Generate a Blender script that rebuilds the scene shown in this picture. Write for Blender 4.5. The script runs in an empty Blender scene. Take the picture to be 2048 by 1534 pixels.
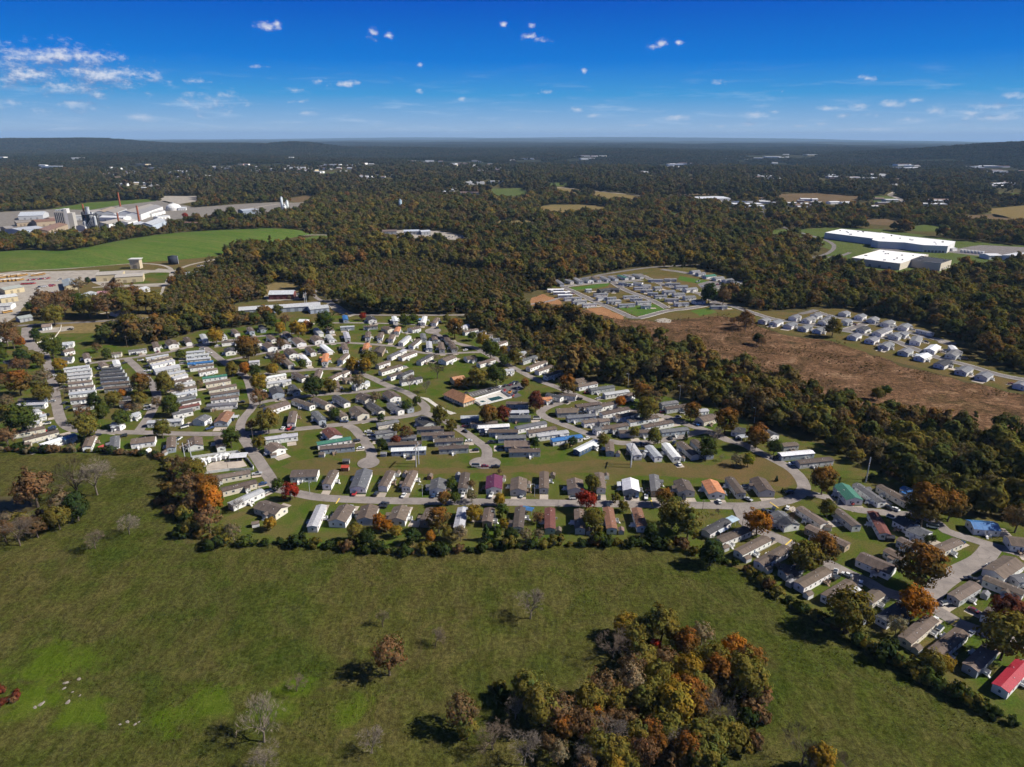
import bpy, bmesh, math, random
import numpy as np
from mathutils import Vector, Matrix
from mathutils.geometry import tessellate_polygon
R = math.radians
random.seed(7); rng = np.random.default_rng(7)
scene = bpy.context.scene
COL = scene.collection

# ------------------------------------------------------------------ camera
CAM_H, FPX, HZ, ROLL = 184.0, 1366.0, 270.0, R(0.12)
PITCH = math.atan((767 - HZ) / FPX)
cam_d = bpy.data.cameras.new('camera'); cam = bpy.data.objects.new('camera', cam_d); COL.objects.link(cam)
cam_d.sensor_fit = 'HORIZONTAL'; cam_d.sensor_width = 36.0; cam_d.lens = 36.0 * FPX / 2048.0
cam_d.clip_start = 1.0; cam_d.clip_end = 300000.0
CAM_M = Matrix.Translation((0, 0, CAM_H)) @ Matrix.Rotation(R(90) - PITCH, 4, 'X') @ Matrix.Rotation(ROLL, 4, 'Z')
cam.matrix_world = CAM_M
scene.camera = cam
CR = np.array(CAM_M.to_3x3())

# ------------------------------------------------------------------ light
SUN_AZ, SUN_EL = R(-3), R(40)            # azimuth measured from +X towards +Y (away from the viewer)
SUN_DIR = Vector((math.cos(SUN_AZ) * math.cos(SUN_EL), math.sin(SUN_AZ) * math.cos(SUN_EL), math.sin(SUN_EL)))
sun_d = bpy.data.lights.new('sun', 'SUN'); sun_d.energy = 5.0; sun_d.angle = R(0.5); sun_d.color = (1.0, 0.94, 0.85)
sun = bpy.data.objects.new('sun', sun_d); COL.objects.link(sun)
sun.rotation_mode = 'QUATERNION'; sun.rotation_quaternion = SUN_DIR.to_track_quat('Z', 'Y'); sun.location = (300, 0, 400)
SKY_STRENGTH = 0.06
vs = scene.view_settings
vs.view_transform = 'Standard'; vs.look = 'None'; vs.exposure = 0.5; vs.gamma = 1.0; vs.use_curve_mapping = False
scene.cycles.use_denoising = True
scene.cycles.use_adaptive_sampling = True; scene.cycles.adaptive_threshold = 0.03
scene.cycles.max_bounces = 3; scene.cycles.diffuse_bounces = 1; scene.cycles.transparent_max_bounces = 8
scene.cycles.volume_bounces = 0; scene.cycles.caustics_reflective = False; scene.cycles.caustics_refractive = False

def ray(px, py):
    v = CR @ np.array([(px - 1024) / FPX, -(py - 767) / FPX, -1.0])
    return v
def G(px, py, z=0.0):
    """the point at height z seen at this place of the photograph (survey of the site)"""
    d = ray(px, py); s = (z - CAM_H) / d[2]
    return Vector((d[0] * s, d[1] * s, z))
def project(P):
    """world points (n,3) -> photograph coordinates"""
    v = (np.asarray(P) - np.array([0, 0, CAM_H])) @ CR
    return np.stack([1024 + FPX * v[:, 0] / -v[:, 2], 767 - FPX * v[:, 1] / -v[:, 2]], 1)
def ppm(px, py):
    p = G(px, py); return FPX / (p - Vector((0, 0, CAM_H))).length

# ------------------------------------------------------------------ node helpers
class NT:
    def __init__(s, tree): s.t = tree; s.n = tree.nodes; s.l = tree.links
    def new(s, typ, inputs=None, **props):
        n = s.n.new(typ)
        for k, v in props.items(): setattr(n, k, v)
        for k, v in (inputs or {}).items(): s.set(n.inputs[k], v)
        return n
    def set(s, sock, v):
        if isinstance(v, bpy.types.NodeSocket): s.l.new(v, sock)
        else: sock.default_value = v
    def math(s, op, a, b=0.0, c=None, clamp=False):
        n = s.n.new('ShaderNodeMath'); n.operation = op; n.use_clamp = clamp
        s.set(n.inputs[0], a); s.set(n.inputs[1], b)
        if c is not None: s.set(n.inputs[2], c)
        return n.outputs[0]
    def vmath(s, op, a, b=None, c=None):
        n = s.n.new('ShaderNodeVectorMath'); n.operation = op
        s.set(n.inputs[0], a)
        if b is not None: s.set(n.inputs[1], b)
        if c is not None: s.set(n.inputs[2], c)
        return n.outputs['Value'] if op in ('LENGTH', 'DOT_PRODUCT', 'DISTANCE') else n.outputs[0]
    def mix(s, f, a, b, mode='MIX'):
        n = s.n.new('ShaderNodeMix'); n.data_type = 'RGBA'; n.blend_type = mode
        s.set(n.inputs[0], f); s.set(n.inputs[6], a); s.set(n.inputs[7], b)
        return n.outputs[2]
    def noise(s, vec, scale, detail=3.0, rough=0.5, dist=0.0):
        n = s.n.new('ShaderNodeTexNoise'); s.set(n.inputs['Vector'], vec)
        n.inputs['Scale'].default_value = scale; n.inputs['Detail'].default_value = detail
        n.inputs['Roughness'].default_value = rough; n.inputs['Distortion'].default_value = dist
        return n.outputs['Fac']
    def ramp(s, f, stops):
        n = s.n.new('ShaderNodeValToRGB'); s.set(n.inputs[0], f); e = n.color_ramp.elements
        while len(e) < len(stops): e.new(0.5)
        for i, (p, c) in enumerate(stops):
            e[i].position = p; e[i].color = (*c, 1.0) if len(c) == 3 else c
        return n.outputs[0]
    def smooth(s, f, lo, hi, a=0.0, b=1.0):
        n = s.n.new('ShaderNodeMapRange'); n.interpolation_type = 'SMOOTHSTEP'
        s.set(n.inputs[0], f); s.set(n.inputs[1], lo); s.set(n.inputs[2], hi); s.set(n.inputs[3], a); s.set(n.inputs[4], b)
        return n.outputs[0]
MATS = {}
def material(name, build):
    m = bpy.data.materials.new(name); m.use_nodes = True
    nt = NT(m.node_tree); nt.n.clear()
    out = nt.n.new('ShaderNodeOutputMaterial')
    sh = build(nt)
    nt.l.new(sh, out.inputs['Surface'])
    MATS[name] = m
    return m
def principled(nt, col, rough=0.9, bump=None, strength=0.3, dist=0.1, metallic=0.0, spec=0.2):
    p = nt.new('ShaderNodeBsdfPrincipled')
    nt.set(p.inputs['Base Color'], col if isinstance(col, bpy.types.NodeSocket) else (*col[:3], 1.0))
    nt.set(p.inputs['Roughness'], rough); nt.set(p.inputs['Metallic'], metallic)
    nt.set(p.inputs['Specular IOR Level'], spec)
    if bump is not None:
        b = nt.new('ShaderNodeBump', {'Strength': strength, 'Distance': dist, 'Height': bump})
        nt.l.new(b.outputs[0], p.inputs['Normal'])
    return p.outputs[0]

# ------------------------------------------------------------------ sky: blue daylight with small fair-weather clouds
world = bpy.data.worlds.new('World'); scene.world = world; world.use_nodes = True
def c_px(cx, cy, rx, ry, w=1.0):
    d = ray(cx, cy); d = d / np.linalg.norm(d)
    return (math.atan2(d[0], d[1]), math.asin(d[2]), rx * 1.12 / FPX, (ry * 1.15 + 1.0) / FPX, w)
CLOUDS = [c_px(c[0], c[1], c[2] * (1.15 if c[0] < 480 else 1), c[3] * (1.5 if c[0] < 480 else 1), *c[4:]) for c in ((118,117,88,15),(55,153,62,16),(150,146,36,12),(205,155,85,17),(140,177,42,10),(165,207,32,8),
 (195,192,18,6),(415,208,52,12,.8),(460,192,22,6),(20,205,24,5,.7),(70,222,55,6,.6),(280,235,40,6,.7),(515,133,30,4,.45),(390,163,45,4,.45),
 (640,163,17,5),(680,168,32,6,.85),(585,180,15,5),(600,203,30,5,.7),(610,226,20,5,.9),(400,233,15,4,.8),(530,53,17,8),(553,48,9,7),
 (745,67,12,11),(777,70,9,5),(840,130,7,4),(840,182,9,4),(925,198,10,4),(1008,50,7,5),(1062,51,8,5),(1060,72,16,5),(1083,80,18,6),
 (1167,142,7,5,.7),(1100,184,24,4,.6),(1155,219,19,5),(1190,232,17,4),(1325,88,14,9),(1305,93,15,4),(1357,86,8,5),(1430,166,17,5),
 (1350,236,27,5),(1510,229,25,5),(1548,223,12,3),(1565,183,6,4,.7),(1735,157,15,5),(1500,248,17,4),(1440,252,27,3,.8),(1600,252,22,3,.8),
 (1653,216,21,5),(1715,214,19,5),(1780,208,29,7),(1830,200,24,4),(1752,230,23,5),(1690,231,13,4),(1815,240,22,4),(1640,247,14,4),
 (1875,223,26,9),(1940,226,26,4),(1985,212,28,6),(2035,192,22,5),(1980,236,56,6),(1920,250,22,3),(1740,259,64,3,.7),(1290,250,64,3,.5),
 (1040,255,24,3,.6),(2120,200,60,10),(2200,225,60,8),(-60,130,70,18),(-130,170,80,14),(-60,205,60,10))]
def build_world():
    g = bpy.data.node_groups.new('cloud_field', 'ShaderNodeTree')
    g.interface.new_socket('UV', in_out='INPUT', socket_type='NodeSocketVector')
    g.interface.new_socket('Density', in_out='OUTPUT', socket_type='NodeSocketFloat')
    t = NT(g); gi = t.n.new('NodeGroupInput'); go = t.n.new('NodeGroupOutput')
    uv = gi.outputs[0]
    wob = t.new('ShaderNodeTexNoise', {'Scale': 40.0, 'Detail': 5.0, 'Roughness': 0.62}); t.l.new(t.vmath('MULTIPLY', uv, (1, 1.7, 1)), wob.inputs['Vector'])
    best = None
    for (u, v, ru, rv, w) in CLOUDS:
        d = t.vmath('MULTIPLY_ADD', uv, (1 / ru, 1 / rv, 0), (-u / ru, -v / rv, 0))
        k = t.math('MULTIPLY_ADD', t.vmath('LENGTH', d), -1.0, 1.0 - (1 - w) * 0.55)
        best = k if best is None else t.math('MAXIMUM', best, k)
    den = t.math('ADD', t.math('MAXIMUM', best, -1.2), t.math('MULTIPLY_ADD', wob.outputs['Fac'], 3.0, -1.55))
    fine = t.noise(t.vmath('MULTIPLY', uv, (1, 1.6, 1)), 150.0, 4.0, 0.6)
    den = t.math('ADD', den, t.math('MULTIPLY_ADD', fine, 1.3, -0.65))
    t.l.new(den, go.inputs[0])
    nt = NT(world.node_tree); nt.n.clear()
    out = nt.n.new('ShaderNodeOutputWorld'); bg = nt.n.new('ShaderNodeBackground')
    sky = nt.n.new('ShaderNodeTexSky'); sky.sky_type = 'NISHITA'; sky.sun_disc = False
    sky.sun_elevation = SUN_EL; sky.sun_rotation = R(90) - SUN_AZ
    sky.altitude = 200; sky.air_density = 1.0; sky.dust_density = 0.25; sky.ozone_density = 2.0
    tc = nt.n.new('ShaderNodeTexCoord'); sx = nt.n.new('ShaderNodeSeparateXYZ'); nt.l.new(tc.outputs['Generated'], sx.inputs[0])
    az = nt.math('ARCTAN2', sx.outputs[0], sx.outputs[1]); el = nt.math('ARCSINE', sx.outputs[2])
    # the deep, polarised blue of this autumn sky, paling towards the horizon all round
    k = 1.0 / SKY_STRENGTH
    stops = [(0.0, (.40, .55, .74)), (0.035, (.26, .45, .71)), (0.11, (.050, .32, .69)), (0.20, (.002, .190, .68)), (0.42, (.0, .052, .50)), (0.7, (.002, .045, .38)), (1.0, (.008, .052, .31))]
    band = nt.ramp(nt.math('MULTIPLY', el, 1 / 0.46), [(p, tuple(c * k * .70 for c in cc)) for p, cc in stops])
    deep = nt.mix(1.0, sky.outputs[0], (0.50, 0.50, 0.47, 1), 'MULTIPLY')
    blue = nt.mix(nt.smooth(el, 0.22, 0.70, 1.0, 0.25), deep, band)
    def comb(a, b):
        c = nt.n.new('ShaderNodeCombineXYZ'); nt.set(c.inputs[0], a); nt.set(c.inputs[1], b); return c.outputs[0]
    def dens(vec):
        gn = nt.n.new('ShaderNodeGroup'); gn.node_tree = g; nt.l.new(vec, gn.inputs[0]); return gn.outputs[0]
    # the same scatter of clouds goes on all round the horizon
    azw = nt.math('SUBTRACT', nt.math('PINGPONG', nt.math('ADD', az, 0.76), 1.52), 0.76)
    d0 = dens(comb(azw, el)); d1 = dens(comb(nt.math('ADD', azw, 0.0040), nt.math('ADD', el, 0.0090)))
    cover = nt.smooth(d0, 0.0, 1.5)
    lit = nt.smooth(nt.math('SUBTRACT', d0, d1), -0.55, 0.80)
    ccol = nt.mix(lit, (0.12 * k, 0.16 * k, 0.32 * k, 1), (0.55 * k, 0.56 * k, 0.61 * k, 1))
    # clouds near the horizon pale into the sky
    far = nt.smooth(el, 0.0, 0.09, 0.40, 1.0)
    fin = nt.mix(nt.math('MULTIPLY', cover, far), blue, ccol)
    wisp = nt.math('MULTIPLY', nt.smooth(nt.noise(nt.vmath('MULTIPLY', comb(azw, el), (5.0, 42.0, 1.0)), 2.2, 6.0, 0.62, 0.4), 0.50, 0.80), nt.smooth(el, 0.015, 0.10, 0.42, 0.0))
    fin = nt.mix(wisp, fin, (0.50 * k, 0.58 * k, 0.68 * k, 1))
    bg2 = nt.n.new('ShaderNodeBackground'); nt.l.new(fin, bg2.inputs['Color']); bg2.inputs['Strength'].default_value = SKY_STRENGTH
    nt.l.new(blue, bg.inputs['Color']); bg.inputs['Strength'].default_value = SKY_STRENGTH
    low = nt.math('MULTIPLY', nt.math('LESS_THAN', el, 0.23), nt.math('GREATER_THAN', el, -0.02))
    ms = nt.n.new('ShaderNodeMixShader'); nt.l.new(low, ms.inputs[0]); nt.l.new(bg.outputs[0], ms.inputs[1]); nt.l.new(bg2.outputs[0], ms.inputs[2])
    nt.l.new(ms.outputs[0], out.inputs['Surface'])
build_world()

# ------------------------------------------------------------------ object helpers
def link(name, data, parent=None, loc=(0, 0, 0), rz=0.0):
    o = bpy.data.objects.new(name, data); COL.objects.link(o)
    o.location = loc
    if rz: o.rotation_euler = (0, 0, rz)
    if parent is not None: o.parent = parent
    return o
def tag(o, label=None, cat=None, group=None, kind=None):
    if label: o['label'] = label
    if cat: o['category'] = cat
    if group: o['group'] = group
    if kind: o['kind'] = kind
    return o
class MB:
    """collects faces of one part"""
    def __init__(s): s.v = []; s.f = []; s.m = []
    def quad(s, *p, m=0):
        i = len(s.v); s.v += [tuple(q) for q in p]; s.f.append(tuple(range(i, i + len(p)))); s.m.append(m)
    def box(s, x0, x1, y0, y1, z0, z1, m=0, bottom=True):
        i = len(s.v)
        s.v += [(x0,y0,z0),(x1,y0,z0),(x1,y1,z0),(x0,y1,z0),(x0,y0,z1),(x1,y0,z1),(x1,y1,z1),(x0,y1,z1)]
        fs = [(0,1,5,4),(1,2,6,5),(2,3,7,6),(3,0,4,7),(4,5,6,7)] + ([(3,2,1,0)] if bottom else [])
        for f in fs: s.f.append(tuple(i + k for k in f)); s.m.append(m)
    def prism(s, pts, x0, x1, m=0, axis='x'):
        """closed outline pts (a,b) run along an axis"""
        n = len(pts); i = len(s.v)
        for c in (x0, x1):
            for a, b in pts: s.v.append((c, a, b) if axis == 'x' else (a, c, b) if axis == 'y' else (a, b, c))
        for k in range(n): s.f.append((i + k, i + (k + 1) % n, i + n + (k + 1) % n, i + n + k)); s.m.append(m)
        s.f.append(tuple(i + k for k in reversed(range(n)))); s.m.append(m)
        s.f.append(tuple(i + n + k for k in range(n))); s.m.append(m)
    def tube(s, p, q, r0, r1, n=8, m=0, caps=True):
        p = Vector(p); q = Vector(q); d = (q - p).normalized(); a = d.orthogonal().normalized(); b = d.cross(a)
        i = len(s.v)
        for c, r in ((p, r0), (q, r1)):
            for k in range(n):
                t = 2 * math.pi * k / n; s.v.append(tuple(c + a * (r * math.cos(t)) + b * (r * math.sin(t))))
        for k in range(n): s.f.append((i + k, i + (k + 1) % n, i + n + (k + 1) % n, i + n + k)); s.m.append(m)
        if caps:
            s.f.append(tuple(i + k for k in reversed(range(n)))); s.m.append(m)
            s.f.append(tuple(i + n + k for k in range(n))); s.m.append(m)
    def mesh(s, name, mats, smooth=False):
        me = bpy.data.meshes.new(name); me.from_pydata(s.v, [], s.f)
        for m in (mats if isinstance(mats, (list, tuple)) else [mats]): me.materials.append(MATS[m])
        me.polygons.foreach_set('material_index', s.m)
        if smooth: me.polygons.foreach_set('use_smooth', [True] * len(s.f))
        me.update(); return me
def np_mesh(name, V, F, mats, smooth=False):
    """fast mesh from arrays: V (n,3), F (k,4) or (k,3)"""
    me = bpy.data.meshes.new(name); k = F.shape[1]
    me.vertices.add(len(V)); me.vertices.foreach_set('co', np.ascontiguousarray(V, dtype=np.float32).ravel())
    me.loops.add(F.size); me.loops.foreach_set('vertex_index', np.ascontiguousarray(F, dtype=np.int32).ravel())
    me.polygons.add(len(F)); me.polygons.foreach_set('loop_start', np.arange(0, F.size, k, dtype=np.int32))
    for m in mats: me.materials.append(MATS[m])
    if smooth: me.polygons.foreach_set('use_smooth', [True] * len(F))
    me.update(calc_edges=True); return me
ORD = ['zeroth','first','second','third','fourth','fifth','sixth','seventh','eighth','ninth','tenth','eleventh','twelfth','thirteenth','fourteenth','fifteenth','sixteenth','seventeenth','eighteenth','nineteenth']
TENS = {20:'twent',30:'thirt',40:'fort',50:'fift',60:'sixt',70:'sevent',80:'eight',90:'ninet'}
def ordinal(n):
    if n < 20: return ORD[n]
    t, u = n // 10 * 10, n % 10
    return TENS[t] + ('ieth' if u == 0 else 'y-' + ORD[u])
# ------------------------------------------------------------------ materials
def wpos(nt): return nt.n.new('ShaderNodeNewGeometry').outputs['Position']
def opos(nt): return nt.n.new('ShaderNodeTexCoord').outputs['Object']
def ocol(nt): return nt.n.new('ShaderNodeObjectInfo').outputs['Color']
def m_siding(nt):
    P = opos(nt); n = nt.noise(P, 1.3, 4, 0.6)
    c = nt.mix(nt.math('MULTIPLY', nt.smooth(n, 0.45, 0.8), 0.22), ocol(nt), (0.35, 0.33, 0.28, 1))
    w = nt.new('ShaderNodeTexWave', {'Vector': P, 'Scale': 1.6, 'Distortion': 0.0}, wave_type='BANDS', bands_direction='Z', wave_profile='SAW')
    return principled(nt, c, 0.7, w.outputs['Fac'], 0.25, 0.03)
material('siding', m_siding)
def m_shingle(nt):
    P = opos(nt); a = nt.noise(P, 9.0, 3, 0.7); b = nt.noise(nt.vmath('MULTIPLY', P, (0.6, 0.12, 0.6)), 1.6, 4, 0.65)
    v = nt.math('MULTIPLY', nt.smooth(a, 0.2, 0.8, 0.75, 1.25), nt.smooth(b, 0.25, 0.75, 0.72, 1.25))
    c = nt.mix(1.0, ocol(nt), nt.new('ShaderNodeCombineColor', {0: v, 1: v, 2: v}).outputs[0], 'MULTIPLY')
    return principled(nt, c, 0.95, a, 0.4, 0.03)
material('shingle', m_shingle)
def m_metalroof(nt):
    P = opos(nt)
    w = nt.new('ShaderNodeTexWave', {'Vector': P, 'Scale': 1.1, 'Distortion': 0.0}, wave_type='BANDS', bands_direction='X')
    rib = nt.smooth(w.outputs['Fac'], 0.78, 1.0)
    b = nt.noise(nt.vmath('MULTIPLY', P, (1.0, 0.2, 1.0)), 0.9, 4, 0.6)
    v = nt.smooth(b, 0.3, 0.8, 1.0, 0.72)
    c = nt.mix(1.0, ocol(nt), nt.new('ShaderNodeCombineColor', {0: v, 1: v, 2: v}).outputs[0], 'MULTIPLY')
    return principled(nt, c, 0.5, rib, 0.5, 0.05, spec=0.4)
material('metal_roof', m_metalroof)
def m_plain(col, rough=0.85, scale=3.0, amt=0.25, spec=0.2, use_obj=False):
    def f(nt):
        n = nt.noise(opos(nt), scale, 4, 0.6); v = nt.smooth(n, 0.25, 0.75, 1 - amt, 1 + amt)
        base = ocol(nt) if use_obj else (*col, 1.0)
        c = nt.mix(1.0, base, nt.new('ShaderNodeCombineColor', {0: v, 1: v, 2: v}).outputs[0], 'MULTIPLY')
        return principled(nt, c, rough, n, 0.2, 0.02, spec=spec)
    return f
material('trim', m_plain((0.72, 0.72, 0.70), 0.7, 2.0, 0.06))
material('paint_any', m_plain((1, 1, 1), 0.8, 2.0, 0.12, use_obj=True))
material('timber', m_plain((0.30, 0.22, 0.16), 0.9, 2.0, 0.3))
material('pole_timber', m_plain((0.20, 0.16, 0.13), 0.9, 1.0, 0.3))
material('galvanised', m_plain((0.42, 0.44, 0.46), 0.5, 2.0, 0.15, 0.5))
material('dark_metal', m_plain((0.05, 0.05, 0.055), 0.6, 2.0, 0.3))
material('rubber', m_plain((0.02, 0.02, 0.02), 0.9, 6.0, 0.2))
material('brick_red', m_plain((0.30, 0.10, 0.055), 0.9, 0.5, 0.3))
material('yellow_paint', m_plain((0.70, 0.50, 0.10), 0.8, 2.0, 0.2))
material('white_paint', m_plain((0.75, 0.75, 0.72), 0.8, 2.0, 0.15))
def m_glass(nt):
    return principled(nt, (0.035, 0.045, 0.06), 0.12, spec=0.5)
material('glass', m_glass)
def m_carpaint(nt):
    p = nt.new('ShaderNodeBsdfPrincipled', {'Roughness': 0.35, 'Specular IOR Level': 0.5, 'Coat Weight': 0.6, 'Coat Roughness': 0.08})
    nt.l.new(ocol(nt), p.inputs['Base Color']); return p.outputs[0]
material('car_paint', m_carpaint)
material('lamp_glass', lambda nt: principled(nt, (0.8, 0.8, 0.78), 0.2, spec=0.5))
def m_road(base, crack=True):
    def f(nt):
        P = wpos(nt); a = nt.noise(P, 0.12, 5, 0.6); b = nt.noise(P, 2.2, 4, 0.7); s = nt.noise(P, 0.45, 3, 0.5)
        v = nt.math('MULTIPLY', nt.smooth(a, 0.3, 0.7, 0.80, 1.14), nt.smooth(b, 0.2, 0.8, 0.9, 1.1))
        c = nt.mix(1.0, (*base, 1), nt.new('ShaderNodeCombineColor', {0: v, 1: v, 2: v}).outputs[0], 'MULTIPLY')
        if crack:
            vo = nt.new('ShaderNodeTexVoronoi', {'Vector': P, 'Scale': 0.13}, feature='DISTANCE_TO_EDGE')
            c = nt.mix(nt.math('MULTIPLY', nt.smooth(vo.outputs['Distance'], 0.0, 0.022, 1.0, 0.0), 0.5), c, (0.10, 0.09, 0.085, 1))
            c = nt.mix(nt.math('MULTIPLY', nt.smooth(s, 0.6, 0.72), 0.35), c, (0.13, 0.12, 0.115, 1))
        return principled(nt, c, 0.95, b, 0.15, 0.02)
    return f
material('road_concrete', m_road((0.245, 0.215, 0.195)))
material('road_asphalt', m_road((0.175, 0.158, 0.152)))
material('drive_concrete', m_road((0.42, 0.36, 0.30), False))
material('kerb_concrete', m_road((0.52, 0.49, 0.44), False))
material('parking_asphalt', m_road((0.12, 0.115, 0.115), False))
material('gravel_pale', m_road((0.33, 0.295, 0.25), False))
material('works_ground', m_road((0.20, 0.18, 0.155)))
def m_ground(stops, bstops=None, s1=0.02, s2=0.16, fine=1.6, bump=0.5, bdist=0.35, stretch=None, mixamt=0.55):
    """two-scale mottling of the ground's own colours, plus fine relief"""
    def f(nt):
        P = wpos(nt)
        Q = nt.vmath('MULTIPLY', P, stretch) if stretch else P
        a = nt.noise(Q, s1, 5, 0.6, 0.6); b = nt.noise(Q, s2, 5, 0.65, 0.4); c = nt.noise(Q, fine, 4, 0.75)
        col = nt.ramp(a, stops)
        col2 = nt.ramp(b, bstops or stops)
        col = nt.mix(mixamt, col, col2)
        v = nt.smooth(c, 0.25, 0.75, 0.62, 1.38)
        col = nt.mix(1.0, col, nt.new('ShaderNodeCombineColor', {0: v, 1: v, 2: v}).outputs[0], 'MULTIPLY')
        h = nt.math('ADD', nt.math('MULTIPLY', c, 0.6), b)
        return principled(nt, col, 1.0, h, bump, bdist, spec=0.0)
    return f
material('forest_floor', m_ground([(0.3, (0.045, 0.042, 0.018)), (0.5, (0.075, 0.062, 0.028)), (0.68, (0.06, 0.066, 0.022))]))
material('lawn', m_ground([(0.34, (0.042, 0.085, 0.010)), (0.47, (0.072, 0.092, 0.017)), (0.58, (0.110, 0.092, 0.032)), (0.68, (0.052, 0.100, 0.011))],
                          [(0.34, (0.040, 0.088, 0.009)), (0.48, (0.075, 0.090, 0.018)), (0.60, (0.125, 0.090, 0.038))], 0.014, 0.06, 1.4, 0.4, 0.15))
material('dry_lawn', m_ground([(0.32, (0.062, 0.082, 0.016)), (0.46, (0.100, 0.086, 0.030)), (0.60, (0.138, 0.092, 0.042)), (0.7, (0.085, 0.088, 0.022))], None, 0.014, 0.06, 1.4, 0.4, 0.15))
material('new_turf', m_ground([(0.3, (0.045, 0.12, 0.020)), (0.55, (0.075, 0.125, 0.026)), (0.7, (0.13, 0.12, 0.045))], None, 0.02, 0.1, 1.5, 0.2, 0.1))
material('mound_grass', m_ground([(0.3, (0.0451, 0.0902, 0.0148)), (0.5, (0.0697, 0.1148, 0.0213)), (0.68, (0.1148, 0.1230, 0.0369))], [(0.3, (0.0492, 0.0943, 0.0164)), (0.5, (0.0738, 0.1148, 0.0230)), (0.66, (0.1230, 0.1189, 0.0410))], 0.012, 0.05, 0.5, 0.5, 0.5, (0.6, 3.0, 1)))
def m_clearing(nt):
    P = wpos(nt); Q = nt.vmath('MULTIPLY', P, (0.85, 1.05, 1))
    a = nt.noise(P, 0.010, 6, 0.65, 1.0); b = nt.noise(Q, 0.05, 7, 0.75, 1.0); c = nt.noise(Q, 0.35, 5, 0.8)
    col = nt.mix(0.65, nt.ramp(a, [(0.3, (0.060, 0.040, 0.020)), (0.46, (0.110, 0.061, 0.034)), (0.58, (0.150, 0.084, 0.046)), (0.68, (0.075, 0.068, 0.026))]),
                 nt.ramp(b, [(0.36, (0.036, 0.030, 0.013)), (0.45, (0.088, 0.056, 0.029)), (0.54, (0.158, 0.088, 0.049)), (0.64, (0.275, 0.180, 0.108))]))
    v = nt.smooth(c, 0.32, 0.68, 0.45, 1.55)
    col = nt.mix(1.0, col, nt.new('ShaderNodeCombineColor', {0: v, 1: v, 2: v}).outputs[0], 'MULTIPLY')
    return principled(nt, col, 1.0, nt.math('ADD', b, c), 0.9, 1.5, spec=0.0)
material('bare_clearing', m_clearing)
material('scrub', m_ground([(0.3, (0.060, 0.062, 0.022)), (0.5, (0.105, 0.080, 0.036)), (0.68, (0.135, 0.100, 0.050))], None, 0.02, 0.09, 0.8, 0.6, 0.6))
material('red_soil', m_ground([(0.3, (0.24, 0.11, 0.05)), (0.7, (0.33, 0.19, 0.10))], None, 0.03, 0.15, 0.8, 0.5, 0.5))
material('gold_field', m_ground([(0.3, (0.1394, 0.1066, 0.0451)), (0.5, (0.1886, 0.1394, 0.0615)), (0.7, (0.1148, 0.1066, 0.0369))], None, 0.006, 0.03, 0.3, 0.3, 0.3))
material('brown_field', m_ground([(0.3, (0.0984, 0.0697, 0.0410)), (0.7, (0.1640, 0.1148, 0.0656))], None, 0.006, 0.03, 0.3, 0.3, 0.3))
material('green_field', m_ground([(0.3, (0.0615, 0.0943, 0.0246)), (0.7, (0.1066, 0.1189, 0.0410))], None, 0.006, 0.03, 0.3, 0.3, 0.3))
LUSH = [(*G(px, py)[:2], r) for px, py, r in ((110,1330,22),(60,1400,16),(170,1420,14),(330,1440,16),(420,1400,14),(590,1375,10),(700,1420,12),(560,1420,10))]
def m_pasture(nt):
    P = wpos(nt)
    a = nt.noise(P, 0.008, 6, 0.60, 1.0); b = nt.noise(P, 0.045, 6, 0.66, 0.8); c = nt.noise(P, 0.6, 5, 0.75); d = nt.noise(P, 2.2, 3, 0.7)
    rot = nt.new('ShaderNodeMapping', {'Vector': P, 'Rotation': (0, 0, R(38)), 'Scale': (1.0, 0.4, 1.0)})
    st = nt.noise(rot.outputs[0], 0.3, 4, 0.65, 0.8)
    col = nt.ramp(a, [(0.30, (0.0302, 0.0533, 0.0067)), (0.44, (0.0521, 0.0636, 0.0109)), (0.56, (0.0790, 0.0705, 0.0202)), (0.70, (0.0588, 0.0722, 0.0109))])
    col2 = nt.ramp(b, [(0.30, (0.0252, 0.0464, 0.0059)), (0.45, (0.0521, 0.0602, 0.0118)), (0.58, (0.0874, 0.0705, 0.0269)), (0.70, (0.0437, 0.0722, 0.0067))])
    col = nt.mix(0.5, col, col2)
    v = nt.math('MULTIPLY', nt.smooth(c, 0.30, 0.70, 0.55, 1.42), nt.smooth(d, 0.28, 0.72, 0.7, 1.3))
    v = nt.math('MULTIPLY', v, nt.smooth(st, 0.32, 0.68, 0.78, 1.2))
    col = nt.mix(1.0, col, nt.new('ShaderNodeCombineColor', {0: v, 1: v, 2: v}).outputs[0], 'MULTIPLY')
    # wet, vivid hollows
    best = None
    for x, y, r in LUSH:
        q = nt.math('MULTIPLY_ADD', nt.vmath('LENGTH', nt.vmath('MULTIPLY_ADD', P, (1 / r, 1.25 / r, 0), (-x / r, -1.25 * y / r, 0))), -1.0, 1.0)
        best = q if best is None else nt.math('MAXIMUM', best, q)
    lush = nt.smooth(nt.math('ADD', nt.math('MAXIMUM', best, -0.6), nt.math('MULTIPLY_ADD', nt.noise(P, 0.07, 5, 0.65, 1.2), 2.6, -1.3)), 0.05, 0.75)
    col = nt.mix(nt.math('MULTIPLY', lush, 0.50), col, nt.mix(c, (0.050, 0.105, 0.003, 1), (0.105, 0.165, 0.006, 1)))
    bald = nt.smooth(nt.noise(P, 0.03, 4, 0.6, 1.0), 0.60, 0.76)
    col = nt.mix(nt.math('MULTIPLY', bald, 0.45), col, (0.115, 0.082, 0.040, 1))
    h = nt.math('ADD', nt.math('MULTIPLY', c, 0.9), nt.math('ADD', nt.math('MULTIPLY', d, 0.4), nt.math('MULTIPLY', st, 0.9)))
    h = nt.math('ADD', h, nt.math('MULTIPLY', nt.noise(P, 0.016, 3, 0.5), 14.0))
    return principled(nt, col, 1.0, h, 0.9, 0.55, spec=0.0)
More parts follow.
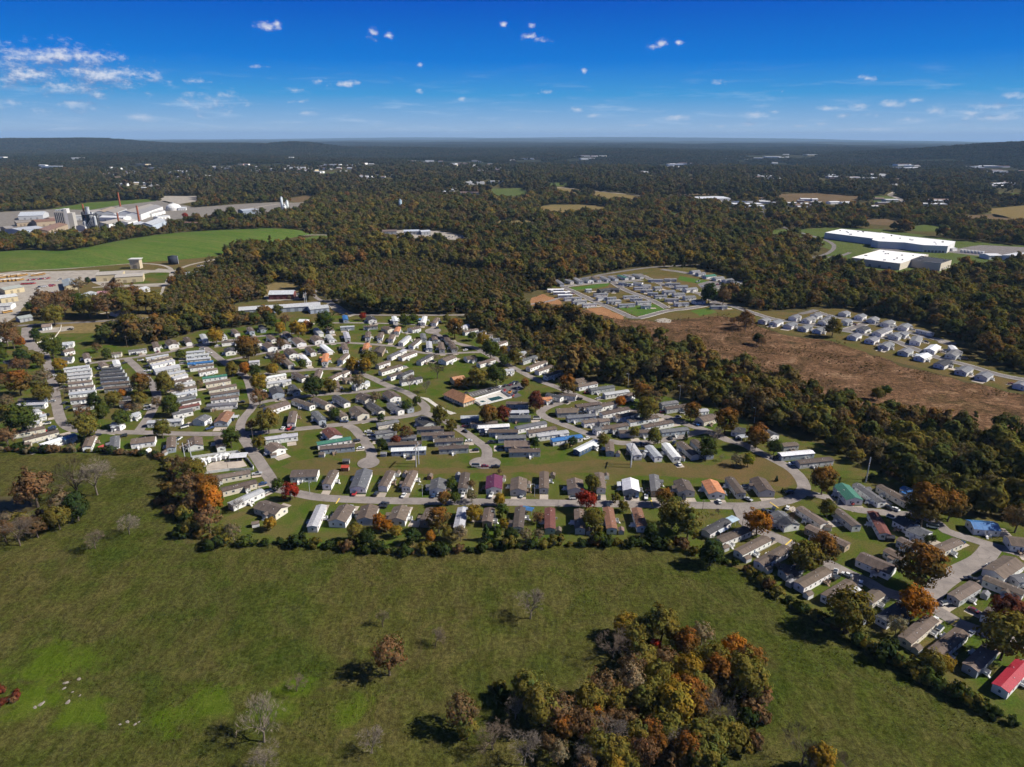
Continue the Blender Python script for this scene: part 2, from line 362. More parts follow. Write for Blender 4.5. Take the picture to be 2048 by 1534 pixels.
material('pasture', m_pasture)
def m_water(col, rough=0.06):
    def f(nt):
        n = nt.noise(wpos(nt), 0.8, 3, 0.5)
        return principled(nt, col, rough, n, 0.15, 0.05, spec=0.25)
    return f
material('pond_water', lambda nt: principled(nt, (0.075, 0.060, 0.022), 0.5, spec=0.08))
material('pool_water', m_water((0.025, 0.065, 0.075), 0.15))
def leaf_shader(tint):
    def f(nt):
        at = nt.n.new('ShaderNodeAttribute'); at.attribute_name = 'v'
        c = nt.mix(1.0, tint(nt), at.outputs['Color'], 'MULTIPLY')
        d = nt.new('ShaderNodeBsdfDiffuse'); nt.l.new(c, d.inputs[0])
        t = nt.new('ShaderNodeBsdfTranslucent'); nt.l.new(nt.mix(1.0, c, (1.1, 1.05, 0.6, 1), 'MULTIPLY'), t.inputs[0])
        m = nt.new('ShaderNodeMixShader', {0: 0.30}); nt.l.new(d.outputs[0], m.inputs[1]); nt.l.new(t.outputs[0], m.inputs[2])
        return m.outputs[0]
    return f
def inst_tint(nt):
    a = nt.n.new('ShaderNodeAttribute'); a.attribute_type = 'INSTANCER'; a.attribute_name = 'tint'; return a.outputs['Color']
material('leaf', leaf_shader(ocol))
material('leaf_wood', leaf_shader(inst_tint))
material('bark', m_plain((0.11, 0.085, 0.065), 0.95, 2.0, 0.35))
material('bark_pale', m_plain((0.17, 0.14, 0.11), 0.95, 2.0, 0.3))
material('twig', m_plain((0.135, 0.102, 0.072), 0.95, 0.8, 0.3))
material('limestone', m_plain((0.24, 0.21, 0.18), 0.95, 2.0, 0.25))

# ------------------------------------------------------------------ terrain
HILLS = []   # (x, y, height, radius across, radius in depth)
def hill(px, d, top_py, rx, ry):
    v = ray(px, 400); u = v[:2] / np.linalg.norm(v[:2])
    dr = ray(px, top_py); z = CAM_H + dr[2] / np.linalg.norm(dr[:2]) * d
    HILLS.append((u[0] * d, u[1] * d, z, rx, ry))
hill(60, 11440, 283, 728, 1080); hill(215, 11180, 280.5, 806, 1080); hill(-150, 11700, 281, 910, 1080)
hill(420, 10660, 289, 910, 960); hill(600, 8840, 287.5, 429, 720); hill(500, 9880, 290, 650, 840)
hill(1960, 7280, 297, 806, 840); hill(2130, 7020, 294, 780, 840); hill(1830, 7800, 306, 546, 600)
hill(1900, 19500, 287, 1690, 1080); hill(1700, 22100, 285, 1950, 1080); hill(2050, 18200, 289, 1560, 1080)
hill(1250, 39000, 274, 9100, 3000); hill(850, 42900, 275, 7800, 3000); hill(1500, 39000, 278, 5200, 3000); hill(1050, 28600, 277.5, 3250, 1800)
hill(1180, 5070, 338, 650, 600); hill(1480, 5460, 333, 780, 600); hill(800, 6760, 325, 910, 720)
def vnoise(x, y, seed):
    """smooth value noise, vectorised"""
    xi = np.floor(x).astype(np.int64); yi = np.floor(y).astype(np.int64); xf = x - xi; yf = y - yi
    def hsh(a, b):
        n = (a * 374761393 + b * 668265263 + seed * 69069) & 0xffffffff
        n = ((n ^ (n >> 13)) * 1274126177) & 0xffffffff
        return ((n ^ (n >> 16)) & 0xffff) / 65535.0
    u = xf * xf * (3 - 2 * xf); v = yf * yf * (3 - 2 * yf)
    return (hsh(xi, yi) * (1 - u) + hsh(xi + 1, yi) * u) * (1 - v) + (hsh(xi, yi + 1) * (1 - u) + hsh(xi + 1, yi + 1) * u) * v
def sstep(x, a, b):
    t = np.clip((x - a) / (b - a), 0, 1); return t * t * (3 - 2 * t)
def height(x, y):
    x = np.asarray(x, float); y = np.asarray(y, float); r = np.hypot(x, y)
    w = sstep(r, 3500, 7500)
    h = w * (44 * vnoise(x / 1400, y / 1400, 3) + 20 * vnoise(x / 550, y / 550, 5) - 18)
    for hx, hy, hz, rx, ry in HILLS:
        d = math.hypot(hx, hy); ux, uy = hx / d, hy / d
        a = (x - hx) * ux + (y - hy) * uy; b = -(x - hx) * uy + (y - hy) * ux
        g = np.exp(-(b / rx) ** 2 - (a / ry) ** 2) * sstep(r, 3500, 4300)
        h = h * (1 - 0.6 * g) + (hz + np.maximum(0, d - 3500) ** 2 / 1.48e7) * g
    return h - np.maximum(0, r - 3500) ** 2 / 1.48e7
def build_ground():
    rings = np.concatenate([[0], np.geomspace(25, 70000, 230)]); ns = 560
    th = np.linspace(0, 2 * np.pi, ns, endpoint=False)
    # finer towards the view
    th = th + 0.0
    X = np.outer(rings, np.sin(th)); Y = np.outer(rings, np.cos(th))
    Z = height(X, Y)
    V = np.stack([X, Y, Z], -1).reshape(-1, 3)
    i, j = np.meshgrid(np.arange(len(rings) - 1), np.arange(ns), indexing='ij'); j2 = (j + 1) % ns
    F = np.stack([i * ns + j, (i + 1) * ns + j, (i + 1) * ns + j2, i * ns + j2], -1).reshape(-1, 4)[:, ::-1]
    me = np_mesh('ground', V, F, ['far_ground'], True)
    tag(link('ground', me), kind='structure')
def m_farground(nt):
    P = wpos(nt)
    near = nt.noise(P, 0.02, 5, 0.6); n1 = nt.noise(P, 0.0011, 6, 0.62); n2 = nt.noise(P, 0.012, 4, 0.7)
    floor = nt.ramp(near, [(0.3, (0.060, 0.056, 0.022)), (0.5, (0.090, 0.074, 0.034)), (0.68, (0.075, 0.078, 0.026))])
    cz = nt.ramp(n1, [(0.3, (0.020, 0.026, 0.014)), (0.5, (0.032, 0.034, 0.018)), (0.66, (0.044, 0.040, 0.022))])
    v = nt.smooth(n2, 0.3, 0.7, 0.6, 1.4)
    cz = nt.mix(1.0, cz, nt.new('ShaderNodeCombineColor', {0: v, 1: v, 2: v}).outputs[0], 'MULTIPLY')
    dist = nt.vmath('LENGTH', P)
    col = nt.mix(nt.smooth(dist, 3300, 5200), floor, cz)
    return principled(nt, col, 1.0, n2, 0.6, 12.0, spec=0.0)
material('far_ground', m_farground)
build_ground()

# ------------------------------------------------------------------ sheets lying on the ground
def frac_edge(P, amp, step, seed):
    """world outline with a natural, uneven edge"""
    r = random.Random(seed); out = []
    n = len(P)
    for i in range(n):
        a, b = P[i], P[(i + 1) % n]; L = (b - a).length; k = max(1, min(60, int(L / step)))
        nrm = Vector((-(b - a).y, (b - a).x, 0)).normalized() if L > 0 else Vector()
        for q in range(k):
            off = r.uniform(-amp, amp) if amp else 0.0
            out.append(a.lerp(b, q / k) + nrm * off)
    return out
def sheet_mesh(name, P, z, mat):
    P = [Vector((p.x, p.y, z)) for p in P]
    tris = tessellate_polygon([P])
    me = bpy.data.meshes.new(name)
    F = []
    for t in tris:
        a, b, c = (P[k] for k in t)
        F.append(tuple(t) if (b - a).cross(c - a).z > 0 else tuple(reversed(t)))
    me.from_pydata([tuple(p) for p in P], [], F); me.materials.append(MATS[mat]); me.update()
    return me
OPEN = []      # outlines (photograph coordinates) with no woodland in them
def sheet(name, px, z, mat, amp=0.0, step=8.0, is_open=True, seed=1):
    P = frac_edge([G(*p) for p in px], amp, step, seed)
    o = link(name, sheet_mesh(name, P, z, mat)); tag(o, kind='structure')
    if is_open: OPEN.append(np.array(px, float))
    return o
BORDER = [(335,925),(345,960),(350,1000),(372,1052),(420,1090),(520,1086),(620,1092),(760,1102),(900,1102),(1050,1092),(1200,1087),(1340,1095),
          (1400,1112),(1480,1138),(1560,1192),(1640,1242),(1700,1272),(1790,1332),(1900,1388),(1990,1432),(2060,1458),(2400,1600)]
sheet('pasture', [(-500,940),(-200,912),(0,903),(60,910),(150,906),(230,910),(300,913)] + BORDER + [(2600,2300),(-600,2300)], 0.02, 'pasture', 1.2, 6)
sheet('park_lawn', [(-220,665),(60,656),(180,651),(215,660),(205,690),(300,690),(400,662),(520,652),(560,636),(640,629),(700,633),(930,633),(940,650),
   (1000,690),(1080,735),(1130,766),(1190,766),(1240,768),(1330,792),(1400,806),(1460,826),(1500,846),(1560,866),(1640,888),(1700,922),(1780,948),(1830,985),
   (1860,1012),(1950,1035),(2048,1045),(2300,1060),(2500,1300),(2400,1600)] + BORDER[::-1][1:] + [(300,913),(230,910),(150,906),(60,910),(0,903),(-200,912)], 0.03, 'lawn', 1.5, 8)
sheet('power_line_lawn', [(560,932),(640,912),(720,935),(940,938),(1200,918),(1290,925),(1420,930),(1500,905),(1560,930),(1590,955),(1575,975),(1400,955),(1200,948),(1000,945),(800,948),(620,950)], 0.036, 'dry_lawn', 1.5, 6, False)
sheet('clearing', [(1110,608),(1180,622),(1250,640),(1330,642),(1400,634),(1450,628),(1500,642),(1560,668),(1680,684),(1780,724),(1900,758),(2048,790),(2350,850),
   (2350,990),(2048,885),(1900,858),(1750,822),(1600,772),(1450,722),(1330,690),(1230,662),(1150,636),(1090,616)], 0.03, 'bare_clearing', 5, 9)
sheet('new_street_lawn', [(1085,592),(1110,572),(1150,562),(1230,547),(1290,537),(1400,534),(1480,560),(1500,576),(1480,592),(1440,590),(1450,603),(1520,622),(1600,625),(1640,618),(1700,616),
   (1790,640),(1870,655),(1920,690),(1990,730),(2100,768),(2160,800),(2000,777),(1880,748),(1760,714),(1660,682),(1560,666),(1500,640),(1440,632),(1330,641),(1250,638),(1180,620),(1120,606)], 0.045, 'dry_lawn', 1.0, 9)
for k, pts in enumerate(([(1236,616),(1300,608),(1334,612),(1330,622),(1275,632)], [(1381,622),(1420,615),(1434,625),(1400,632)], [(1090,571),(1112,566),(1120,572),(1088,577)],
                         [(1400,588),(1470,577),(1490,585),(1440,598)], [(1142,575),(1220,566),(1215,573),(1150,581)], [(1360,552),(1420,562),(1400,568),(1355,560)])):
    sheet('turf_plot', pts, 0.055, 'new_turf', 0.6, 6, False, k)
sheet('soil_bank', [(1168,618),(1205,614),(1250,634),(1245,640),(1200,630)], 0.052, 'red_soil', 1.5, 5, False)
sheet('soil_bank', [(1060,598),(1085,588),(1120,600),(1125,608),(1060,612)], 0.052, 'red_soil', 1.5, 5)
sheet('gravel_pad', [(1308,640),(1330,636),(1343,640),(1340,646),(1318,645)], 0.058, 'gravel_pale', 0.8, 4, False)
sheet('gravel_lot', [(1395,568),(1420,561),(1455,568),(1440,576),(1405,580)], 0.058, 'road_asphalt', 0.5, 6, False)
# west: landfill site, bus yard, works
sheet('site_lawn', [(-200,548),(130,540),(260,526),(330,522),(470,508),(450,525),(390,548),(345,570),(325,600),(320,625),(210,650),(60,656),(-220,660)], 0.03, 'dry_lawn', 1.5, 10)
sheet('bus_yard', [(-200,552),(0,546),(150,541),(200,540),(195,555),(160,566),(120,582),(75,588),(55,605),(30,635),(0,652),(-200,660)], 0.06, 'gravel_pale', 1.0, 8, False)
sheet('gravel_lot', [(175,560),(200,545),(300,535),(345,540),(335,565),(330,572),(210,575)], 0.062, 'gravel_pale', 1.0, 8, False)
sheet('grass_island', [(235,560),(300,545),(340,545),(332,566),(240,570)], 0.07, 'lawn', 0.8, 6, False)
sheet('grass_island', [(218,535),(255,531),(325,533),(310,540),(230,541)], 0.07, 'dry_lawn', 0.8, 6, False)
sheet('works_yard', [(-300,470),(-200,428),(0,424),(120,418),(200,410),(290,400),(330,402),(390,415),(480,408),(560,404),(620,408),(560,424),(440,430),(340,440),(200,462),(0,476)], 0.06, 'works_ground', 2, 20)
sheet('gravel_lot', [(325,392),(400,392),(396,402),(350,410),(322,402)], 0.06, 'gravel_pale', 2, 14)
sheet('green_bank', [(100,418),(180,405),(300,398),(315,402),(240,410),(180,420)], 0.07, 'mound_grass', 2, 14)
sheet('barn_meadow', [(560,490),(600,478),(640,470),(668,474),(640,488),(610,496)], 0.05, 'mound_grass', 1.5, 10)
sheet('shed_lot', [(468,606),(660,599),(668,612),(700,628),(640,634),(470,636)], 0.05, 'dry_lawn', 1.2, 8)
sheet('barn_lot', [(524,575),(560,562),(600,566),(616,592),(535,604)], 0.055, 'gold_field', 1.2, 8)
sheet('gravel_lot', [(527,592),(606,586),(612,598),(535,603)], 0.06, 'gravel_pale', 0.8, 6, False)
sheet('gravel_lot', [(650,604),(662,602),(712,630),(700,634),(668,622)], 0.06, 'gravel_pale', 0.6, 6)
sheet('yard', [(752,466),(800,460),(880,462),(935,472),(925,480),(860,478),(760,474)], 0.06, 'gravel_pale', 1, 10)
# far fields
for nm, mt, pts in (('field','gold_field',[(1074,414),(1110,409),(1180,410),(1225,414),(1200,424),(1130,425),(1085,422)]), ('field','gold_field',[(1110,372),(1150,378),(1240,386),(1290,395),(1275,403),(1215,400),(1180,388),(1110,384)]),
    ('field','green_field',[(970,378),(1045,376),(1060,390),(990,395)]), ('field','brown_field',[(1330,384),(1480,381),(1470,389),(1350,391)]), ('field','brown_field',[(1550,388),(1640,386),(1735,394),(1700,406),(1600,410),(1560,402)]),
    ('field','gold_field',[(1975,418),(2060,410),(2200,405),(2250,430),(2060,440),(1990,434)]), ('field','brown_field',[(1920,432),(1990,428),(2040,440),(2000,446),(1930,442)]), ('field','green_field',[(1820,455),(1850,449),(1915,457),(1905,464),(1830,462)]),
    ('field','brown_field',[(1720,440),(1780,437),(1820,446),(1800,452),(1730,448)]), ('field','green_field',[(1590,460),(1640,456),(1660,468),(1600,476)]), ('field','green_field',[(1540,460),(1580,458),(1578,472),(1545,472)]),
    ('field','green_field',[(1330,424),(1360,423),(1362,431),(1335,431)]), ('field','gold_field',[(990,441),(1070,440),(1070,447),(1000,449)]), ('field','brown_field',[(560,400),(620,390),(640,394),(600,405)]),
    ('field','green_field',[(1740,392),(1790,392),(1800,408),(1750,412)]), ('field','green_field',[(1985,386),(2050,386),(2040,394),(1990,394)]), ('field','green_field',[(620,345),(690,338),(730,340),(700,345),(640,350)]),
    ('field','green_field',[(1090,366),(1140,365),(1140,372),(1100,374)]), ('field','green_field',[(1640,362),(1670,361),(1672,367),(1645,368)])):
    sheet(nm, pts, 0.06, mt, 3, 25)
sheet('factory_lawn', [(1590,470),(1650,455),(1760,458),(1930,482),(2060,492),(2200,500),(2200,525),(2060,528),(1905,545),(1795,545),(1690,530),(1640,518),(1660,500)], 0.05, 'green_field', 1.5, 12)
sheet('factory_apron', [(1740,500),(1800,493),(1850,500),(1900,500),(1960,490),(2060,495),(2160,500),(2160,520),(2060,516),(1960,512),(1900,505),(1830,503)], 0.06, 'road_asphalt', 0.8, 12, False)
sheet('scrub_grass', [(100,650),(210,640),(300,625),(320,612),(310,640),(220,665),(110,668)], 0.05, 'gold_field', 1.5, 8)
OPEN.append(np.array([(1180,620),(1250,600),(1450,600),(1520,622),(1640,615),(1790,640),(1870,655),(1990,730),(2160,780),(2350,850),(2350,960),(2048,885),(1750,822),(1450,716),(1230,652)], float))
OPEN.append(np.array([(1698,516),(1761,499),(1850,500),(1908,520),(1910,536),(1900,560),(1800,560),(1690,535)], float))
sheet('scrub_meadow', [(640,590),(700,560),(800,545),(900,550),(1000,575),(1050,595),(1020,606),(930,620),(760,620),(690,606)], 0.05, 'scrub', 4, 12, False)
sheet('scrub_meadow', [(330,590),(420,570),(500,560),(530,575),(515,600),(470,604),(430,636),(340,636)], 0.05, 'scrub', 4, 12, False)
OPEN.append(np.array([(1040,592),(1090,580),(1180,598),(1260,640),(1245,668),(1150,648),(1060,624)], float))
# water
sheet('pond', [(-80,990),(0,994),(30,990),(62,998),(78,1008),(66,1020),(42,1030),(0,1036),(-80,1040)], 0.045, 'pond_water', 0.8, 3, False)
# the grassed-over landfill mound: front foot, crest, back foot
def build_mound():
    foot = [(-260,556),(-80,548),(0,543),(130,538),(260,527),(340,521),(430,513),(470,503),(520,491),(565,479),(606,471),(630,468)]
    crest = [(-260,512),(-80,506),(0,506),(60,500),(130,503),(200,495),(250,482),(330,469),(400,463),(470,459),(540,457),(600,460)]
    V = []; rows = 22; ncol = 90
    def dense(L):
        t = np.linspace(0, 1, ncol + 1); k = np.linspace(0, 1, len(L)); A_ = np.stack([np.interp(t, k, [q[i] for q in L]) for i in (0, 1)], 1)
        ker = np.hanning(15); ker /= ker.sum(); pad = np.concatenate([np.repeat(A_[:1], 7, 0), A_, np.repeat(A_[-1:], 7, 0)])
        return np.stack([np.convolve(pad[:, i], ker, 'valid') for i in (0, 1)], 1)
    DF, DC = dense(foot), dense(crest)
    for c in range(ncol + 1):
        t = c / ncol
        a = G(*DF[c]); hgt = 19.5 * math.sin(math.pi * min(max(t * 0.97 + 0.02, 0), 1)) ** 0.45
        b = G(*DC[c], hgt)
        d = b - a; back = Vector((d.x, d.y, 0)).normalized() * 120
        for r_ in range(rows + 1):
            s = r_ / rows
            if s <= 0.62:
                u = s / 0.62; p = a.lerp(b, u); p.z = hgt * (math.sin(u * math.pi / 2) ** 0.9) + 1.3 * math.sin(u * math.pi) * float(vnoise(np.array(p.x / 40), np.array(p.y / 60), 9) - 0.5)
            else:
                u = (s - 0.62) / 0.38; p = b + back * u; p.z = hgt * (0.5 + 0.5 * math.cos(u * math.pi))
            p.z += 0.03; V.append(tuple(p))
    F = [(c * (rows + 1) + r_, (c + 1) * (rows + 1) + r_, (c + 1) * (rows + 1) + r_ + 1, c * (rows + 1) + r_ + 1) for c in range(ncol) for r_ in range(rows)]
    me = np_mesh('grassy_mound', np.array(V), np.array(F), ['mound_grass'], True)
    tag(link('grassy_mound', me), kind='structure')
    OPEN.append(np.array(foot + crest[::-1], float))
    OPEN.append(np.array(crest + [(p[0], p[1] - 12) for p in crest[::-1]], float)) if False else None
build_mound()
# ------------------------------------------------------------------ roads
def catmull(P, step=5.0):
    out = []
    n = len(P)
    for i in range(n - 1):
        p0, p1, p2, p3 = P[max(i - 1, 0)], P[i], P[i + 1], P[min(i + 2, n - 1)]
        k = max(2, min(40, int((p2 - p1).length / step)))
        for q in range(k):
            t = q / k
            out.append(0.5 * ((2 * p1) + (p2 - p0) * t + (2 * p0 - 5 * p1 + 4 * p2 - p3) * t * t + (3 * p1 - p0 - 3 * p2 + p3) * t ** 3))
    out.append(P[-1].copy()); return out
ROADS = []
def road(px, w, mat='road_concrete', kerb=False, name='road'):
    ROADS.append(dict(c=catmull([G(*p) for p in px]), w=w, mat=mat, kerb=kerb, name=name))
# old park streets
road([(556,978),(600,988),(650,996),(760,1001),(900,1003),(1100,1006),(1300,1009),(1420,1011),(1500,1012),(1556,1005),(1588,996),(1606,982),(1607,968),(1595,949),(1576,934),(1544,917),(1521,906),(1488,889),(1455,880),(1415,862),(1376,849),(1327,832)], 7.2)
road([(51,655),(54,685),(86,705),(94,724),(101,749),(109,780),(115,816),(125,845),(150,860),(195,863),(273,865),(400,868),(494,867),(576,860),(673,850),(751,839),(800,834),(842,826),(852,815),(822,790),(800,780),(771,769),(736,753),(683,738),(595,741),(537,747),(494,757)], 6.6)
road([(480,864),(494,886),(511,911),(535,948),(551,970),(575,983),(600,988)], 7.0)
road([(176,727),(244,718),(289,712),(348,702),(400,688),(478,678),(535,671),(620,664)], 5.4)
road([(254,717),(281,743),(312,784),(305,820),(278,862)], 6.4)
road([(400,690),(414,698),(445,722),(478,745),(494,757),(504,790),(507,811),(484,841),(480,864)], 6.2)
road([(439,724),(478,716),(552,702),(615,692),(693,686),(771,691),(800,694),(835,704),(880,708),(915,706),(966,704)], 5.0)
road([(507,811),(537,802),(634,790),(732,783),(785,776)], 5.4)
road([(866,655),(872,668),(905,684),(950,696),(966,704),(1000,722),(1025,735),(1073,759),(1120,777),(1167,796),(1215,812),(1265,822),(1327,832)], 6.4)
road([(1167,794),(1132,803),(1098,813),(1082,823),(1085,831),(1097,838),(1132,851),(1189,873),(1218,882),(1260,887),(1330,880),(1400,864),(1415,862)], 6.6)
road([(849,826),(888,841),(925,862),(950,880),(973,898),(972,920)], 6.6)
road([(690,851),(707,857),(731,885),(744,908),(738,924)], 6.6)
road([(1490,1014),(1488,1042),(1510,1058),(1543,1071),(1592,1093),(1660,1129),(1700,1149),(1739,1166),(1765,1182),(1814,1197),(1863,1215),(1912,1244),(1941,1256),(1990,1272),(2060,1295),(2200,1340)], 7.0)
road([(1600,984),(1654,995),(1693,1015),(1740,1023),(1790,1027),(1840,1033),(1875,1047),(1892,1062),(1941,1078),(1990,1093),(2060,1112),(2200,1150)], 6.4)
road([(1985,1092),(1962,1120),(1912,1146),(1873,1175),(1855,1205)], 8.6)
road([(664,646),(720,646),(800,648),(866,652)], 4.2)
# public road, lanes and site tracks
road([(-250,660),(0,653),(100,648),(230,641),(330,634),(420,632),(520,637)], 7.0, 'road_asphalt')
road([(560,611),(600,607),(675,600),(740,602)], 5.0, 'road_asphalt')
road([(632,580),(628,590),(640,600),(660,606),(700,626),(740,630),(924,630),(960,624),(1024,614),(1100,602),(1128,590)], 5.0, 'road_concrete')
road([(0,547),(60,541),(140,537),(210,531),(280,527),(330,532),(345,545),(335,562),(328,572),(250,572),(185,575)], 5.5, 'gravel_pale')
road([(345,545),(380,530),(450,515),(470,508)], 6.0, 'gravel_pale')
road([(328,572),(318,600),(308,620)], 3.5, 'gravel_pale')
road([(540,487),(570,477),(605,471),(640,470),(668,471)], 6.5, 'gravel_pale')
road([(200,628),(225,624),(240,626)], 3.5, 'drive_concrete')
road([(60,652),(62,700)], 4.0)
road([(1284,548),(1230,552),(1190,553),(1150,560)], 6.5, 'road_asphalt')
road([(1190,552),(1230,545),(1284,537),(1330,533),(1400,530),(1500,527),(1570,521),(1640,512),(1665,500),(1668,490)], 7.0, 'road_asphalt')
road([(1668,490),(1650,480),(1600,465),(1560,452),(1535,442),(1525,425),(1522,405)], 8.0, 'road_asphalt')
road([(1700,505),(1680,512),(1640,516)], 7.0, 'road_asphalt')
road([(1522,425),(1450,410),(1380,398),(1290,392),(1200,383),(1130,376),(1080,372)], 9.0, 'drive_concrete')
road([(1790,415),(1808,405),(1795,396),(1780,390),(1790,384)], 16.0, 'drive_concrete')
road([(480,420),(560,408),(640,404),(720,401)], 10.0, 'gravel_pale')
road([(250,350),(235,358),(240,364),(300,372)], 14.0, 'gravel_pale')
# new subdivision
A = 'road_asphalt'
road([(1122,574),(1170,568),(1230,564),(1284,560)], 7.5, A, True)
road([(1124,573),(1155,587),(1187,602),(1230,620),(1256,632),(1270,637)], 7.5, A, True)
road([(1225,565),(1252,581),(1300,599),(1334,617)], 7.5, A, True)
road([(1256,634),(1279,636),(1334,622),(1377,617),(1420,609),(1432,604)], 7.5, A, True)
road([(1278,548),(1328,570),(1398,588),(1430,604),(1463,612),(1500,624),(1546,638),(1612,648),(1685,661),(1714,666),(1780,679),(1821,695),(1880,717),(1938,732),(1997,750),(2070,764),(2200,790)], 7.5, A, True)
road([(1398,588),(1463,573),(1470,568),(1420,557),(1366,545),(1323,539)], 7.5, A, True)
road([(1634,624),(1660,632),(1700,640),(1773,653),(1829,668),(1894,684)], 7.0, A, True)
road([(1632,620),(1620,624),(1600,628)], 7.0, A)
road([(1729,648),(1712,654),(1690,660)], 7.5, A, True)
road([(1280,548),(1285,556)], 7.5, A)
def build_roads():
    cs = [np.array([(p.x, p.y) for p in r['c']]) for r in ROADS]
    for i, r in enumerate(ROADS):
        c = r['c']; z = 0.085 + 0.004 * i; hw = r['w'] / 2; V = []; F = []; N = []
        for k, p in enumerate(c):
            d = (c[min(k + 1, len(c) - 1)] - c[max(k - 1, 0)]); d.z = 0; d.normalize(); n = Vector((-d.y, d.x, 0)); N.append(n)
            V += [(p.x + n.x * hw, p.y + n.y * hw, z), (p.x - n.x * hw, p.y - n.y * hw, z)]
        F = [(2 * k + 1, 2 * k + 3, 2 * k + 2, 2 * k) for k in range(len(c) - 1)]
        me = bpy.data.meshes.new('road'); me.from_pydata(V, [], F); me.materials.append(MATS[r['mat']]); me.update()
        o = link(r['name'], me); tag(o, kind='structure')
        if r['kerb']:
            for sgn in (1, -1):
                b = MB()
                for k in range(len(c) - 1):
                    m = (c[k] + c[k + 1]) / 2 + N[k] * (sgn * (hw + 0.2)); q = np.array([m.x, m.y])
                    if any(np.min(np.hypot(*(cs[j] - q).T)) < ROADS[j]['w'] / 2 + 2.2 for j in range(len(cs)) if j != i): continue
                    a0 = c[k] + N[k] * (sgn * hw); a1 = c[k] + N[k] * (sgn * (hw + 0.75)); b0 = c[k + 1] + N[k + 1] * (sgn * hw); b1 = c[k + 1] + N[k + 1] * (sgn * (hw + 0.75))
                    T = [Vector((p.x, p.y, z + 0.12)) for p in (a0, a1, b1, b0)]; B_ = [Vector((p.x, p.y, 0.02)) for p in (a0, a1, b1, b0)]
                    if sgn > 0: T.reverse(); B_.reverse()
                    b.quad(*T)
                    for e in range(4): b.quad(B_[e], B_[(e + 1) % 4], T[(e + 1) % 4], T[e])
                if b.f: link('kerb', b.mesh('kerb', 'kerb_concrete'), o)
    # turning circles
    for k, (px, py, rx, ry) in enumerate(((737,926,6.5,7.5), (970,926,9.5,8.0), (866,662,8,11), (1894,686,8,7))):
        p = G(px, py); P = [Vector((p.x + rx * math.cos(t), p.y + ry * math.sin(t), 0)) for t in np.linspace(0, 2 * math.pi, 28, endpoint=False)]
        tag(link('turning_circle', sheet_mesh('turning_circle', P, 0.29 + 0.004 * k, 'road_concrete')), kind='structure')
    P = [G(*p) for p in ((1470,1008),(1545,1008),(1510,1020),(1503,1045),(1478,1045),(1465,1018))]
    tag(link('junction', sheet_mesh('junction', P, 0.31, 'road_concrete')), kind='structure')
build_roads()
# speed bumps: painted ridges across the street
def speed_bump(a, b, mat, where):
    a, b = G(*a), G(*b); L = (b - a).length; m = (a + b) / 2
    mb = MB(); mb.prism([(-0.35, 0.0), (-0.2, 0.06), (0.2, 0.06), (0.35, 0.0)], -L / 2, L / 2)
    o = link('speed_bump', mb.mesh('speed_bump', mat), None, (m.x, m.y, 0.20), math.atan2((b - a).y, (b - a).x))
    tag(o, f'{"yellow" if mat == "yellow_paint" else "white"} painted speed bump across the street {where}', 'speed bump', 'speed bumps')
speed_bump((679,997),(672,1008), 'yellow_paint', 'by the big grey roofed home')
speed_bump((1302,1001),(1306,1014), 'yellow_paint', 'under the rust tree near the white roof')
speed_bump((1540,1005),(1557,1017), 'yellow_paint', 'left of the tree-shaded bend')
speed_bump((1583,1080),(1566,1095), 'yellow_paint', 'between the leftmost corner homes')
speed_bump((1918,1239),(1903,1250), 'yellow_paint', 'below the orange roadside tree')
# power-line ground tracks etc.: driveways are laid with the homes below
# ------------------------------------------------------------------ homes
ROOF = {'b': ((0.100,0.078,0.066),'brown'), 't': ((0.140,0.108,0.088),'taupe'), 'g': ((0.125,0.127,0.136),'grey'), 'k': ((0.062,0.062,0.068),'charcoal'),
        'w': ((0.78,0.79,0.80),'white'), 'l': ((0.46,0.47,0.49),'pale grey'), 'u': ((0.045,0.16,0.38),'blue'), 'o': ((0.46,0.20,0.10),'orange'),
        'r': ((0.42,0.03,0.05),'red'), 'p': ((0.13,0.035,0.075),'purple'), 'e': ((0.06,0.19,0.13),'green'), 'm': ((0.145,0.06,0.05),'maroon'), 'n': ((0.22,0.115,0.075),'rust-brown')}
METAL = 'wlrupe'
WALL = {'W': ((0.80,0.79,0.76),'white'), 'C': ((0.66,0.61,0.50),'cream'), 'G': ((0.46,0.47,0.46),'grey'), 'B': ((0.34,0.39,0.44),'blue-grey'),
        'T': ((0.36,0.28,0.20),'tan'), 'D': ((0.10,0.10,0.11),'dark'), 'N': ((0.05,0.09,0.16),'navy')}
def window_mesh(w, h):
    b = MB(); b.box(-w/2, w/2, 0, 0.05, -h/2, h/2, 0); b.box(-w/2+0.09, w/2-0.09, 0.05, 0.062, 0.04, h/2-0.09, 1); b.box(-w/2+0.09, w/2-0.09, 0.05, 0.062, -h/2+0.09, -0.04, 1)
    return b.mesh('window', ['trim', 'glass'])
WIN = [window_mesh(0.95, 1.25), window_mesh(1.5, 1.25), window_mesh(0.7, 0.7)]
def door_mesh():
    b = MB(); b.box(-0.55, 0.55, 0, 0.05, 0, 2.1, 0); b.box(-0.44, 0.44, 0.05, 0.07, 0.05, 2.0, 1); b.box(-0.25, 0.25, 0.07, 0.075, 1.2, 1.8, 2)
    return b.mesh('door', ['trim', 'paint_any', 'glass'])
DOOR = door_mesh()
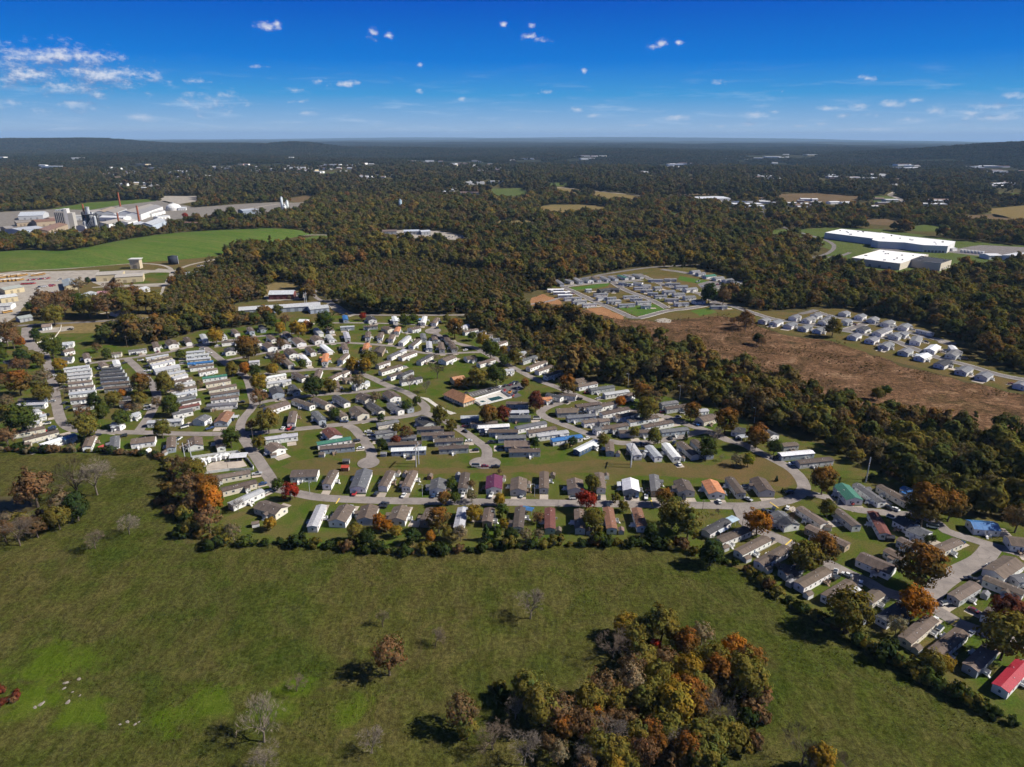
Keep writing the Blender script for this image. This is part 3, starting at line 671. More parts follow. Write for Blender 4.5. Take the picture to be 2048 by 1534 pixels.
def porch_mesh(w, d, h, roofed):
    b = MB(); b.box(-w/2, w/2, 0.02, d, h - 0.12, h, 0)
    for x in (-w/2 + 0.06, w/2 - 0.06):
        for y in (0.1, d - 0.06): b.box(x - 0.06, x + 0.06, y - 0.06, y + 0.06, 0, h + (2.2 if roofed else 0.95), 0)
    for x in (-w/2 + 0.06, w/2 - 0.06): b.box(x - 0.03, x + 0.03, 0.16, d - 0.12, h + 0.82, h + 0.92, 0); b.box(x - 0.02, x + 0.02, 0.16, d - 0.12, h + 0.05, h + 0.75, 0)
    b.box(-w/2 + 0.12, w/2 - 1.2, d - 0.09, d - 0.03, h + 0.82, h + 0.92, 0); b.box(-w/2 + 0.12, w/2 - 1.2, d - 0.08, d - 0.04, h + 0.05, h + 0.75, 0)
    for k in range(3): b.box(w/2 - 1.15, w/2 - 0.15, d + 0.28 * k, d + 0.28 * (k + 1), 0, h - 0.2 * (k + 1), 0)
    return b
PORCH = {}
for key, roofed, mt in (('w', False, 'trim'), ('t', False, 'timber'), ('r', True, 'trim')): PORCH[key] = porch_mesh(2.6, 2.2, 0.8, roofed).mesh('porch', mt)
def _pr():
    b = MB(); b.prism([(-0.1, 3.02), (2.5, 2.92), (2.5, 3.02), (-0.1, 3.12)], -1.5, 1.5); return b.mesh('porch_roof', 'shingle')
PORCH_ROOF = _pr()
def _gpr():
    b = MB(); b.prism([(-1.75, 2.85), (0, 3.75), (1.75, 2.85), (1.75, 2.97), (0, 3.87), (-1.75, 2.97)], -0.4, 2.5, axis='y'); return b.mesh('porch_roof', 'shingle')
GABLE_PORCH = _gpr()
VENT = (lambda b: (b.tube((0, 0, -0.3), (0, 0, 0.35), 0.13, 0.13, 8), b.mesh('vent', 'trim'))[1])(MB())
AC = (lambda b: (b.box(-0.45, 0.45, -0.45, 0.45, 0, 0.85), b.box(-0.35, 0.35, -0.35, 0.35, 0.85, 0.88, 1), b.mesh('air_conditioner', ['galvanised', 'dark_metal']))[2])(MB())
FOOT = []
SITES = []
N_HOME = 0
def jitter(c, r, a=0.10):
    k = 1 + r.uniform(-a, a); return (min(c[0] * k * (1 + r.uniform(-.03, .03)), .85), min(c[1] * k, .85), min(c[2] * k * (1 + r.uniform(-.04, .04)), .85), 1.0)
PADS = []
def home(name, a, b, code, label, cat, group, detail=2, pad=None, small=False, where=''):
    """a, b: ridge ends in the photograph; code: size, roof, wall"""
    global N_HOME
    N_HOME += 1; r = random.Random(N_HOME * 31 + 5)
    dbl = code[0] == 'd'
    hr = 5.0 if dbl else 4.15; he = 3.4
    w = (8.6 if dbl else 4.9) if not small else (8.6 if dbl else 5.4)
    p, q = G(*a, hr), G(*b, hr)
    L = max((q - p).length, 8.0 if not dbl else 9.0); mid = (p + q) / 2; yaw = math.atan2((q - p).y, (q - p).x)
    root = link(name, None, None, (mid.x, mid.y, 0.03), yaw); root.empty_display_size = 1
    tag(root, label, cat, group)
    FOOT.append((mid.x, mid.y, L, w, yaw))
    wc, rc = WALL[code[2]][0], ROOF[code[1]][0]
    if small: rc = tuple(k * 1.45 for k in rc) if code[1] in 'gb' else rc; wc = tuple(.45 * k + .38 for k in wc) if code[2] in 'BGT' else wc
    sk = 0.72; hx = L / 2 - 0.25; hy = w / 2
    m = MB(); m.prism([(-hy, sk), (hy, sk), (hy, he), (0, hr - 0.16), (-hy, he)], -hx, hx)
    o = link('wall', m.mesh('wall', 'siding'), root); o.color = jitter(wc, r, 0.07)
    m = MB(); m.box(-hx + 0.06, hx - 0.06, -hy + 0.06, hy - 0.06, -0.03, sk - 0.002)
    o = link('skirting', m.mesh('skirting', 'siding'), root); o.color = jitter(wc if r.random() < 0.85 else (0.33, 0.33, 0.32), r, 0.1)
    ov = 0.32; sl = (hr - he) / hy; m = MB(); yo = hy + ov; ze = he - sl * ov
    m.prism([(-yo, ze), (0, hr - 0.13), (yo, ze), (yo, ze + 0.13), (0, hr), (-yo, ze + 0.13)], -hx - 0.3, hx + 0.3)
    roof = link('roof', m.mesh('roof', 'metal_roof' if code[1] in METAL else 'shingle'), root); roof.color = jitter(rc, r, 0.14 if code[1] not in METAL else 0.06)
    if detail >= 2:
        for k in range(2 + r.randrange(2)):
            vx = r.uniform(-hx * .8, hx * .8); vy = r.choice((-1, 1)) * hy * r.uniform(.2, .5)
            link('vent', VENT, roof, (vx, vy, hr - sl * abs(vy)))
    # openings
    n = max(3, int(L / 3.3)); dk = r.randrange(1, n - 1) if n > 2 else 0
    zc = 1.95
    for s in (-1, 1):
        dd = dk if s < 0 else (n - 1 - dk)
        for k in range(n):
            x = -hx + (k + 0.5) * 2 * hx / n
            if k == dd:
                o = link('door', DOOR, root, (x, s * hy, sk + 0.02), 0 if s > 0 else math.pi); o.color = (*r.choice(((.6,.6,.58),(.6,.6,.58),(.08,.12,.2),(.5,.48,.42))), 1)
                if detail >= 1:
                    key = r.choice('wwwtr') if s < 0 or r.random() < .55 else None
                    if key:
                        po = link('porch', PORCH[key], root, (x, s * (hy + 0.03), 0), 0 if s > 0 else math.pi)
                        if key == 'r':
                            pr = link('porch_roof', GABLE_PORCH if dbl or r.random() < .4 else PORCH_ROOF, po); pr.color = roof.color
            elif detail >= 2 or (k + (s > 0)) % 2 == 0:
                link('window', WIN[r.choice((0, 0, 1, 2))], root, (x, s * hy, zc), 0 if s > 0 else math.pi)
        ys = (-hy * .45, hy * .45) if dbl else ((0,) if r.random() < .8 else (-.9, .9))
        if detail >= 1:
            for y in ys:
                if r.random() < .8: link('window', WIN[r.choice((0, 1))], root, (s * hx, y, zc), -s * math.pi / 2)
    if detail >= 2 and r.random() < .6: link('air_conditioner', AC, root, (r.uniform(-hx * .6, hx * .6), (hy + .9) * r.choice((-1, 1)), -0.02))
    if pad is None and r.random() < (.9 if small else .6): pad = r.choice((1, 2, 3, 4, 4))
    if pad is not None:
        # a concrete parking pad beyond one end, or along one side of the home
        if pad in (1, 2):
            sx = (1 if pad == 2 else -1); x0, x1, y0, y1 = hx + 0.6, hx + 6.6, -w * .45, w * .5
            if sx < 0: x0, x1 = -x1, -x0
        else:
            sy = 1 if pad == 3 else -1; k = r.uniform(-.3, .3) * L; x0, x1 = k - 2.8, k + 2.8; y0, y1 = sorted((sy * (hy + .8), sy * (hy + 6.4)))
        M = Matrix.Translation((mid.x, mid.y, 0)) @ Matrix.Rotation(yaw, 4, 'Z')
        P = [M @ Vector(c) for c in ((x0, y0, 0), (x1, y0, 0), (x1, y1, 0), (x0, y1, 0))]
        PADS.append((M @ Vector(((x0 + x1) / 2, (y0 + y1) / 2, 0)), yaw if pad in (1, 2) else yaw + math.pi / 2, where, N_HOME))
        tag(link('driveway', sheet_mesh('driveway', P, 0.062 + 0.0008 * (N_HOME % 12), 'drive_concrete')), kind='structure')
    return root
TILE = {'A': (0, 640, 5.12), 'B': (400, 620, 5.12), 'C': (800, 620, 5.12), 'D': (1200, 700, 5.12), 'E': (350, 850, 5.12), 'F': (700, 850, 5.12), 'G': (1050, 850, 5.12),
        'H': (1400, 850, 5.12), 'I': (1648, 900, 5.12), 'J': (1648, 1150, 5.12), 'K': (1348, 1020, 5.12), 'P': (1080, 520, 9.31), 'O': (1280, 520, 9.31), 'Q': (1480, 590, 6.827),
        'S': (1748, 590, 6.827), 'M': (0, 360, 4.0), 'X': (1100, 1200, 4.096), 'Y': (680, 1180, 3.938), 'Z': (0, 1180, 2.926), 'V': (0, 880, 4.267), 'U': (1548, 1300, 4.096), '1': (0, 0, 1.0),
        'L': (512, 360, 4.0), 'N': (1024, 360, 4.0), 'W': (1536, 360, 4.0)}
def T(t, x, y):
    ox, oy, s = TILE[t]; return (ox + x / s, oy + y / s)
def rows(text):
    for ln in text.split('/'):
        f = ln.split()
        if f: yield f
def block(text, where, order='L', name='mobile_home', word='mobile home', cat='mobile home', group='homes of the park', detail=2, pads=None, small=False):
    """one row or column of homes; each entry: tile x1 y1 x2 y2 code [pad]"""
    it = []
    for f in rows(text):
        t = f[0]; a = T(t, float(f[1]), float(f[2])); b = T(t, float(f[3]), float(f[4]))
        it.append((a, b, f[5], int(f[6]) if len(f) > 6 else None))
    it.sort(key=lambda e: (e[0][0] + e[1][0]) if order == 'L' else (e[0][1] + e[1][1]))
    for k, (a, b, code, pad) in enumerate(it, 1):
        rw, ww = ROOF[code[1]][1], WALL[code[2]][1]
        pos = f'{ordinal(k)} from {"left" if order == "L" else "top"}'
        if pad is None and pads: pad = pads[k % len(pads)]
        home(name, a, b, code, f'{rw}-roofed {ww} {word}, {pos} {where}'.replace('pale grey-roofed', 'pale-grey-roofed'), cat, group, detail, pad, small, f'{pos} {where}')
block('''A 650 490 915 458 slW/A 680 520 935 490 slW/A 690 555 940 530 slW/A 690 588 930 566 slW/A 695 640 945 612 stW/A 700 690 965 662 stW/A 705 745 980 715 slW/A 720 805 985 778 stW/A 745 870 960 848 stW''',
      'in the westernmost stack of white homes', 'T')
block('''A 1040 490 1240 475 skB/A 1020 525 1265 505 skG/A 1025 560 1290 540 skG/A 1030 602 1310 580 skB/A 1040 645 1330 622 sbG/A 1070 688 1350 668 sbG/A 1220 790 1400 775 skG/A 1220 838 1380 822 sbG''',
      'in the dark-roofed stack beside it', 'T')
block('''A 1490 385 1720 345 slC/A 1515 422 1755 370 stC/A 1540 455 1780 402 slW/A 1570 500 1830 450 dlG/A 1700 548 1890 510 slC/A 1760 585 1910 545 slW/A 1780 622 1960 585 stW/A 1790 665 1990 622 slW/A 1740 715 2010 668 stW/A 1760 762 2010 715 slW/A 1790 805 2000 765 sgB/A 1850 842 2048 800 sbW/A 1820 890 2040 850 smG/A 1760 950 1970 908 sgW''',
      'in the long stack west of centre', 'T')
block('''B -140 425 50 408 slW/B -145 462 90 440 slW/B -140 500 110 478 slC/B -130 540 135 515 suW/B -110 578 140 548 stW/B -20 625 175 590 stW/B 20 688 275 655 seW/B 50 745 310 702 stC/B 80 805 370 755 stC/B 100 855 400 813 stB/B 105 905 395 868 stW/B 70 965 380 942 sgW''',
      'in the stack left of the orange trees', 'T')
block('''A 640 228 750 218 dlW/A 640 305 735 285 dtW/A 640 380 730 372 dkW/A 873 335 892 388 stW 2/A 1160 332 1225 326 stC/A 1310 312 1500 287 sgW/A 1580 220 1602 275 stW 2/A 1735 195 1775 240 dbW 2/A 1900 170 1935 222 sbW 2/A 1030 425 1075 465 stC/A 1180 405 1200 455 swW''',
      'along the north-west street')
block('''A 0 175 60 162 slW/A 30 420 170 392 skB/A 180 432 280 420 stT/A 190 805 470 790 sbB/A 180 855 470 842 slW/A 345 912 385 940 slW/A 360 978 440 965 slW/A 280 1048 410 1035 slC/A 110 1150 460 1085 sbC/A 230 1212 595 1122 sbC/A 410 1270 640 1195 swW/A 640 1205 760 1162 suB''',
      'among the trees by the left edge', 'T')
block('''A 935 1175 885 1290 stW 1/A 1175 1182 1168 1300 sgW 1/A 1340 1220 1590 1190 dtW 3/A 1755 1187 1747 1300 stB 1/E 195 112 205 195 dtW 1/E 440 108 470 215 stW 1/A 1510 1032 1870 1010 slW/A 1150 1052 1250 1062 slW/A 1320 970 1410 942 slW/B -20 1115 50 1068 dgW/B 280 1030 205 1130 dnB 2''',
      'along the lower left street')
block('''B 20 242 55 300 slW 2/B 205 228 248 270 slW 2/B 335 190 382 235 stW 2/B 500 170 532 212 stB 2/B 620 150 645 192 skB/B 700 252 758 296 stW/B 870 216 930 280 stB/B 1180 180 1240 235 slW/B 1310 155 1352 205 stW 2/B 1435 166 1580 158 slB/B 1670 160 1820 152 sbG/B 1480 50 1492 95 suB/B 1735 55 1768 90 dkW 2/B 1985 60 2002 110 swW 2/B 1020 92 1100 95 dwW/B 1890 160 1960 186 dtC 2/C 255 60 230 125 swW 2/C 385 75 345 130 stW 2''',
      'in the northernmost row by the woods')
block('''B 215 325 425 300 sbW/B 292 375 312 412 dkW/B 530 270 610 335 sbW 2/B 680 325 740 370 dtW 2/B 830 295 882 345 dtW 2/B 980 275 1040 326 dtW 2/B 1170 255 1222 300 dtW 2/B 1310 246 1350 296 slW 2/B 1490 220 1512 285 slG 2/B 1725 215 1715 276 stW 2/B 1858 225 1838 280 stW 2/B 1975 245 1950 295 stW 2/B 2032 168 2012 216 soW 2/C 100 180 190 160 dbW''',
      'in the second row from the north')
block('''B 700 432 745 450 sbD/B 900 395 962 440 dbW 2/B 1100 375 1162 430 sbW/B 1250 350 1332 415 swW/B 1470 335 1492 402 stW/B 1710 335 1692 402 soW 1/B 1852 365 1812 425 dbT/B 2060 410 1935 470 sgW 2/C 90 260 5 330 slW 2/C 195 290 110 360 sbW 2/C 230 235 246 290 sgG/C 345 250 362 302 stG/C 460 250 502 320 sbG/C 415 325 432 400 stG 2/C 520 320 560 395 sbG 2/C 295 315 302 385 slB 2''',
      'along the curved upper street')
block('''B 500 522 610 512 slW/B 850 480 932 555 stG 2/B 1040 455 1112 530 swW 2/B 1290 440 1276 525 soW 2/B 1505 440 1432 510 stW 2/B 1600 527 1680 502 slW/B 1810 557 1930 517 stW/B 1840 622 2060 555 sbW/B 1930 672 2060 628 sbW/C 0 420 40 402 slW/C 0 477 155 420 stW 3/C 190 522 320 450 skW/C 430 502 540 456 dtW 2/C 670 476 770 460 dbW/C 800 542 960 492 stW/C 1090 612 1140 602 slW/C 0 662 120 612 skG/C 0 722 220 682 skW''',
      'around the middle lawn')
block('''B 655 687 875 647 swW/B 670 742 930 706 slW/B 760 775 800 840 dkB/B 960 632 1072 692 sbW/B 1225 600 1190 690 stW/B 930 760 992 830 skB/B 1330 692 1440 636 stW/B 1450 642 1530 602 stW/B 1470 706 1560 682 stT/B 1380 720 1402 790 stT 2/B 1570 772 1720 722 slW''',
      'inside the inner loop street')
block('''B 670 996 890 926 dtW/B 960 905 1150 970 sbW/B 1165 895 1312 960 sbC/B 1380 868 1506 945 skW/B 1640 845 1742 896 dbC/B 1920 820 2002 880 dbW/B 955 1030 930 1150 stW 2/B 1170 1030 1252 1120 sgB 2/B 1350 985 1482 1082 stC/B 1580 980 1672 1055 dtC 2/B 1730 940 1862 1026 skC/B 1940 940 2060 1020 sgW/C 20 930 112 1000 sgB/C 210 1080 302 1150 dkG''',
      'in the slanted rows left of the clubhouse')
block('''C 512 122 620 112 doT/C 620 177 690 142 slW/C 650 217 790 187 stW/C 740 237 870 207 skW/C 850 257 940 242 stW/C 940 292 1010 286 sgB/C 990 347 1085 312 stW/C 1110 377 1160 357 stW/C 1230 432 1262 424 slW/C 1240 512 1390 462 sgG 4/C 1310 582 1490 516 stW 4/C 1400 617 1555 561 stW 4/C 1485 667 1655 611 stW 4/C 1790 712 1880 692 dtT/C 1815 772 2010 732 stW 4/D -105 396 140 360 sgG/D 40 442 290 406 slW/D 210 482 340 436 stW/D 620 542 790 517 sgG/D 665 587 910 552 sbG/D 1010 612 1090 602 slW/D 1020 692 1180 652 dtC 1/D 1380 790 1460 800 dkW/D 1700 815 1772 850 dkW/D 1860 962 2020 947 stG''',
      'along the right-hand wood edge')
block('''C 1505 847 1660 887 skW 2/C 1630 847 1810 867 sbW/C 1470 897 1525 891 soW/C 1085 940 1320 947 sbG/C 1110 1032 1320 1027 slB/C 1110 1082 1340 1082 sgB 2/C 620 1087 810 1082 slB/C 720 1142 1000 1137 sbG/C 800 1187 1120 1167 swB/C 905 1227 1210 1227 sbG/C 1000 1292 1290 1282 sgW 1/C 1065 1345 1330 1342 dtG 1/F 1625 252 1950 245 sbG/C 1185 1197 1490 1137 sgW/C 1305 1237 1595 1192 stW/C 1400 1272 1720 1232 slW/C 1550 1322 1860 1277 suW/G 525 250 735 148 swN''',
      'in the rows below the swimming pool')
block('''C 1600 1012 1810 1002 dtG/C 1705 1087 2000 1062 sgB/C 1870 1137 2060 1112 stW/C 1800 972 2048 942 sbT/C 1920 1003 2060 980 sgW/C 2010 1212 2070 1196 sgW/D 0 562 150 527 sbW/D 10 642 290 582 sbW/D 150 677 280 652 stW/D 0 712 70 702 stG/D 270 652 390 622 sbB/D 290 717 590 667 sbW 2/D 440 772 740 717 sbW 2/D 0 792 280 747 sbG/D 195 827 540 817 sbG/D 620 822 900 792 sgB''',
      'in the rows right of the pool')
block('''F 165 1195 445 1187 sbG/C 215 1262 560 1252 sbG/C 350 1327 650 1312 sbG 2/F 905 222 1215 207 sbG 2/F 390 182 735 167 sbB/F 330 117 680 107 sgW/F 420 242 780 227 swB/B 1810 1162 2030 1122 sgC/B 1790 1247 2010 1217 sgG 1''' .replace('F 165 1195 445 1187', 'C 170 1202 450 1192'),
      'in the dark rows between both dead ends', 'T')
block('''B 1310 1200 1390 1276 dmW 1/B 1195 1357 1545 1300 seW 2/B 1225 1402 1585 1370 sbB 2/B 660 1307 1000 1262 slW/E 975 176 1062 236 dtW 2/E 340 537 770 462 stC 2/E 470 652 830 562 sbC 2/E 560 802 890 652 slW 2/E 860 782 1090 850 dbC/E 1190 472 1465 464 dbW''',
      'beside the street junction', 'T')
block('''D 95 930 106 1030 stG/D 310 950 392 1070 slW/D 500 970 602 1086 slW/D 670 945 792 1090 swW/D 820 930 982 1066 sbG/D 960 910 1132 1062 sbB''', 'in the slanted row above the power line lawn')
block('''E 1630 455 1550 600 stW 2/E 1940 440 1868 625 dgW 2/F 420 460 332 620 stW 2/F 650 460 572 625 stW 2/F 912 535 892 640 dgW 2/F 1182 480 1152 640 sbW 2/F 1480 500 1472 630 dpW 2/F 1732 525 1722 650 dtG 2/F 1990 470 1986 640 stG 2/G 510 535 522 640 dtG 2/G 760 480 782 640 stW 2/G 1077 535 1092 650 dwG 2/G 1320 500 1342 672 sgT 2/G 1602 545 1662 660 dbG 2/G 1892 550 1972 680 doW 2/H 302 525 430 690 sbG/H 592 525 692 660 dbG''',
      'in the row above the long street')
block('''E 1500 810 1402 1030 slW 1/E 1760 805 1652 965 dtW 1/F 202 805 152 945 dtW 1/F 532 815 472 950 dtW 1/F 832 840 762 980 stT/F 1157 835 1112 1040 slW 1/F 1430 840 1402 980 stT/F 1745 830 1722 1040 sbW 1/G 255 840 257 1050 smG 1/G 555 850 567 1050 stG/G 850 835 892 1050 snW 1/G 1142 840 1202 1030 snW 1''',
      'in the row below the long street')
block('''H 815 290 1155 260 swB/H 1000 368 1350 332 sbG 1/H 1450 590 1592 742 deW 2/H 1600 590 1872 777 sgW/I 570 350 876 522 stC 2/I 815 372 940 430 suW''', 'below the wood on the right')
block('''H 60 1082 282 960 skW/H 190 1167 492 1045 sbW/H 390 1292 692 1140 stW 2/H 600 1402 902 1236 stW 2/K 1110 622 1290 562 sbG/K 1280 752 1572 590 stW 2/K 1560 882 1822 720 stW 2/J 440 242 572 156 stC 2/J 590 442 832 286 skW/J 830 652 1112 420 stC 2/J 1140 782 1422 556 stW/J 1500 932 1722 720 stB/J 1810 1142 2060 880 srW''',
      'in the slanting row along the pasture hedge')
block('''H 790 872 952 1002 dgW/H 1020 830 1282 1000 stW/H 1400 850 1612 1022 sbG/H 1100 1020 1522 1217 stT/H 1770 876 1902 1106 smW/I 790 682 912 748 dkW/I 890 762 1080 842 dgW/I 1500 732 1780 752 duW/I 770 892 962 982 stG/I 1150 1012 1382 912 stC 2/I 640 1002 852 1112 stG/I 370 1052 722 1202 dbW/I 1930 900 2060 916 dtW/I 1740 1237 1962 1097 dtW/J 1640 6 2060 172 sbW/I 1985 1302 2070 1290 sgG/J 1330 217 1562 76 stG/J 1680 422 1762 342 stW''',
      'between the two right-hand streets')
KW = dict(name='small_house', word='bungalow', cat='bungalow', group='mobile homes of the new subdivision', detail=1, small=True)  # mobile homes too, on the plots of the new subdivision
block('''P 310 362 412 440 sgB 2/P 480 352 602 392 sgT 2/P 640 322 762 392 sgB 2/P 820 317 950 362 dgW 2/P 982 297 1112 362 sbG 2/P 1142 297 1282 352 sgB 2/P 1292 287 1432 342 sgB 2/P 1462 272 1622 322 seG 2/P 1572 265 1742 312 sgG 2/P 1742 252 1902 302 sgG''', 'in the back row of new subdivision', **KW)
block('''P 135 537 440 530 swG 2/P 245 582 560 577 swG 2/P 330 637 600 632 swB 2/P 450 697 770 682 sgW 2/P 600 762 860 742 sgG 2/P 790 817 1050 802 sgW 2''', 'in the leftmost subdivision column', 'T', **KW)
block('''P 850 537 950 532 slG/P 1090 542 1282 522 dkD/P 1290 512 1482 522 dkD/P 1000 622 1252 607 sgG/P 1060 692 1240 672 sgG/P 1240 690 1412 680 sgB/P 1250 752 1502 737 sgW/P 1460 817 1762 802 sgB 1/P 1550 662 1832 652 sgW/P 1680 707 1902 702 sgG/P 1800 772 2060 752 sgG/P 1880 832 2060 832 sgW''', 'in the left subdivision block', **KW)
block('''P 1470 402 1722 432 sgB/P 1742 397 1912 412 dgW/P 1900 452 2060 450 dgW/P 1750 502 2012 492 sgB/P 1870 542 2100 547 sgB/P 2000 592 2200 602 sgB/O 260 492 392 482 dgC/O 430 562 640 552 dgW/O 270 652 492 642 sgB/O 620 612 822 602 dgW/O 460 712 722 712 sgB/O 820 667 1022 657 dgW/O 640 792 770 787 sgW/O 775 787 902 782 sgB/O 1000 742 1192 722 dgW/O 1310 847 1622 842 sgB''', 'in the middle subdivision block', **KW)
block('''O 150 352 430 352 sgB/O 450 342 682 342 sgB/O 470 422 742 422 sgG/O 660 467 882 462 dgW/O 830 527 1042 502 dgW''', 'in the upper subdivision block', **KW)
block('''O 950 197 1102 182 dgW 4/O 1060 232 1202 222 dgW 4/O 1200 282 1392 262 deW 4/O 1380 317 1542 302 dgW 4/O 1560 357 1712 337 dgW 4/O 1730 402 1912 382 dgW 4''', 'in the subdivision row under the trees', **KW)
block('''Q 300 335 376 305 dgW/Q 455 365 546 328 dgW/Q 650 400 737 362 dgW/Q 850 435 942 400 dgW/Q 1050 465 1142 428 dgW/Q 1530 552 1612 510 dgW/Q 1770 602 1852 560 dgW/Q 1960 682 2050 630 dgG/S 400 762 482 715 dgG/S 620 832 732 785 dwW/S 890 932 1012 875 dkW/S 1190 1022 1292 960 dgG/S 1470 1092 1562 1040 dgG/S 1990 1212 2070 1170 dgW''', 'in the row beside the brown clearing', **KW)
block('''Q 720 292 792 258 dgW/Q 900 327 992 285 dgW/Q 1010 262 1082 240 dgW/Q 1120 357 1212 315 dgW/Q 1200 302 1267 270 dgW/Q 1420 352 1492 320 dgW/Q 1650 452 1732 420 dkW/Q 1870 502 1962 460 dgW/Q 1960 462 2032 435 dgW/S 270 547 352 500 dgG/S 370 522 422 490 dgW/S 560 622 602 550 dgW/S 760 732 852 670 dwW/S 1050 802 1142 740 dgG/S 1060 682 1112 740 swB''', 'in the middle row east of subdivision', **KW)
block('''Q 1400 237 1462 210 dgG/Q 1620 282 1682 250 dgW/Q 1790 327 1852 290 dgG/Q 1980 377 2050 340 dgW/S 170 372 242 335 dgW/S 390 422 462 380 dgW/S 590 462 812 512 sgB''', 'in the row below the eastern woods', **KW)
# ------------------------------------------------------------------ trees
def leaf_quads(C, Nrm, size, rg, aspect=0.8):
    """one small quad per leaf clump at C facing about Nrm"""
    n = len(C); up = rg.normal(size=(n, 3)); a = np.cross(Nrm, up); a /= np.linalg.norm(a, axis=1)[:, None] + 1e-9; b = np.cross(Nrm, a)
    s = (size * rg.uniform(0.6, 1.35, n))[:, None]
    V = np.stack([C - a * s - b * s * aspect, C + a * s - b * s * aspect * 0.7, C + a * s * 0.8 + b * s * aspect, C - a * s * 0.9 + b * s * aspect * 0.8], 1)
    return V.reshape(-1, 3)
def crown_points(rg, nclump, nleaf, rx, rz, zc, flat=0.0, shape='round', clump=0.30):
    d = rg.normal(size=(nclump, 3)); d /= np.linalg.norm(d, axis=1)[:, None]
    d[:, 2] = np.where(d[:, 2] < -0.80, -d[:, 2] * 0.6, d[:, 2])
    rad = rg.uniform(0.35, 1.0, nclump) ** 0.55 * rg.uniform(0.82, 1.12, nclump)
    K = d * rad[:, None] * np.array([rx, rx, rz])
    if shape == 'cone':
        t = rg.uniform(0, 1, nclump) ** 1.3; ang = rg.uniform(0, 2 * np.pi, nclump); rr = (1 - t) * rx * rg.uniform(0.5, 1, nclump)
        K = np.stack([rr * np.cos(ang), rr * np.sin(ang), (t * 2 - 1) * rz], 1)
    K = K + np.array([0, 0, zc])
    which = rg.integers(0, nclump, nclump * nleaf)
    o = rg.normal(size=(len(which), 3)); o /= np.linalg.norm(o, axis=1)[:, None]
    cr = rx * clump * rg.uniform(0.6, 1.3, nclump)
    off = o * (cr[which] * rg.uniform(0.35, 1.0, len(which)) ** 0.5)[:, None]; off[:, 2] *= 0.75
    P = K[which] + off
    out = P - np.array([0, 0, zc]); out /= np.linalg.norm(out, axis=1)[:, None] + 1e-9
    Nn = out * 0.9 + o * 0.7 + rg.normal(size=o.shape) * 0.2 + np.array([0, 0, 0.2]); Nn /= np.linalg.norm(Nn, axis=1)[:, None]
    return P, Nn, which
def add_v(me, per_leaf):
    """per-leaf colour variation, 4 vertices a leaf"""
    col = np.ones((len(per_leaf) * 4, 4), np.float32); col[:, :3] = np.repeat(per_leaf, 4, 0)
    at = me.color_attributes.new('v', 'FLOAT_COLOR', 'POINT'); at.data.foreach_set('color', col.ravel())
def crown_mesh(name, seed, nclump, nleaf, leaf, mat, rx=4.0, rz=3.9, zc=6.0, shape='round', clump=0.30, autumn=0.0):
    rg = np.random.default_rng(seed)
    P, Nn, which = crown_points(rg, nclump, nleaf, rx, rz, zc, shape=shape, clump=clump)
    V = leaf_quads(P, Nn, leaf, rg); F = np.arange(len(V)).reshape(-1, 4)
    me = np_mesh(name, V, F, [mat])
    cl = rg.uniform(0.80, 1.22, nclump)[which]; lf = rg.uniform(0.82, 1.2, len(which)); k = (cl * lf)[:, None]
    hue = rg.normal(0, 0.06, (len(which), 1)) + rg.normal(0, 0.09, (nclump, 1))[which]
    c = np.concatenate([k * (1 + hue), k, k * (1 - hue * 0.6)], 1)
    if autumn:   # tops turn first
        t = np.clip((P[:, 2:3] - zc) / rz, 0, 1) * autumn
        c = c * np.concatenate([1 + 2.2 * t, 1 + 0.35 * t, 1 - 0.3 * t], 1)
    add_v(me, np.clip(c, 0.2, 4.0)); return me
def limb(b, p, q, r0, r1, n=6): b.tube(p, q, r0, r1, n, caps=False)
def trunk_mesh(name, seed, h=5.2, r=0.24, mat='bark'):
    rd = random.Random(seed); b = MB(); top = Vector((rd.uniform(-.3, .3), rd.uniform(-.3, .3), h * .55))
    b.tube((0, 0, -0.2), (0, 0, 0.4), r * 1.5, r * 1.05, 8); limb(b, (0, 0, 0.4), top, r * 1.05, r * .75, 8)
    for k in range(6):
        a = k * 1.05 + rd.uniform(-.3, .3); L = rd.uniform(1.8, 3.2); e = top + Vector((math.cos(a) * L * .75, math.sin(a) * L * .75, L * rd.uniform(.6, 1.1)))
        limb(b, top - Vector((0, 0, rd.uniform(0, .8))), e, r * .5, r * .15, 5)
        for j in range(2):
            a2 = a + rd.uniform(-.8, .8); L2 = rd.uniform(.8, 1.6); limb(b, top.lerp(e, .6), e + Vector((math.cos(a2) * L2, math.sin(a2) * L2, L2 * .6)), r * .22, r * .07, 4)
    limb(b, top, top + Vector((0, 0, h * .6)), r * .7, r * .2, 6)
    return b.mesh(name, mat, True)
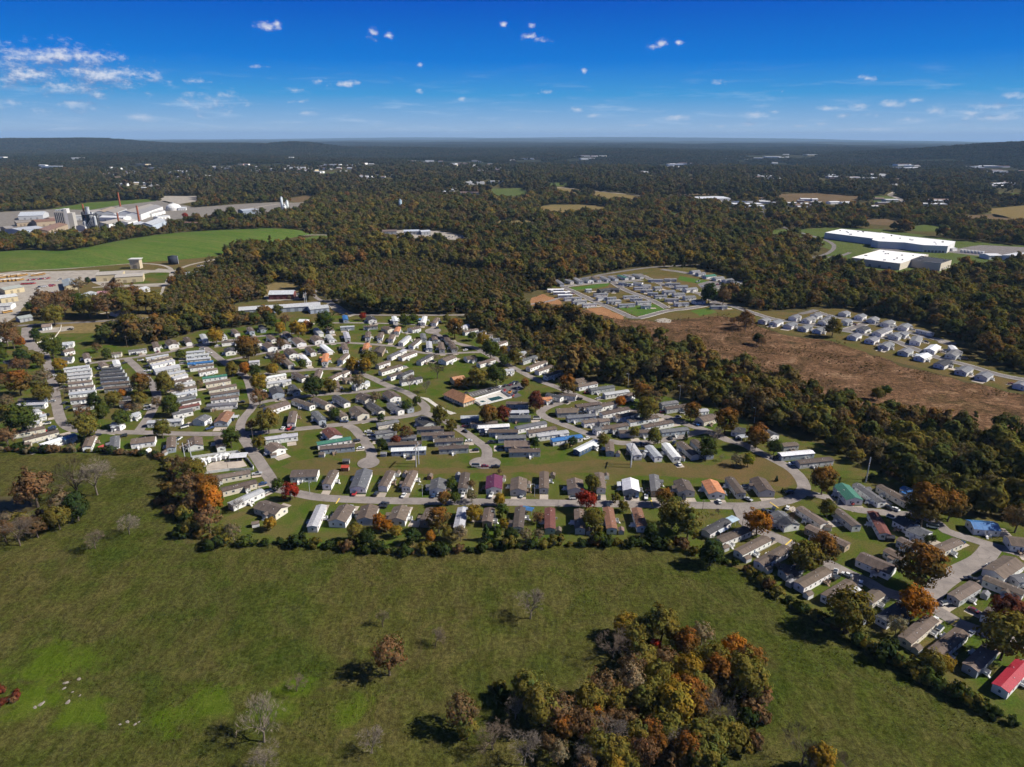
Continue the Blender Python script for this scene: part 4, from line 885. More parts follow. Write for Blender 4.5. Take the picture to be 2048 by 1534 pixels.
def bare_pair(seed, matT, matC, H=10.0):
    """a leafless tree: trunk and limbs as one part, the haze of fine twigs as the crown"""
    rd = random.Random(seed); t, c = MB(), MB(); tips = []
    def grow(p, d, L, r, depth):
        q = p + d * L; b = t if depth < 2 else c
        limb(b, p, q, r, r * .66, (7, 6, 5, 4, 3, 3)[depth])
        if depth >= 5: tips.append((q, d)); return
        n = (4, 3, 3, 3, 3)[depth]
        for k in range(n):
            ax = Vector((rd.gauss(0, 1), rd.gauss(0, 1), rd.gauss(0, .6))); ax = (ax - d * ax.dot(d)).normalized()
            nd = (d + ax * rd.uniform(.35, .95) + Vector((0, 0, .10))).normalized()
            grow(p.lerp(q, rd.uniform(.5, 1)) if k else q, nd, L * rd.uniform(.66, .86), r * rd.uniform(.44, .6), depth + 1)
    grow(Vector((0, 0, -.2)), Vector((rd.uniform(-.1, .1), rd.uniform(-.1, .1), 1)).normalized(), H * .21, .17, 0)
    for q, d in tips:   # sprays of twigs
        for k in range(4):
            e = (d + Vector((rd.gauss(0, .6), rd.gauss(0, .6), rd.gauss(0, .5)))).normalized() * rd.uniform(.5, 1.0); s = e.orthogonal().normalized() * .022
            c.quad(q - s, q + s, q + e)
    zt = max(v[2] for v in c.v); s = H / zt
    for b in (t, c): b.v = [(x * s, y * s, z * s) for x, y, z in b.v]
    return t.mesh('trunk', matT, True), c.mesh('crown', matC)
CROWN = [crown_mesh('crown', 10 + k, 82 + 6 * (k % 3), 44, 0.23, 'leaf', 4.0 + .25 * (k % 2), 4.0 + .3 * (k % 3), 5.6) for k in range(5)]
CROWN_AUT = [crown_mesh('crown', 30 + k, 84, 44, 0.23, 'leaf', 4.1, 4.2, 5.7, autumn=0.34) for k in range(3)]
CROWN_THIN = [crown_mesh('crown', 50 + k, 66, 30, 0.19, 'leaf', 4.1, 4.1, 5.7, clump=.26) for k in range(3)]
CROWN_CON = [crown_mesh('crown', 60 + k, 80, 40, 0.20, 'leaf', 3.0, 4.6, 5.3, 'cone', .22) for k in range(2)]
CROWN_SHRUB = [crown_mesh('foliage', 70 + k, 22, 42, 0.20, 'leaf', 2.0, 1.35, 1.45, clump=.36) for k in range(4)]
TRUNK = [trunk_mesh('trunk', 5 + k) for k in range(3)]; TRUNK_PALE = [trunk_mesh('trunk', 15 + k, mat='bark_pale') for k in range(2)]
BARE = [bare_pair(80 + k, 'bark', 'twig') for k in range(3)] + [bare_pair(90 + k, 'bark_pale', 'bark_pale') for k in range(2)]
TINT = {'G': ((0.066,0.088,0.018),'green'), 'D': ((0.036,0.054,0.015),'dark green'), 'O': ((0.34,0.135,0.020),'orange'), 'Y': ((0.235,0.155,0.022),'golden yellow'), 'R': ((0.26,0.032,0.018),'red'),
        'B': ((0.150,0.092,0.044),'brown'), 'L': ((0.140,0.122,0.026),'olive'), 'T': ((0.185,0.150,0.085),'thin tan'), 'K': ((0.118,0.082,0.024),'copper topped'), 'M': ((0.150,0.045,0.026),'maroon'),
        'Z': ((0.19,0.20,0.02),'lime yellow'), 'C': ((0.028,0.046,0.015),'conifer')}
N_TREE = 0
def tree(px, py, d, code, label, group, name='tree', cat='tree'):
    """px, py: crown centre in the photograph, d: crown width there"""
    global N_TREE
    N_TREE += 1; r = random.Random(N_TREE * 17 + 3)
    g = G(px, py, 5.0); dist = math.sqrt(g.x ** 2 + g.y ** 2 + 180 ** 2); Rm = max(1.2, d / 2 * dist / FPX * 1.0)
    nom = 4.75 if code != 'N' else 4.7
    s = Rm / nom * (1.12 if 'copse' in group else .84 if 'left edge' in label or 'western' in label else .9 if code == 'N' else 1.1); zc = 5.7 * s
    p = G(px, py, min(zc, 20)); root = link(name, None, None, (p.x, p.y, 0.0), r.uniform(0, 6.28)); root.empty_display_size = 1
    tag(root, label, cat, group); root.scale = (s, s, s * r.uniform(.94, 1.08))
    if code == 'N':
        t, c = BARE[r.randrange(len(BARE))]; link('trunk', t, root); link('crown', c, root); return root
    if code == 'C':
        link('trunk', r.choice(TRUNK), root); c = link('crown', r.choice(CROWN_CON), root)
    else:
        link('trunk', r.choice(TRUNK_PALE if code in 'TY' else TRUNK), root)
        pool = CROWN_AUT if code == 'K' else CROWN_THIN if code in 'TB' else CROWN
        c = link('crown', r.choice(pool), root)
    b = TINT[code][0]; k = r.uniform(.85, 1.15); c.color = (b[0] * k * r.uniform(.92, 1.1), b[1] * k, b[2] * k, 1)
    return root
def trees(text, where, group, kindword='tree'):
    it = []
    for f in rows(text):
        x, y = T(f[0], float(f[1]), float(f[2])); d = float(f[3]) / TILE[f[0]][2]
        for code in f[4]: it.append((x, y, d, code))
    it.sort()
    cnt = {}
    for (x, y, d, code) in it:
        cnt[code] = cnt.get(code, 0) + 1
        total = sum(1 for e in it if e[3] == code)
        word = 'bare leafless' if code == 'N' else TINT[code][1]
        pos = 'the only one' if total == 1 else f'{ordinal(cnt[code])} such from left'
        tree(x, y, d, code, f'{word} {kindword}, {pos} {where}', group)
GP = 'trees between the homes'
trees('''A 60 110 130 L/A 120 180 190 B/A 205 220 105 O/A 360 150 115 D/A 520 260 225 G/A 215 360 165 D/A 400 400 145 L/A 20 350 120 G/A 605 450 145 Y/A 170 450 155 B/A 260 450 135 B/A 620 590 145 L/A 430 560 185 T/A 180 630 235 K/A 40 600 165 B/A 330 590 95 T/A 430 730 205 L/A 650 720 115 N/A 200 1000 310 G/A 60 820 155 T/A 60 1180 210 B/A 60 930 155 L/A 30 490 115 L''', 'near the left edge', GP)
trees('''A 990 270 115 B/A 1090 340 115 G/A 960 810 165 D/A 1150 790 185 L/A 1250 745 95 O/A 840 950 195 B/A 1050 920 155 G/A 870 1060 295 L/A 1240 990 195 G/A 1440 640 235 K/A 1680 640 225 L/A 1850 690 125 T/A 1600 840 135 B/A 1420 800 175 L/A 1740 870 215 G/A 1750 800 135 G/A 1650 1100 215 L/A 1310 880 95 B/A 1400 890 145 T/A 1840 340 115 G/A 2040 650 115 T''', 'between the western stacks', GP)
trees('''B 155 255 145 Y/B 480 390 225 K/B 460 310 105 L/B 325 600 125 L/B 455 590 115 O/B 560 620 115 D/B 600 720 165 Y/B 600 880 175 B/B 740 600 115 Y/B 800 490 155 B/B 820 330 105 B/B 815 180 105 Y/B 1000 190 160 Y/B 1100 150 105 O/B 870 90 105 B/B 730 110 125 G/B 560 70 105 G/B 1280 95 195 G/B 1665 55 75 R/B 1050 540 95 G/B 1150 770 195 D/B 1330 760 135 L/B 1620 720 165 T/B 1560 550 145 Y/B 1690 560 135 Y/B 1730 490 175 L/B 690 1120 215 L/B 520 1170 115 B/B 310 1300 175 G/B 1380 1050 115 G/B 1800 880 115 T/B 1850 1095 85 D/B 1860 1370 115 D/B 960 700 65 N/B 2010 1330 105 M/B 2010 1200 115 L/B 600 1350 135 L''', 'in the upper middle streets', GP)
trees('''C 50 90 125 G/C 140 80 95 G/C 560 180 175 K/C 740 260 85 G/C 850 300 145 Y/C 930 390 185 G/C 1060 400 95 Y/C 1180 460 165 L/C 1070 510 115 G/C 590 410 95 N/C 380 600 195 N/C 340 470 115 N/C 800 670 195 L/C 985 650 205 G/C 690 730 115 L/C 600 740 95 O/C 1280 750 95 K/C 1725 750 195 K/C 1390 930 175 M/C 900 1060 195 K/C 1050 1060 155 M/C 410 1070 175 L/C 530 1170 125 L/C 90 720 185 N/C 260 770 145 N/C 70 970 115 G/C 170 920 95 G/C 60 1240 155 B/C 1380 1350 115 D/C 1620 1270 55 G/C 1770 1340 105 D/C 1705 1390 65 L/C 480 80 85 L/C 1330 430 95 N''', 'around the clubhouse', GP)
trees('''D 430 430 185 K/D 560 490 175 B/D 490 590 225 L/D 210 520 105 O/D 940 620 175 K/D 1290 720 225 K/D 1610 860 225 K/D 1640 880 120 O/D 1790 980 145 D/D 1180 880 195 N/D 1100 990 195 G/D 560 880 155 L/D 880 870 85 C/D 350 840 105 L/D 40 910 125 L/D 1250 1100 85 N/D 1400 1110 125 T/D 1520 1120 125 Z/D 1810 1310 55 C/D 1535 460 125 Z/D 1670 450 115 K''', 'right of the pool rows', GP)
trees('''E 1045 600 115 G/E 1175 660 175 R/E 640 810 155 N/E 970 1000 125 Y/F 960 740 145 K/F 1075 740 115 G/F 1040 590 115 G/F 1245 720 125 T/F 1530 750 135 Y/F 1270 900 165 Y/F 1575 1000 115 Y/F 1240 600 95 B/F 1560 870 135 G/F 1930 930 135 B/F 1530 470 55 B/G 630 750 205 R/G 690 590 165 L/G 930 740 105 L/G 1010 820 115 L/G 700 950 215 L/G 1420 720 175 K/G 1520 870 310 L/G 1680 970 310 L/G 1990 880 85 N''', 'beside the long street', GP)
trees('''E 300 640 260 K/E 130 600 300 B/E 350 740 250 O/E 330 930 260 B/E 200 470 220 L/E 60 400 200 B/E 180 760 220 B/E 590 1080 160 T/E 450 1080 130 L/F 900 960 230 K/F 300 990 150 O/F 380 1030 110 O/F 820 1130 110 O/F 1390 1090 160 C/F 1650 1130 150 D/F 470 1080 120 Y/F 60 1090 180 L/F 170 1150 170 D/F 640 1130 170 D/F 1000 1100 120 L/F 1130 1100 150 T/F 1510 1100 90 G/F 1800 1120 140 T/F 1930 1120 130 T/G 1300 1080 160 G/G 750 1060 110 L''', 'along the pasture hedge', 'trees along the pasture hedge')
trees('''H 600 980 245 O/H 960 960 205 N/H 1270 550 245 K/H 1310 840 165 L/H 1080 1330 285 L/H 1280 1250 275 K/H 790 545 48 C/H 845 660 42 C/H 120 1280 255 D/I 1040 560 315 K/I 1310 550 255 K/I 1010 1150 375 K/I 1050 900 75 D/I 1110 900 75 D/I 2000 680 225 B/J 950 270 265 O/J 270 340 365 L/J 760 500 175 T/J 1900 350 285 M/J 1880 620 355 L/J 1130 880 195 L/J 1230 900 155 Y''', 'among the right-hand homes', GP)
GC = 'trees of the foreground copse'
trees('''X 625 200 190 Y/X 780 230 200 L/X 920 200 260 L/X 870 370 100 R/X 1110 340 200 K/X 1250 260 180 T/X 1510 390 170 O/X 1560 500 150 K/X 1150 570 240 Y/X 900 600 200 L/X 660 640 230 T/X 1020 690 160 O/X 1020 830 310 Y/X 1190 900 220 K/X 560 810 200 L/X 1280 830 180 B/X 1430 880 260 N/X 1230 710 220 L/X 680 520 200 B/X 520 350 220 N/X 370 930 150 O/X 500 950 140 B/X 690 920 120 K/X 790 900 120 Z/X 500 1100 220 N/X 300 1220 180 N/X 550 1220 220 L/X 720 1080 200 L/X 850 1070 200 K/X 1060 1110 220 N/X 890 1200 180 K/X 1230 1110 220 L/X 1330 1170 220 L/X 1250 1280 250 L/X 1000 1300 200 B/X 650 1310 160 L/X 300 1340 180 B/X 520 1340 170 Y/X 60 900 260 B/X 130 1030 180 K/X 1620 600 280 L/X 1400 600 250 K/X 1520 680 200 N/X 1650 480 200 K/X 1540 1100 150 L/Y 1470 740 240 L/Y 960 960 250 B/Y 1000 1080 160 L/Y 1600 900 280 L/Y 1200 1130 220 N/Y 1380 930 150 N/Y 1650 1200 150 B/Y 1720 1280 160 T/Y 1940 1260 160 N/Y 1800 1060 130 O/Y 1450 1250 220 N/X 700 300 200 L/X 960 480 200 B/X 850 720 200 L/X 1050 560 180 Y/X 640 980 180 B/X 430 700 240 B/X 330 800 220 L/X 250 1000 220 B/X 420 1180 220 L/X 760 450 220 L/X 1350 480 220 L/X 1150 760 240 K/X 950 1020 240 L/X 1420 1060 220 L/X 780 820 220 L/X 1150 1250 240 K/X 780 1230 220 B''', 'in the foreground copse', GC)
trees('''Y 240 1180 220 N/Y 380 520 260 B/Y 330 220 150 N/Y 750 360 170 N/Y 1500 100 260 N/Z 1525 760 260 N/Z 1730 540 110 N/Z 1540 970 180 N/V 620 300 320 N/V 790 290 300 N/V 270 370 270 B/V 640 560 180 D/V 480 640 170 L/V 530 530 200 T/V 130 750 250 N/V 300 740 130 B/V 790 820 190 N/V 1080 690 200 N/V 20 760 150 B/V 240 440 160 K/U 260 780 300 N/U 400 900 200 Y/U 600 900 150 N''', 'standing in the pasture', 'trees in the pasture')
trees('''Q 1280 415 215 L/Q 240 590 130 D/Q 90 300 240 B/Q 300 620 120 B/S 170 1290 130 G/S 60 1330 150 L/1 1478 638 16 B/1 1490 641 18 B/1 1503 642 16 B/1 1466 640 14 B/1 1420 584 34 D/1 1448 588 30 B/1 1208 640 16 N/1 1199 641 14 N''', 'around the brown clearing', 'trees around the clearing')
trees('''M 340 950 150 B/M 290 1060 60 K/M 420 1060 130 L/M 500 985 150 B/M 545 920 120 B/M 620 830 90 T/M 910 875 130 B/M 960 960 170 L/M 840 975 170 B/M 700 985 150 L/M 1060 905 150 B/M 1150 950 150 L/M 1240 960 130 L/M 620 985 120 G/M 30 1200 150 B/M 700 800 40 D/M 360 455 60 K/M 1480 280 40 R/M 1850 228 30 D/M 760 985 120 D/M 1010 990 130 K/M 240 1010 60 G''', 'on the landfill site and meadow', 'trees of the landfill site')
# shrubs of the hedges
def hedge(px, step, size, codes, label, group, seed, jit=1.2):
    r = random.Random(seed); L = catmull([G(*p) for p in px], 3.0); acc = 0.0
    for k in range(len(L) - 1):
        acc += (L[k + 1] - L[k]).length
        if acc < step: continue
        acc = 0; p = L[k] + Vector((r.uniform(-jit, jit), r.uniform(-jit, jit), 0)); s = size * .95 * r.uniform(.6, 1.4)
        root = link('shrub', None, None, (p.x, p.y, -.05), r.uniform(0, 6.28)); root.scale = (s, s, s * r.uniform(.8, 1.3)); root.empty_display_size = .5
        tag(root, label, 'shrub', group)
        c = link('foliage', r.choice(CROWN_SHRUB), root); b = TINT[r.choice(codes)][0]; q = r.uniform(.7, 1.1); c.color = (b[0] * q, b[1] * q, b[2] * q, 1)
        st = link('stem', SHRUB_STEM, root)
def _stem():
    b = MB()
    for k in range(5): a = k * 1.3; b.tube((0, 0, -.1), (.9 * math.cos(a), .9 * math.sin(a), 1.3), .07, .03, 4, caps=False)
    return b.mesh('stem', 'bark')
SHRUB_STEM = _stem()
hedge([(440,1092),(520,1088),(620,1094),(760,1104),(900,1104),(1050,1094),(1200,1088),(1340,1096),(1400,1112)], 3.23, 1.50, 'DDLLBGD', 'dark hedge shrub on the fence line below the long row', 'shrubs below the long row', 1)
hedge([(1400,1112),(1480,1138),(1560,1192),(1640,1242),(1700,1272),(1790,1332),(1900,1388),(1990,1432),(2060,1458)], 3.04, 1.27, 'DGLLDB', 'hedge shrub on the fence line beside the slanting row', 'shrubs beside the slanting row', 2)
hedge([(1700,1276),(1760,1312),(1830,1350),(1900,1385),(1960,1418),(2040,1452)], 3.42, 1.88, 'DDGL', 'taller dark shrub at the hedge near the red roof', 'taller shrubs near the red roof', 3)
hedge([(0,898),(60,905),(150,902),(230,907),(300,912),(335,925),(345,960)], 3.04, 1.20, 'BLBDT', 'brown hedge shrub between pasture and lower left homes', 'shrubs below the lower left homes', 4)
hedge([(330,990),(372,1050),(420,1085),(470,1088)], 2.85, 1.80, 'BLDK', 'rusty shrub under the tall trees at the hedge corner', 'shrubs at the hedge corner', 5, 4)
hedge([(0,1040),(40,1042),(75,1050),(100,1035),(120,1020)], 3.04, 1.50, 'BTLB', 'brown shrub on the bank of the muddy pond', 'shrubs by the pond', 6, 3)
hedge([(0,1380),(30,1385),(40,1395),(10,1405),(0,1420)], 1.71, 0.90, 'MB', 'rust red bramble clump at the lower left edge', 'brambles at the lower left', 7, 1.5)
hedge([(1000,1390),(1080,1420),(1180,1460),(1280,1500),(1400,1520),(1480,1480),(1520,1420),(1440,1360),(1320,1330),(1240,1330)], 3.23, 1.80, 'DLBD', 'undergrowth shrub at the foot of the copse', 'undergrowth of the copse', 8, 4)
hedge([(1730,962),(1760,950),(1800,958),(1830,985)], 3.32, 1.35, 'BLD', 'shrub at the wood edge behind the brush pile', 'shrubs at the right wood edge', 9, 2)

# ------------------------------------------------------------------ woodland: a mass of trees nobody could count
def inside(poly, P):
    x, y = P[:, 0], P[:, 1]; ins = np.zeros(len(P), bool); n = len(poly); j = n - 1
    for i in range(n):
        xi, yi = poly[i]; xj, yj = poly[j]
        c = ((yi > y) != (yj > y)) & (x < (xj - xi) * (y - yi) / (yj - yi + 1e-12) + xi); ins ^= c; j = i
    return ins
SCRUB = [np.array(p, float) for p in ([(620,545),(760,520),(900,530),(1060,560),(1100,590),(1060,600),(930,622),(760,622),(680,600),(630,580)], [(330,575),(480,545),(540,560),(520,600),(470,605),(430,640),(330,640),(320,610)])]
BELT = np.array([(930,636),(1100,610),(1180,625),(1450,716),(1750,822),(2100,900),(2300,960),(2300,1060),(2048,1045),(1860,1012),(1700,922),(1460,826),(1240,768),(1080,735),(960,660)], float)
def scatter(r0, r1, cell, seed, ang=46):
    rg = np.random.default_rng(seed); n = int(2 * r1 / cell) + 2
    gx = np.arange(-r1, r1, cell); gy = np.arange(0, r1, cell); X, Y = np.meshgrid(gx, gy)
    X = X + rg.uniform(-.48, .48, X.shape) * cell; Y = Y + rg.uniform(-.48, .48, Y.shape) * cell
    X, Y = X.ravel(), Y.ravel(); r = np.hypot(X, Y); th = np.abs(np.degrees(np.arctan2(X, Y)))
    k = (r > r0) & (r < r1) & (th < ang) & (Y > 5); return X[k], Y[k]
def keep_open(X, Y, margin):
    P = project(np.stack([X, Y, np.zeros_like(X)], 1)); ok = np.ones(len(X), bool)
    far = np.hypot(X, Y) > 1250; Pt = project(np.stack([X, Y, np.where(np.hypot(X, Y) > 2250, 15.0, 9.0)], 1))
    for poly in OPEN: ok &= ~inside(poly, P) & ~(far & inside(poly, Pt))
    thin = np.random.default_rng(3).uniform(size=len(X)) < .88
    for poly in TOWN: ok &= ~((inside(poly, P) | inside(poly, Pt)) & thin)
    for r in ROADS:
        c = np.array([(p.x, p.y) for p in r['c']]); lo = c.min(0) - 30; hi = c.max(0) + 30
        m = np.where(ok & (X > lo[0]) & (X < hi[0]) & (Y > lo[1]) & (Y < hi[1]))[0]
        if len(m) == 0: continue
        Q = np.stack([X[m], Y[m]], 1); dmin = np.full(len(m), 1e9)
        for a, b in zip(c[:-1], c[1:]):
            d = b - a; t = np.clip(((Q - a) @ d) / (d @ d + 1e-9), 0, 1); dmin = np.minimum(dmin, np.hypot(*(Q - a - t[:, None] * d).T))
        ok[m[dmin < r['w'] / 2 + margin]] = False
    for (fx, fy, L, w, yaw) in FOOT + SITES:
        m = np.abs(X - fx) + np.abs(Y - fy) < L + w + 10
        if m.any():
            c, s = math.cos(-yaw), math.sin(-yaw); dx = (X - fx) * c - (Y - fy) * s; dy = (X - fx) * s + (Y - fy) * c
            ok &= ~(m & (np.abs(dx) < L / 2 + margin) & (np.abs(dy) < w / 2 + margin))
    return ok, P
PAL = np.array([(0.066,0.068,0.020),(0.034,0.050,0.017),(0.092,0.066,0.032),(0.120,0.068,0.026),(0.135,0.108,0.026),(0.088,0.076,0.056),(0.046,0.060,0.018),(0.098,0.098,0.026)])
def tints(X, Y, seed, warm=0.0):
    rg = np.random.default_rng(seed); n = len(X)
    a = vnoise(X / 170, Y / 170, 21); b = vnoise(X / 60, Y / 60, 22)
    w = np.stack([np.full(n, .26), .30 * (a < .5) + .12, .22 * (b > .45) + .06, .03 + .035 * (b > .62), .025 + .04 * (a > .6), .16 + .14 * (b < .40), np.full(n, .20), .08 + .05 * (a > .5)], 1)
    w[:, 3:5] *= 1 + warm; c = np.cumsum(w / w.sum(1, keepdims=True), 1); u = rg.uniform(size=n)[:, None]
    k = (u > c).sum(1).clip(0, len(PAL) - 1); base = PAL[k] * np.array([1.62, 1.42, 1.15]) * rg.uniform(.82, 1.16, (n, 1)) * .74 + np.array([.094, .078, .031]) * .28 * (.75 + .5 * a[:, None]); base = base * np.array([1.04, 1.03, .90]); base[:, 0] *= rg.uniform(.92, 1.1, n)
    return base, k

EXTRA_COLL = []
def build_woodland():
    coll = bpy.data.collections.new('woodland_kinds')
    specs = []
    for k in range(5): specs.append(('a%02d' % k, crown_mesh('wood_crown', 200 + k, 46, 26, 0.40, 'leaf_wood', 4.1, 4.0, 6.2)))
    for k in range(2): specs.append(('a%02d' % (5 + k), crown_mesh('wood_thin', 210 + k, 34, 15, 0.26, 'leaf_wood', 3.9, 4.2, 6.2, clump=.25)))
    specs.append(('a07', crown_mesh('wood_conifer', 220, 44, 20, 0.34, 'leaf_wood', 2.8, 5.0, 5.8, 'cone', .24)))
    for k in range(3): specs.append(('b%02d' % k, crown_mesh('wood_low', 230 + k, 20, 11, 0.85, 'leaf_wood', 4.4, 3.9, 6.0)))
    for k in range(4):   # groves: many crowns together, for the distance
        rg = np.random.default_rng(240 + k); Vs, Cs = [], []
        for t in range(70):
            x, y = rg.uniform(-52, 52, 2); s = rg.uniform(.8, 1.5); P, Nn, wh = crown_points(rg, 7, 7, 4.6 * s, 3.9 * s, 5.6 * s); V = leaf_quads(P, Nn, 1.7 * s, rg)
            V += np.array([x, y, 0]); Vs.append(V); kk = rg.uniform(.62, 1.4); h = rg.normal(0, .16); Cs.append(np.tile([[kk * (1 + h), kk, kk * (1 - h * .5)]], (len(P), 1)) * rg.uniform(.8, 1.2, (len(P), 1)))
        V = np.concatenate(Vs); me = np_mesh('wood_grove', V, np.arange(len(V)).reshape(-1, 4), ['leaf_wood']); add_v(me, np.clip(np.concatenate(Cs), .2, 3)); specs.append(('c%02d' % k, me))
    EXTRA_COLL.append(coll)
    for nm, me in specs: coll.objects.link(bpy.data.objects.new(nm, me))
    PX, SC, RT, TN, VI = [], [], [], [], []
    # near and middle woods
    for (r0, r1, cell, seed) in ((190, 1150, 7.9, 1), (1150, 2250, 9.0, 2), (2250, 4400, 13.0, 3)):
        X, Y = scatter(r0, r1, cell, seed); ok, P = keep_open(X, Y, 4.5 if r1 < 1200 else 7.0); X, Y, P = X[ok], Y[ok], P[ok]
        n = len(X); rg = np.random.default_rng(seed + 50); s = rg.lognormal(0.0, .27, n).clip(.5, 1.75) * (1.34 if r1 < 1200 else 1.32 if r1 < 2500 else 1.8)
        s *= .80 + .4 * vnoise(X / 60, Y / 60, 31); gap = vnoise(X / 95, Y / 95, 33) * .6 + vnoise(X / 38, Y / 38, 34) * .4; s *= np.where(gap < .33, .5, 1.0)
        for q in SCRUB: s[inside(q, P)] *= .36
        s[inside(BELT, P)] *= .84
        c, k = tints(X, Y, seed + 60, .5 if r1 < 2500 else .1)
        v = rg.integers(0, 5, n) if r1 < 2500 else rg.integers(8, 11, n)
        if r1 < 2500:
            v = np.where((k == 5), rg.integers(5, 7, n), v); con = (k == 1) & (rg.uniform(size=n) < .22); v = np.where(con, 7, v)
        if r1 < 1000:   # understorey fills the gaps between the crowns
            low = rg.uniform(size=n) < .0
        zz = height(X, Y)
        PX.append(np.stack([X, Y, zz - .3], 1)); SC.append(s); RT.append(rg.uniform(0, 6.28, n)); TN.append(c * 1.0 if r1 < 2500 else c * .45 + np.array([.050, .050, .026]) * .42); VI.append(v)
    # understorey filling the gaps between the crowns of the nearer woods
    X, Y = scatter(190, 1150, 8.4, 41); ok, P = keep_open(X, Y, 3.0); X, Y = X[ok], Y[ok]; n = len(X); rg = np.random.default_rng(42); c, k = tints(X, Y, 43, 0)
    PX.append(np.stack([X, Y, np.full(n, -.8)], 1)); SC.append(rg.uniform(.45, .8, n)); RT.append(rg.uniform(0, 6.28, n)); TN.append(c); VI.append(rg.integers(0, 7, n))
    X, Y = scatter(4350, 17000, 84, 5, 42); P = project(np.stack([X, Y, height(X, Y)], 1)); ok = np.ones(len(X), bool)
    for poly in OPEN + TOWN: ok &= ~inside(poly, P)
    X, Y = X[ok], Y[ok]; n = len(X); rg = np.random.default_rng(77); c, k = tints(X * .25, Y * .25, 78, 0)
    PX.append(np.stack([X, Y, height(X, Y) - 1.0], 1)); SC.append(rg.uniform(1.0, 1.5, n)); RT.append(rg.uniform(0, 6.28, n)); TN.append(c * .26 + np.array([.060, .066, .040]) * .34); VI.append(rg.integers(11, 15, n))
    V = np.concatenate(PX); me = bpy.data.meshes.new('woodland'); me.vertices.add(len(V)); me.vertices.foreach_set('co', V.astype(np.float32).ravel())
    def attr(nm, typ, arr, field):
        a = me.attributes.new(nm, typ, 'POINT'); a.data.foreach_set(field, arr.ravel())
    attr('scl', 'FLOAT', np.concatenate(SC).astype(np.float32), 'value'); attr('rot', 'FLOAT', np.concatenate(RT).astype(np.float32), 'value')
    attr('vid', 'INT', np.concatenate(VI).astype(np.int32), 'value')
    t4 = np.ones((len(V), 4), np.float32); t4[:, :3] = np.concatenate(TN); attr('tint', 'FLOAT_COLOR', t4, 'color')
    print('woodland points', len(V))
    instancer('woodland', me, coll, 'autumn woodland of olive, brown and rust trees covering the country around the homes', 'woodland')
def cloud_of_points(name, X, Y, S, TNT, VID, label, cat, rg):
    V = np.stack([X, Y, np.zeros_like(X)], 1); me = bpy.data.meshes.new(name); me.vertices.add(len(V)); me.vertices.foreach_set('co', V.astype(np.float32).ravel())
    for nm, typ, arr, field in (('scl', 'FLOAT', S.astype(np.float32), 'value'), ('rot', 'FLOAT', rg.uniform(0, 6.28, len(V)).astype(np.float32), 'value'), ('vid', 'INT', VID.astype(np.int32), 'value')):
        me.attributes.new(nm, typ, 'POINT').data.foreach_set(field, arr)
    t4 = np.ones((len(V), 4), np.float32); t4[:, :3] = TNT; me.attributes.new('tint', 'FLOAT_COLOR', 'POINT').data.foreach_set('color', t4.ravel())
    instancer(name, me, EXTRA_COLL[0], label, cat)
def build_tussocks():
    rg = np.random.default_rng(90)
    # rough grass tussocks in the pasture
    X, Y = scatter(120, 420, 2.1, 91, 50); P = project(np.stack([X, Y, np.zeros_like(X)], 1)); k = inside(OPEN[0], P) & (vnoise(X / 9, Y / 9, 51) * .5 + vnoise(X / 30, Y / 30, 52) * .5 > .60); X, Y = X[k], Y[k]; n = len(X)
    base = np.array([(.078, .080, .016), (.055, .080, .012), (.115, .095, .036), (.090, .074, .030)])[rg.integers(0, 4, n)] * rg.uniform(.75, 1.15, (n, 1))
    cloud_of_points('tussock_grass', X, Y, rg.uniform(.03, .06, n), base, rg.integers(8, 11, n), 'rough grass tussocks standing across the foreground pasture', 'grass', rg)
    # dry scrub on the clearing and its edges
    X, Y = scatter(300, 900, 4.2, 92, 48); P = project(np.stack([X, Y, np.zeros_like(X)], 1)); cl = next(p for p in OPEN if p[0][0] == 1110)
    k = (inside(cl, P)) & (vnoise(X / 22, Y / 22, 53) * .6 + vnoise(X / 70, Y / 70, 54) * .4 > .50); X, Y = X[k], Y[k]; n = len(X)
    base = np.array([(.120, .070, .038), (.088, .064, .030), (.155, .096, .052), (.060, .056, .022)])[rg.integers(0, 4, n)] * rg.uniform(.75, 1.2, (n, 1))
    cloud_of_points('dry_scrub', X, Y, rg.uniform(.07, .26, n), base, rg.integers(5, 7, n), 'dry brown scrub and stubble covering the bare clearing', 'scrub', rg)
def instancer(name, me, coll, label, cat):
    o = link(name, me); tag(o, label, cat, kind='stuff')
    g = bpy.data.node_groups.new(name + '_scatter', 'GeometryNodeTree'); g.is_modifier = True
    g.interface.new_socket('Geometry', in_out='INPUT', socket_type='NodeSocketGeometry'); g.interface.new_socket('Geometry', in_out='OUTPUT', socket_type='NodeSocketGeometry')
    N = g.nodes; Lk = g.links; gi = N.new('NodeGroupInput'); go = N.new('NodeGroupOutput')
    ci = N.new('GeometryNodeCollectionInfo'); ci.inputs['Collection'].default_value = coll; ci.inputs['Separate Children'].default_value = True; ci.inputs['Reset Children'].default_value = True
    ip = N.new('GeometryNodeInstanceOnPoints'); ip.inputs['Pick Instance'].default_value = True
    def na(nm, typ):
        n = N.new('GeometryNodeInputNamedAttribute'); n.data_type = typ; n.inputs['Name'].default_value = nm; return n.outputs['Attribute']
    cx = N.new('ShaderNodeCombineXYZ'); Lk.new(na('rot', 'FLOAT'), cx.inputs[2])
    Lk.new(gi.outputs[0], ip.inputs['Points']); Lk.new(ci.outputs[0], ip.inputs['Instance']); Lk.new(na('vid', 'INT'), ip.inputs['Instance Index'])
    e2r = N.new('FunctionNodeEulerToRotation'); Lk.new(cx.outputs[0], e2r.inputs[0]); Lk.new(e2r.outputs[0], ip.inputs['Rotation'])
    Lk.new(na('scl', 'FLOAT'), ip.inputs['Scale']); Lk.new(ip.outputs[0], go.inputs[0])
    md = o.modifiers.new('scatter', 'NODES'); md.node_group = g
    return o
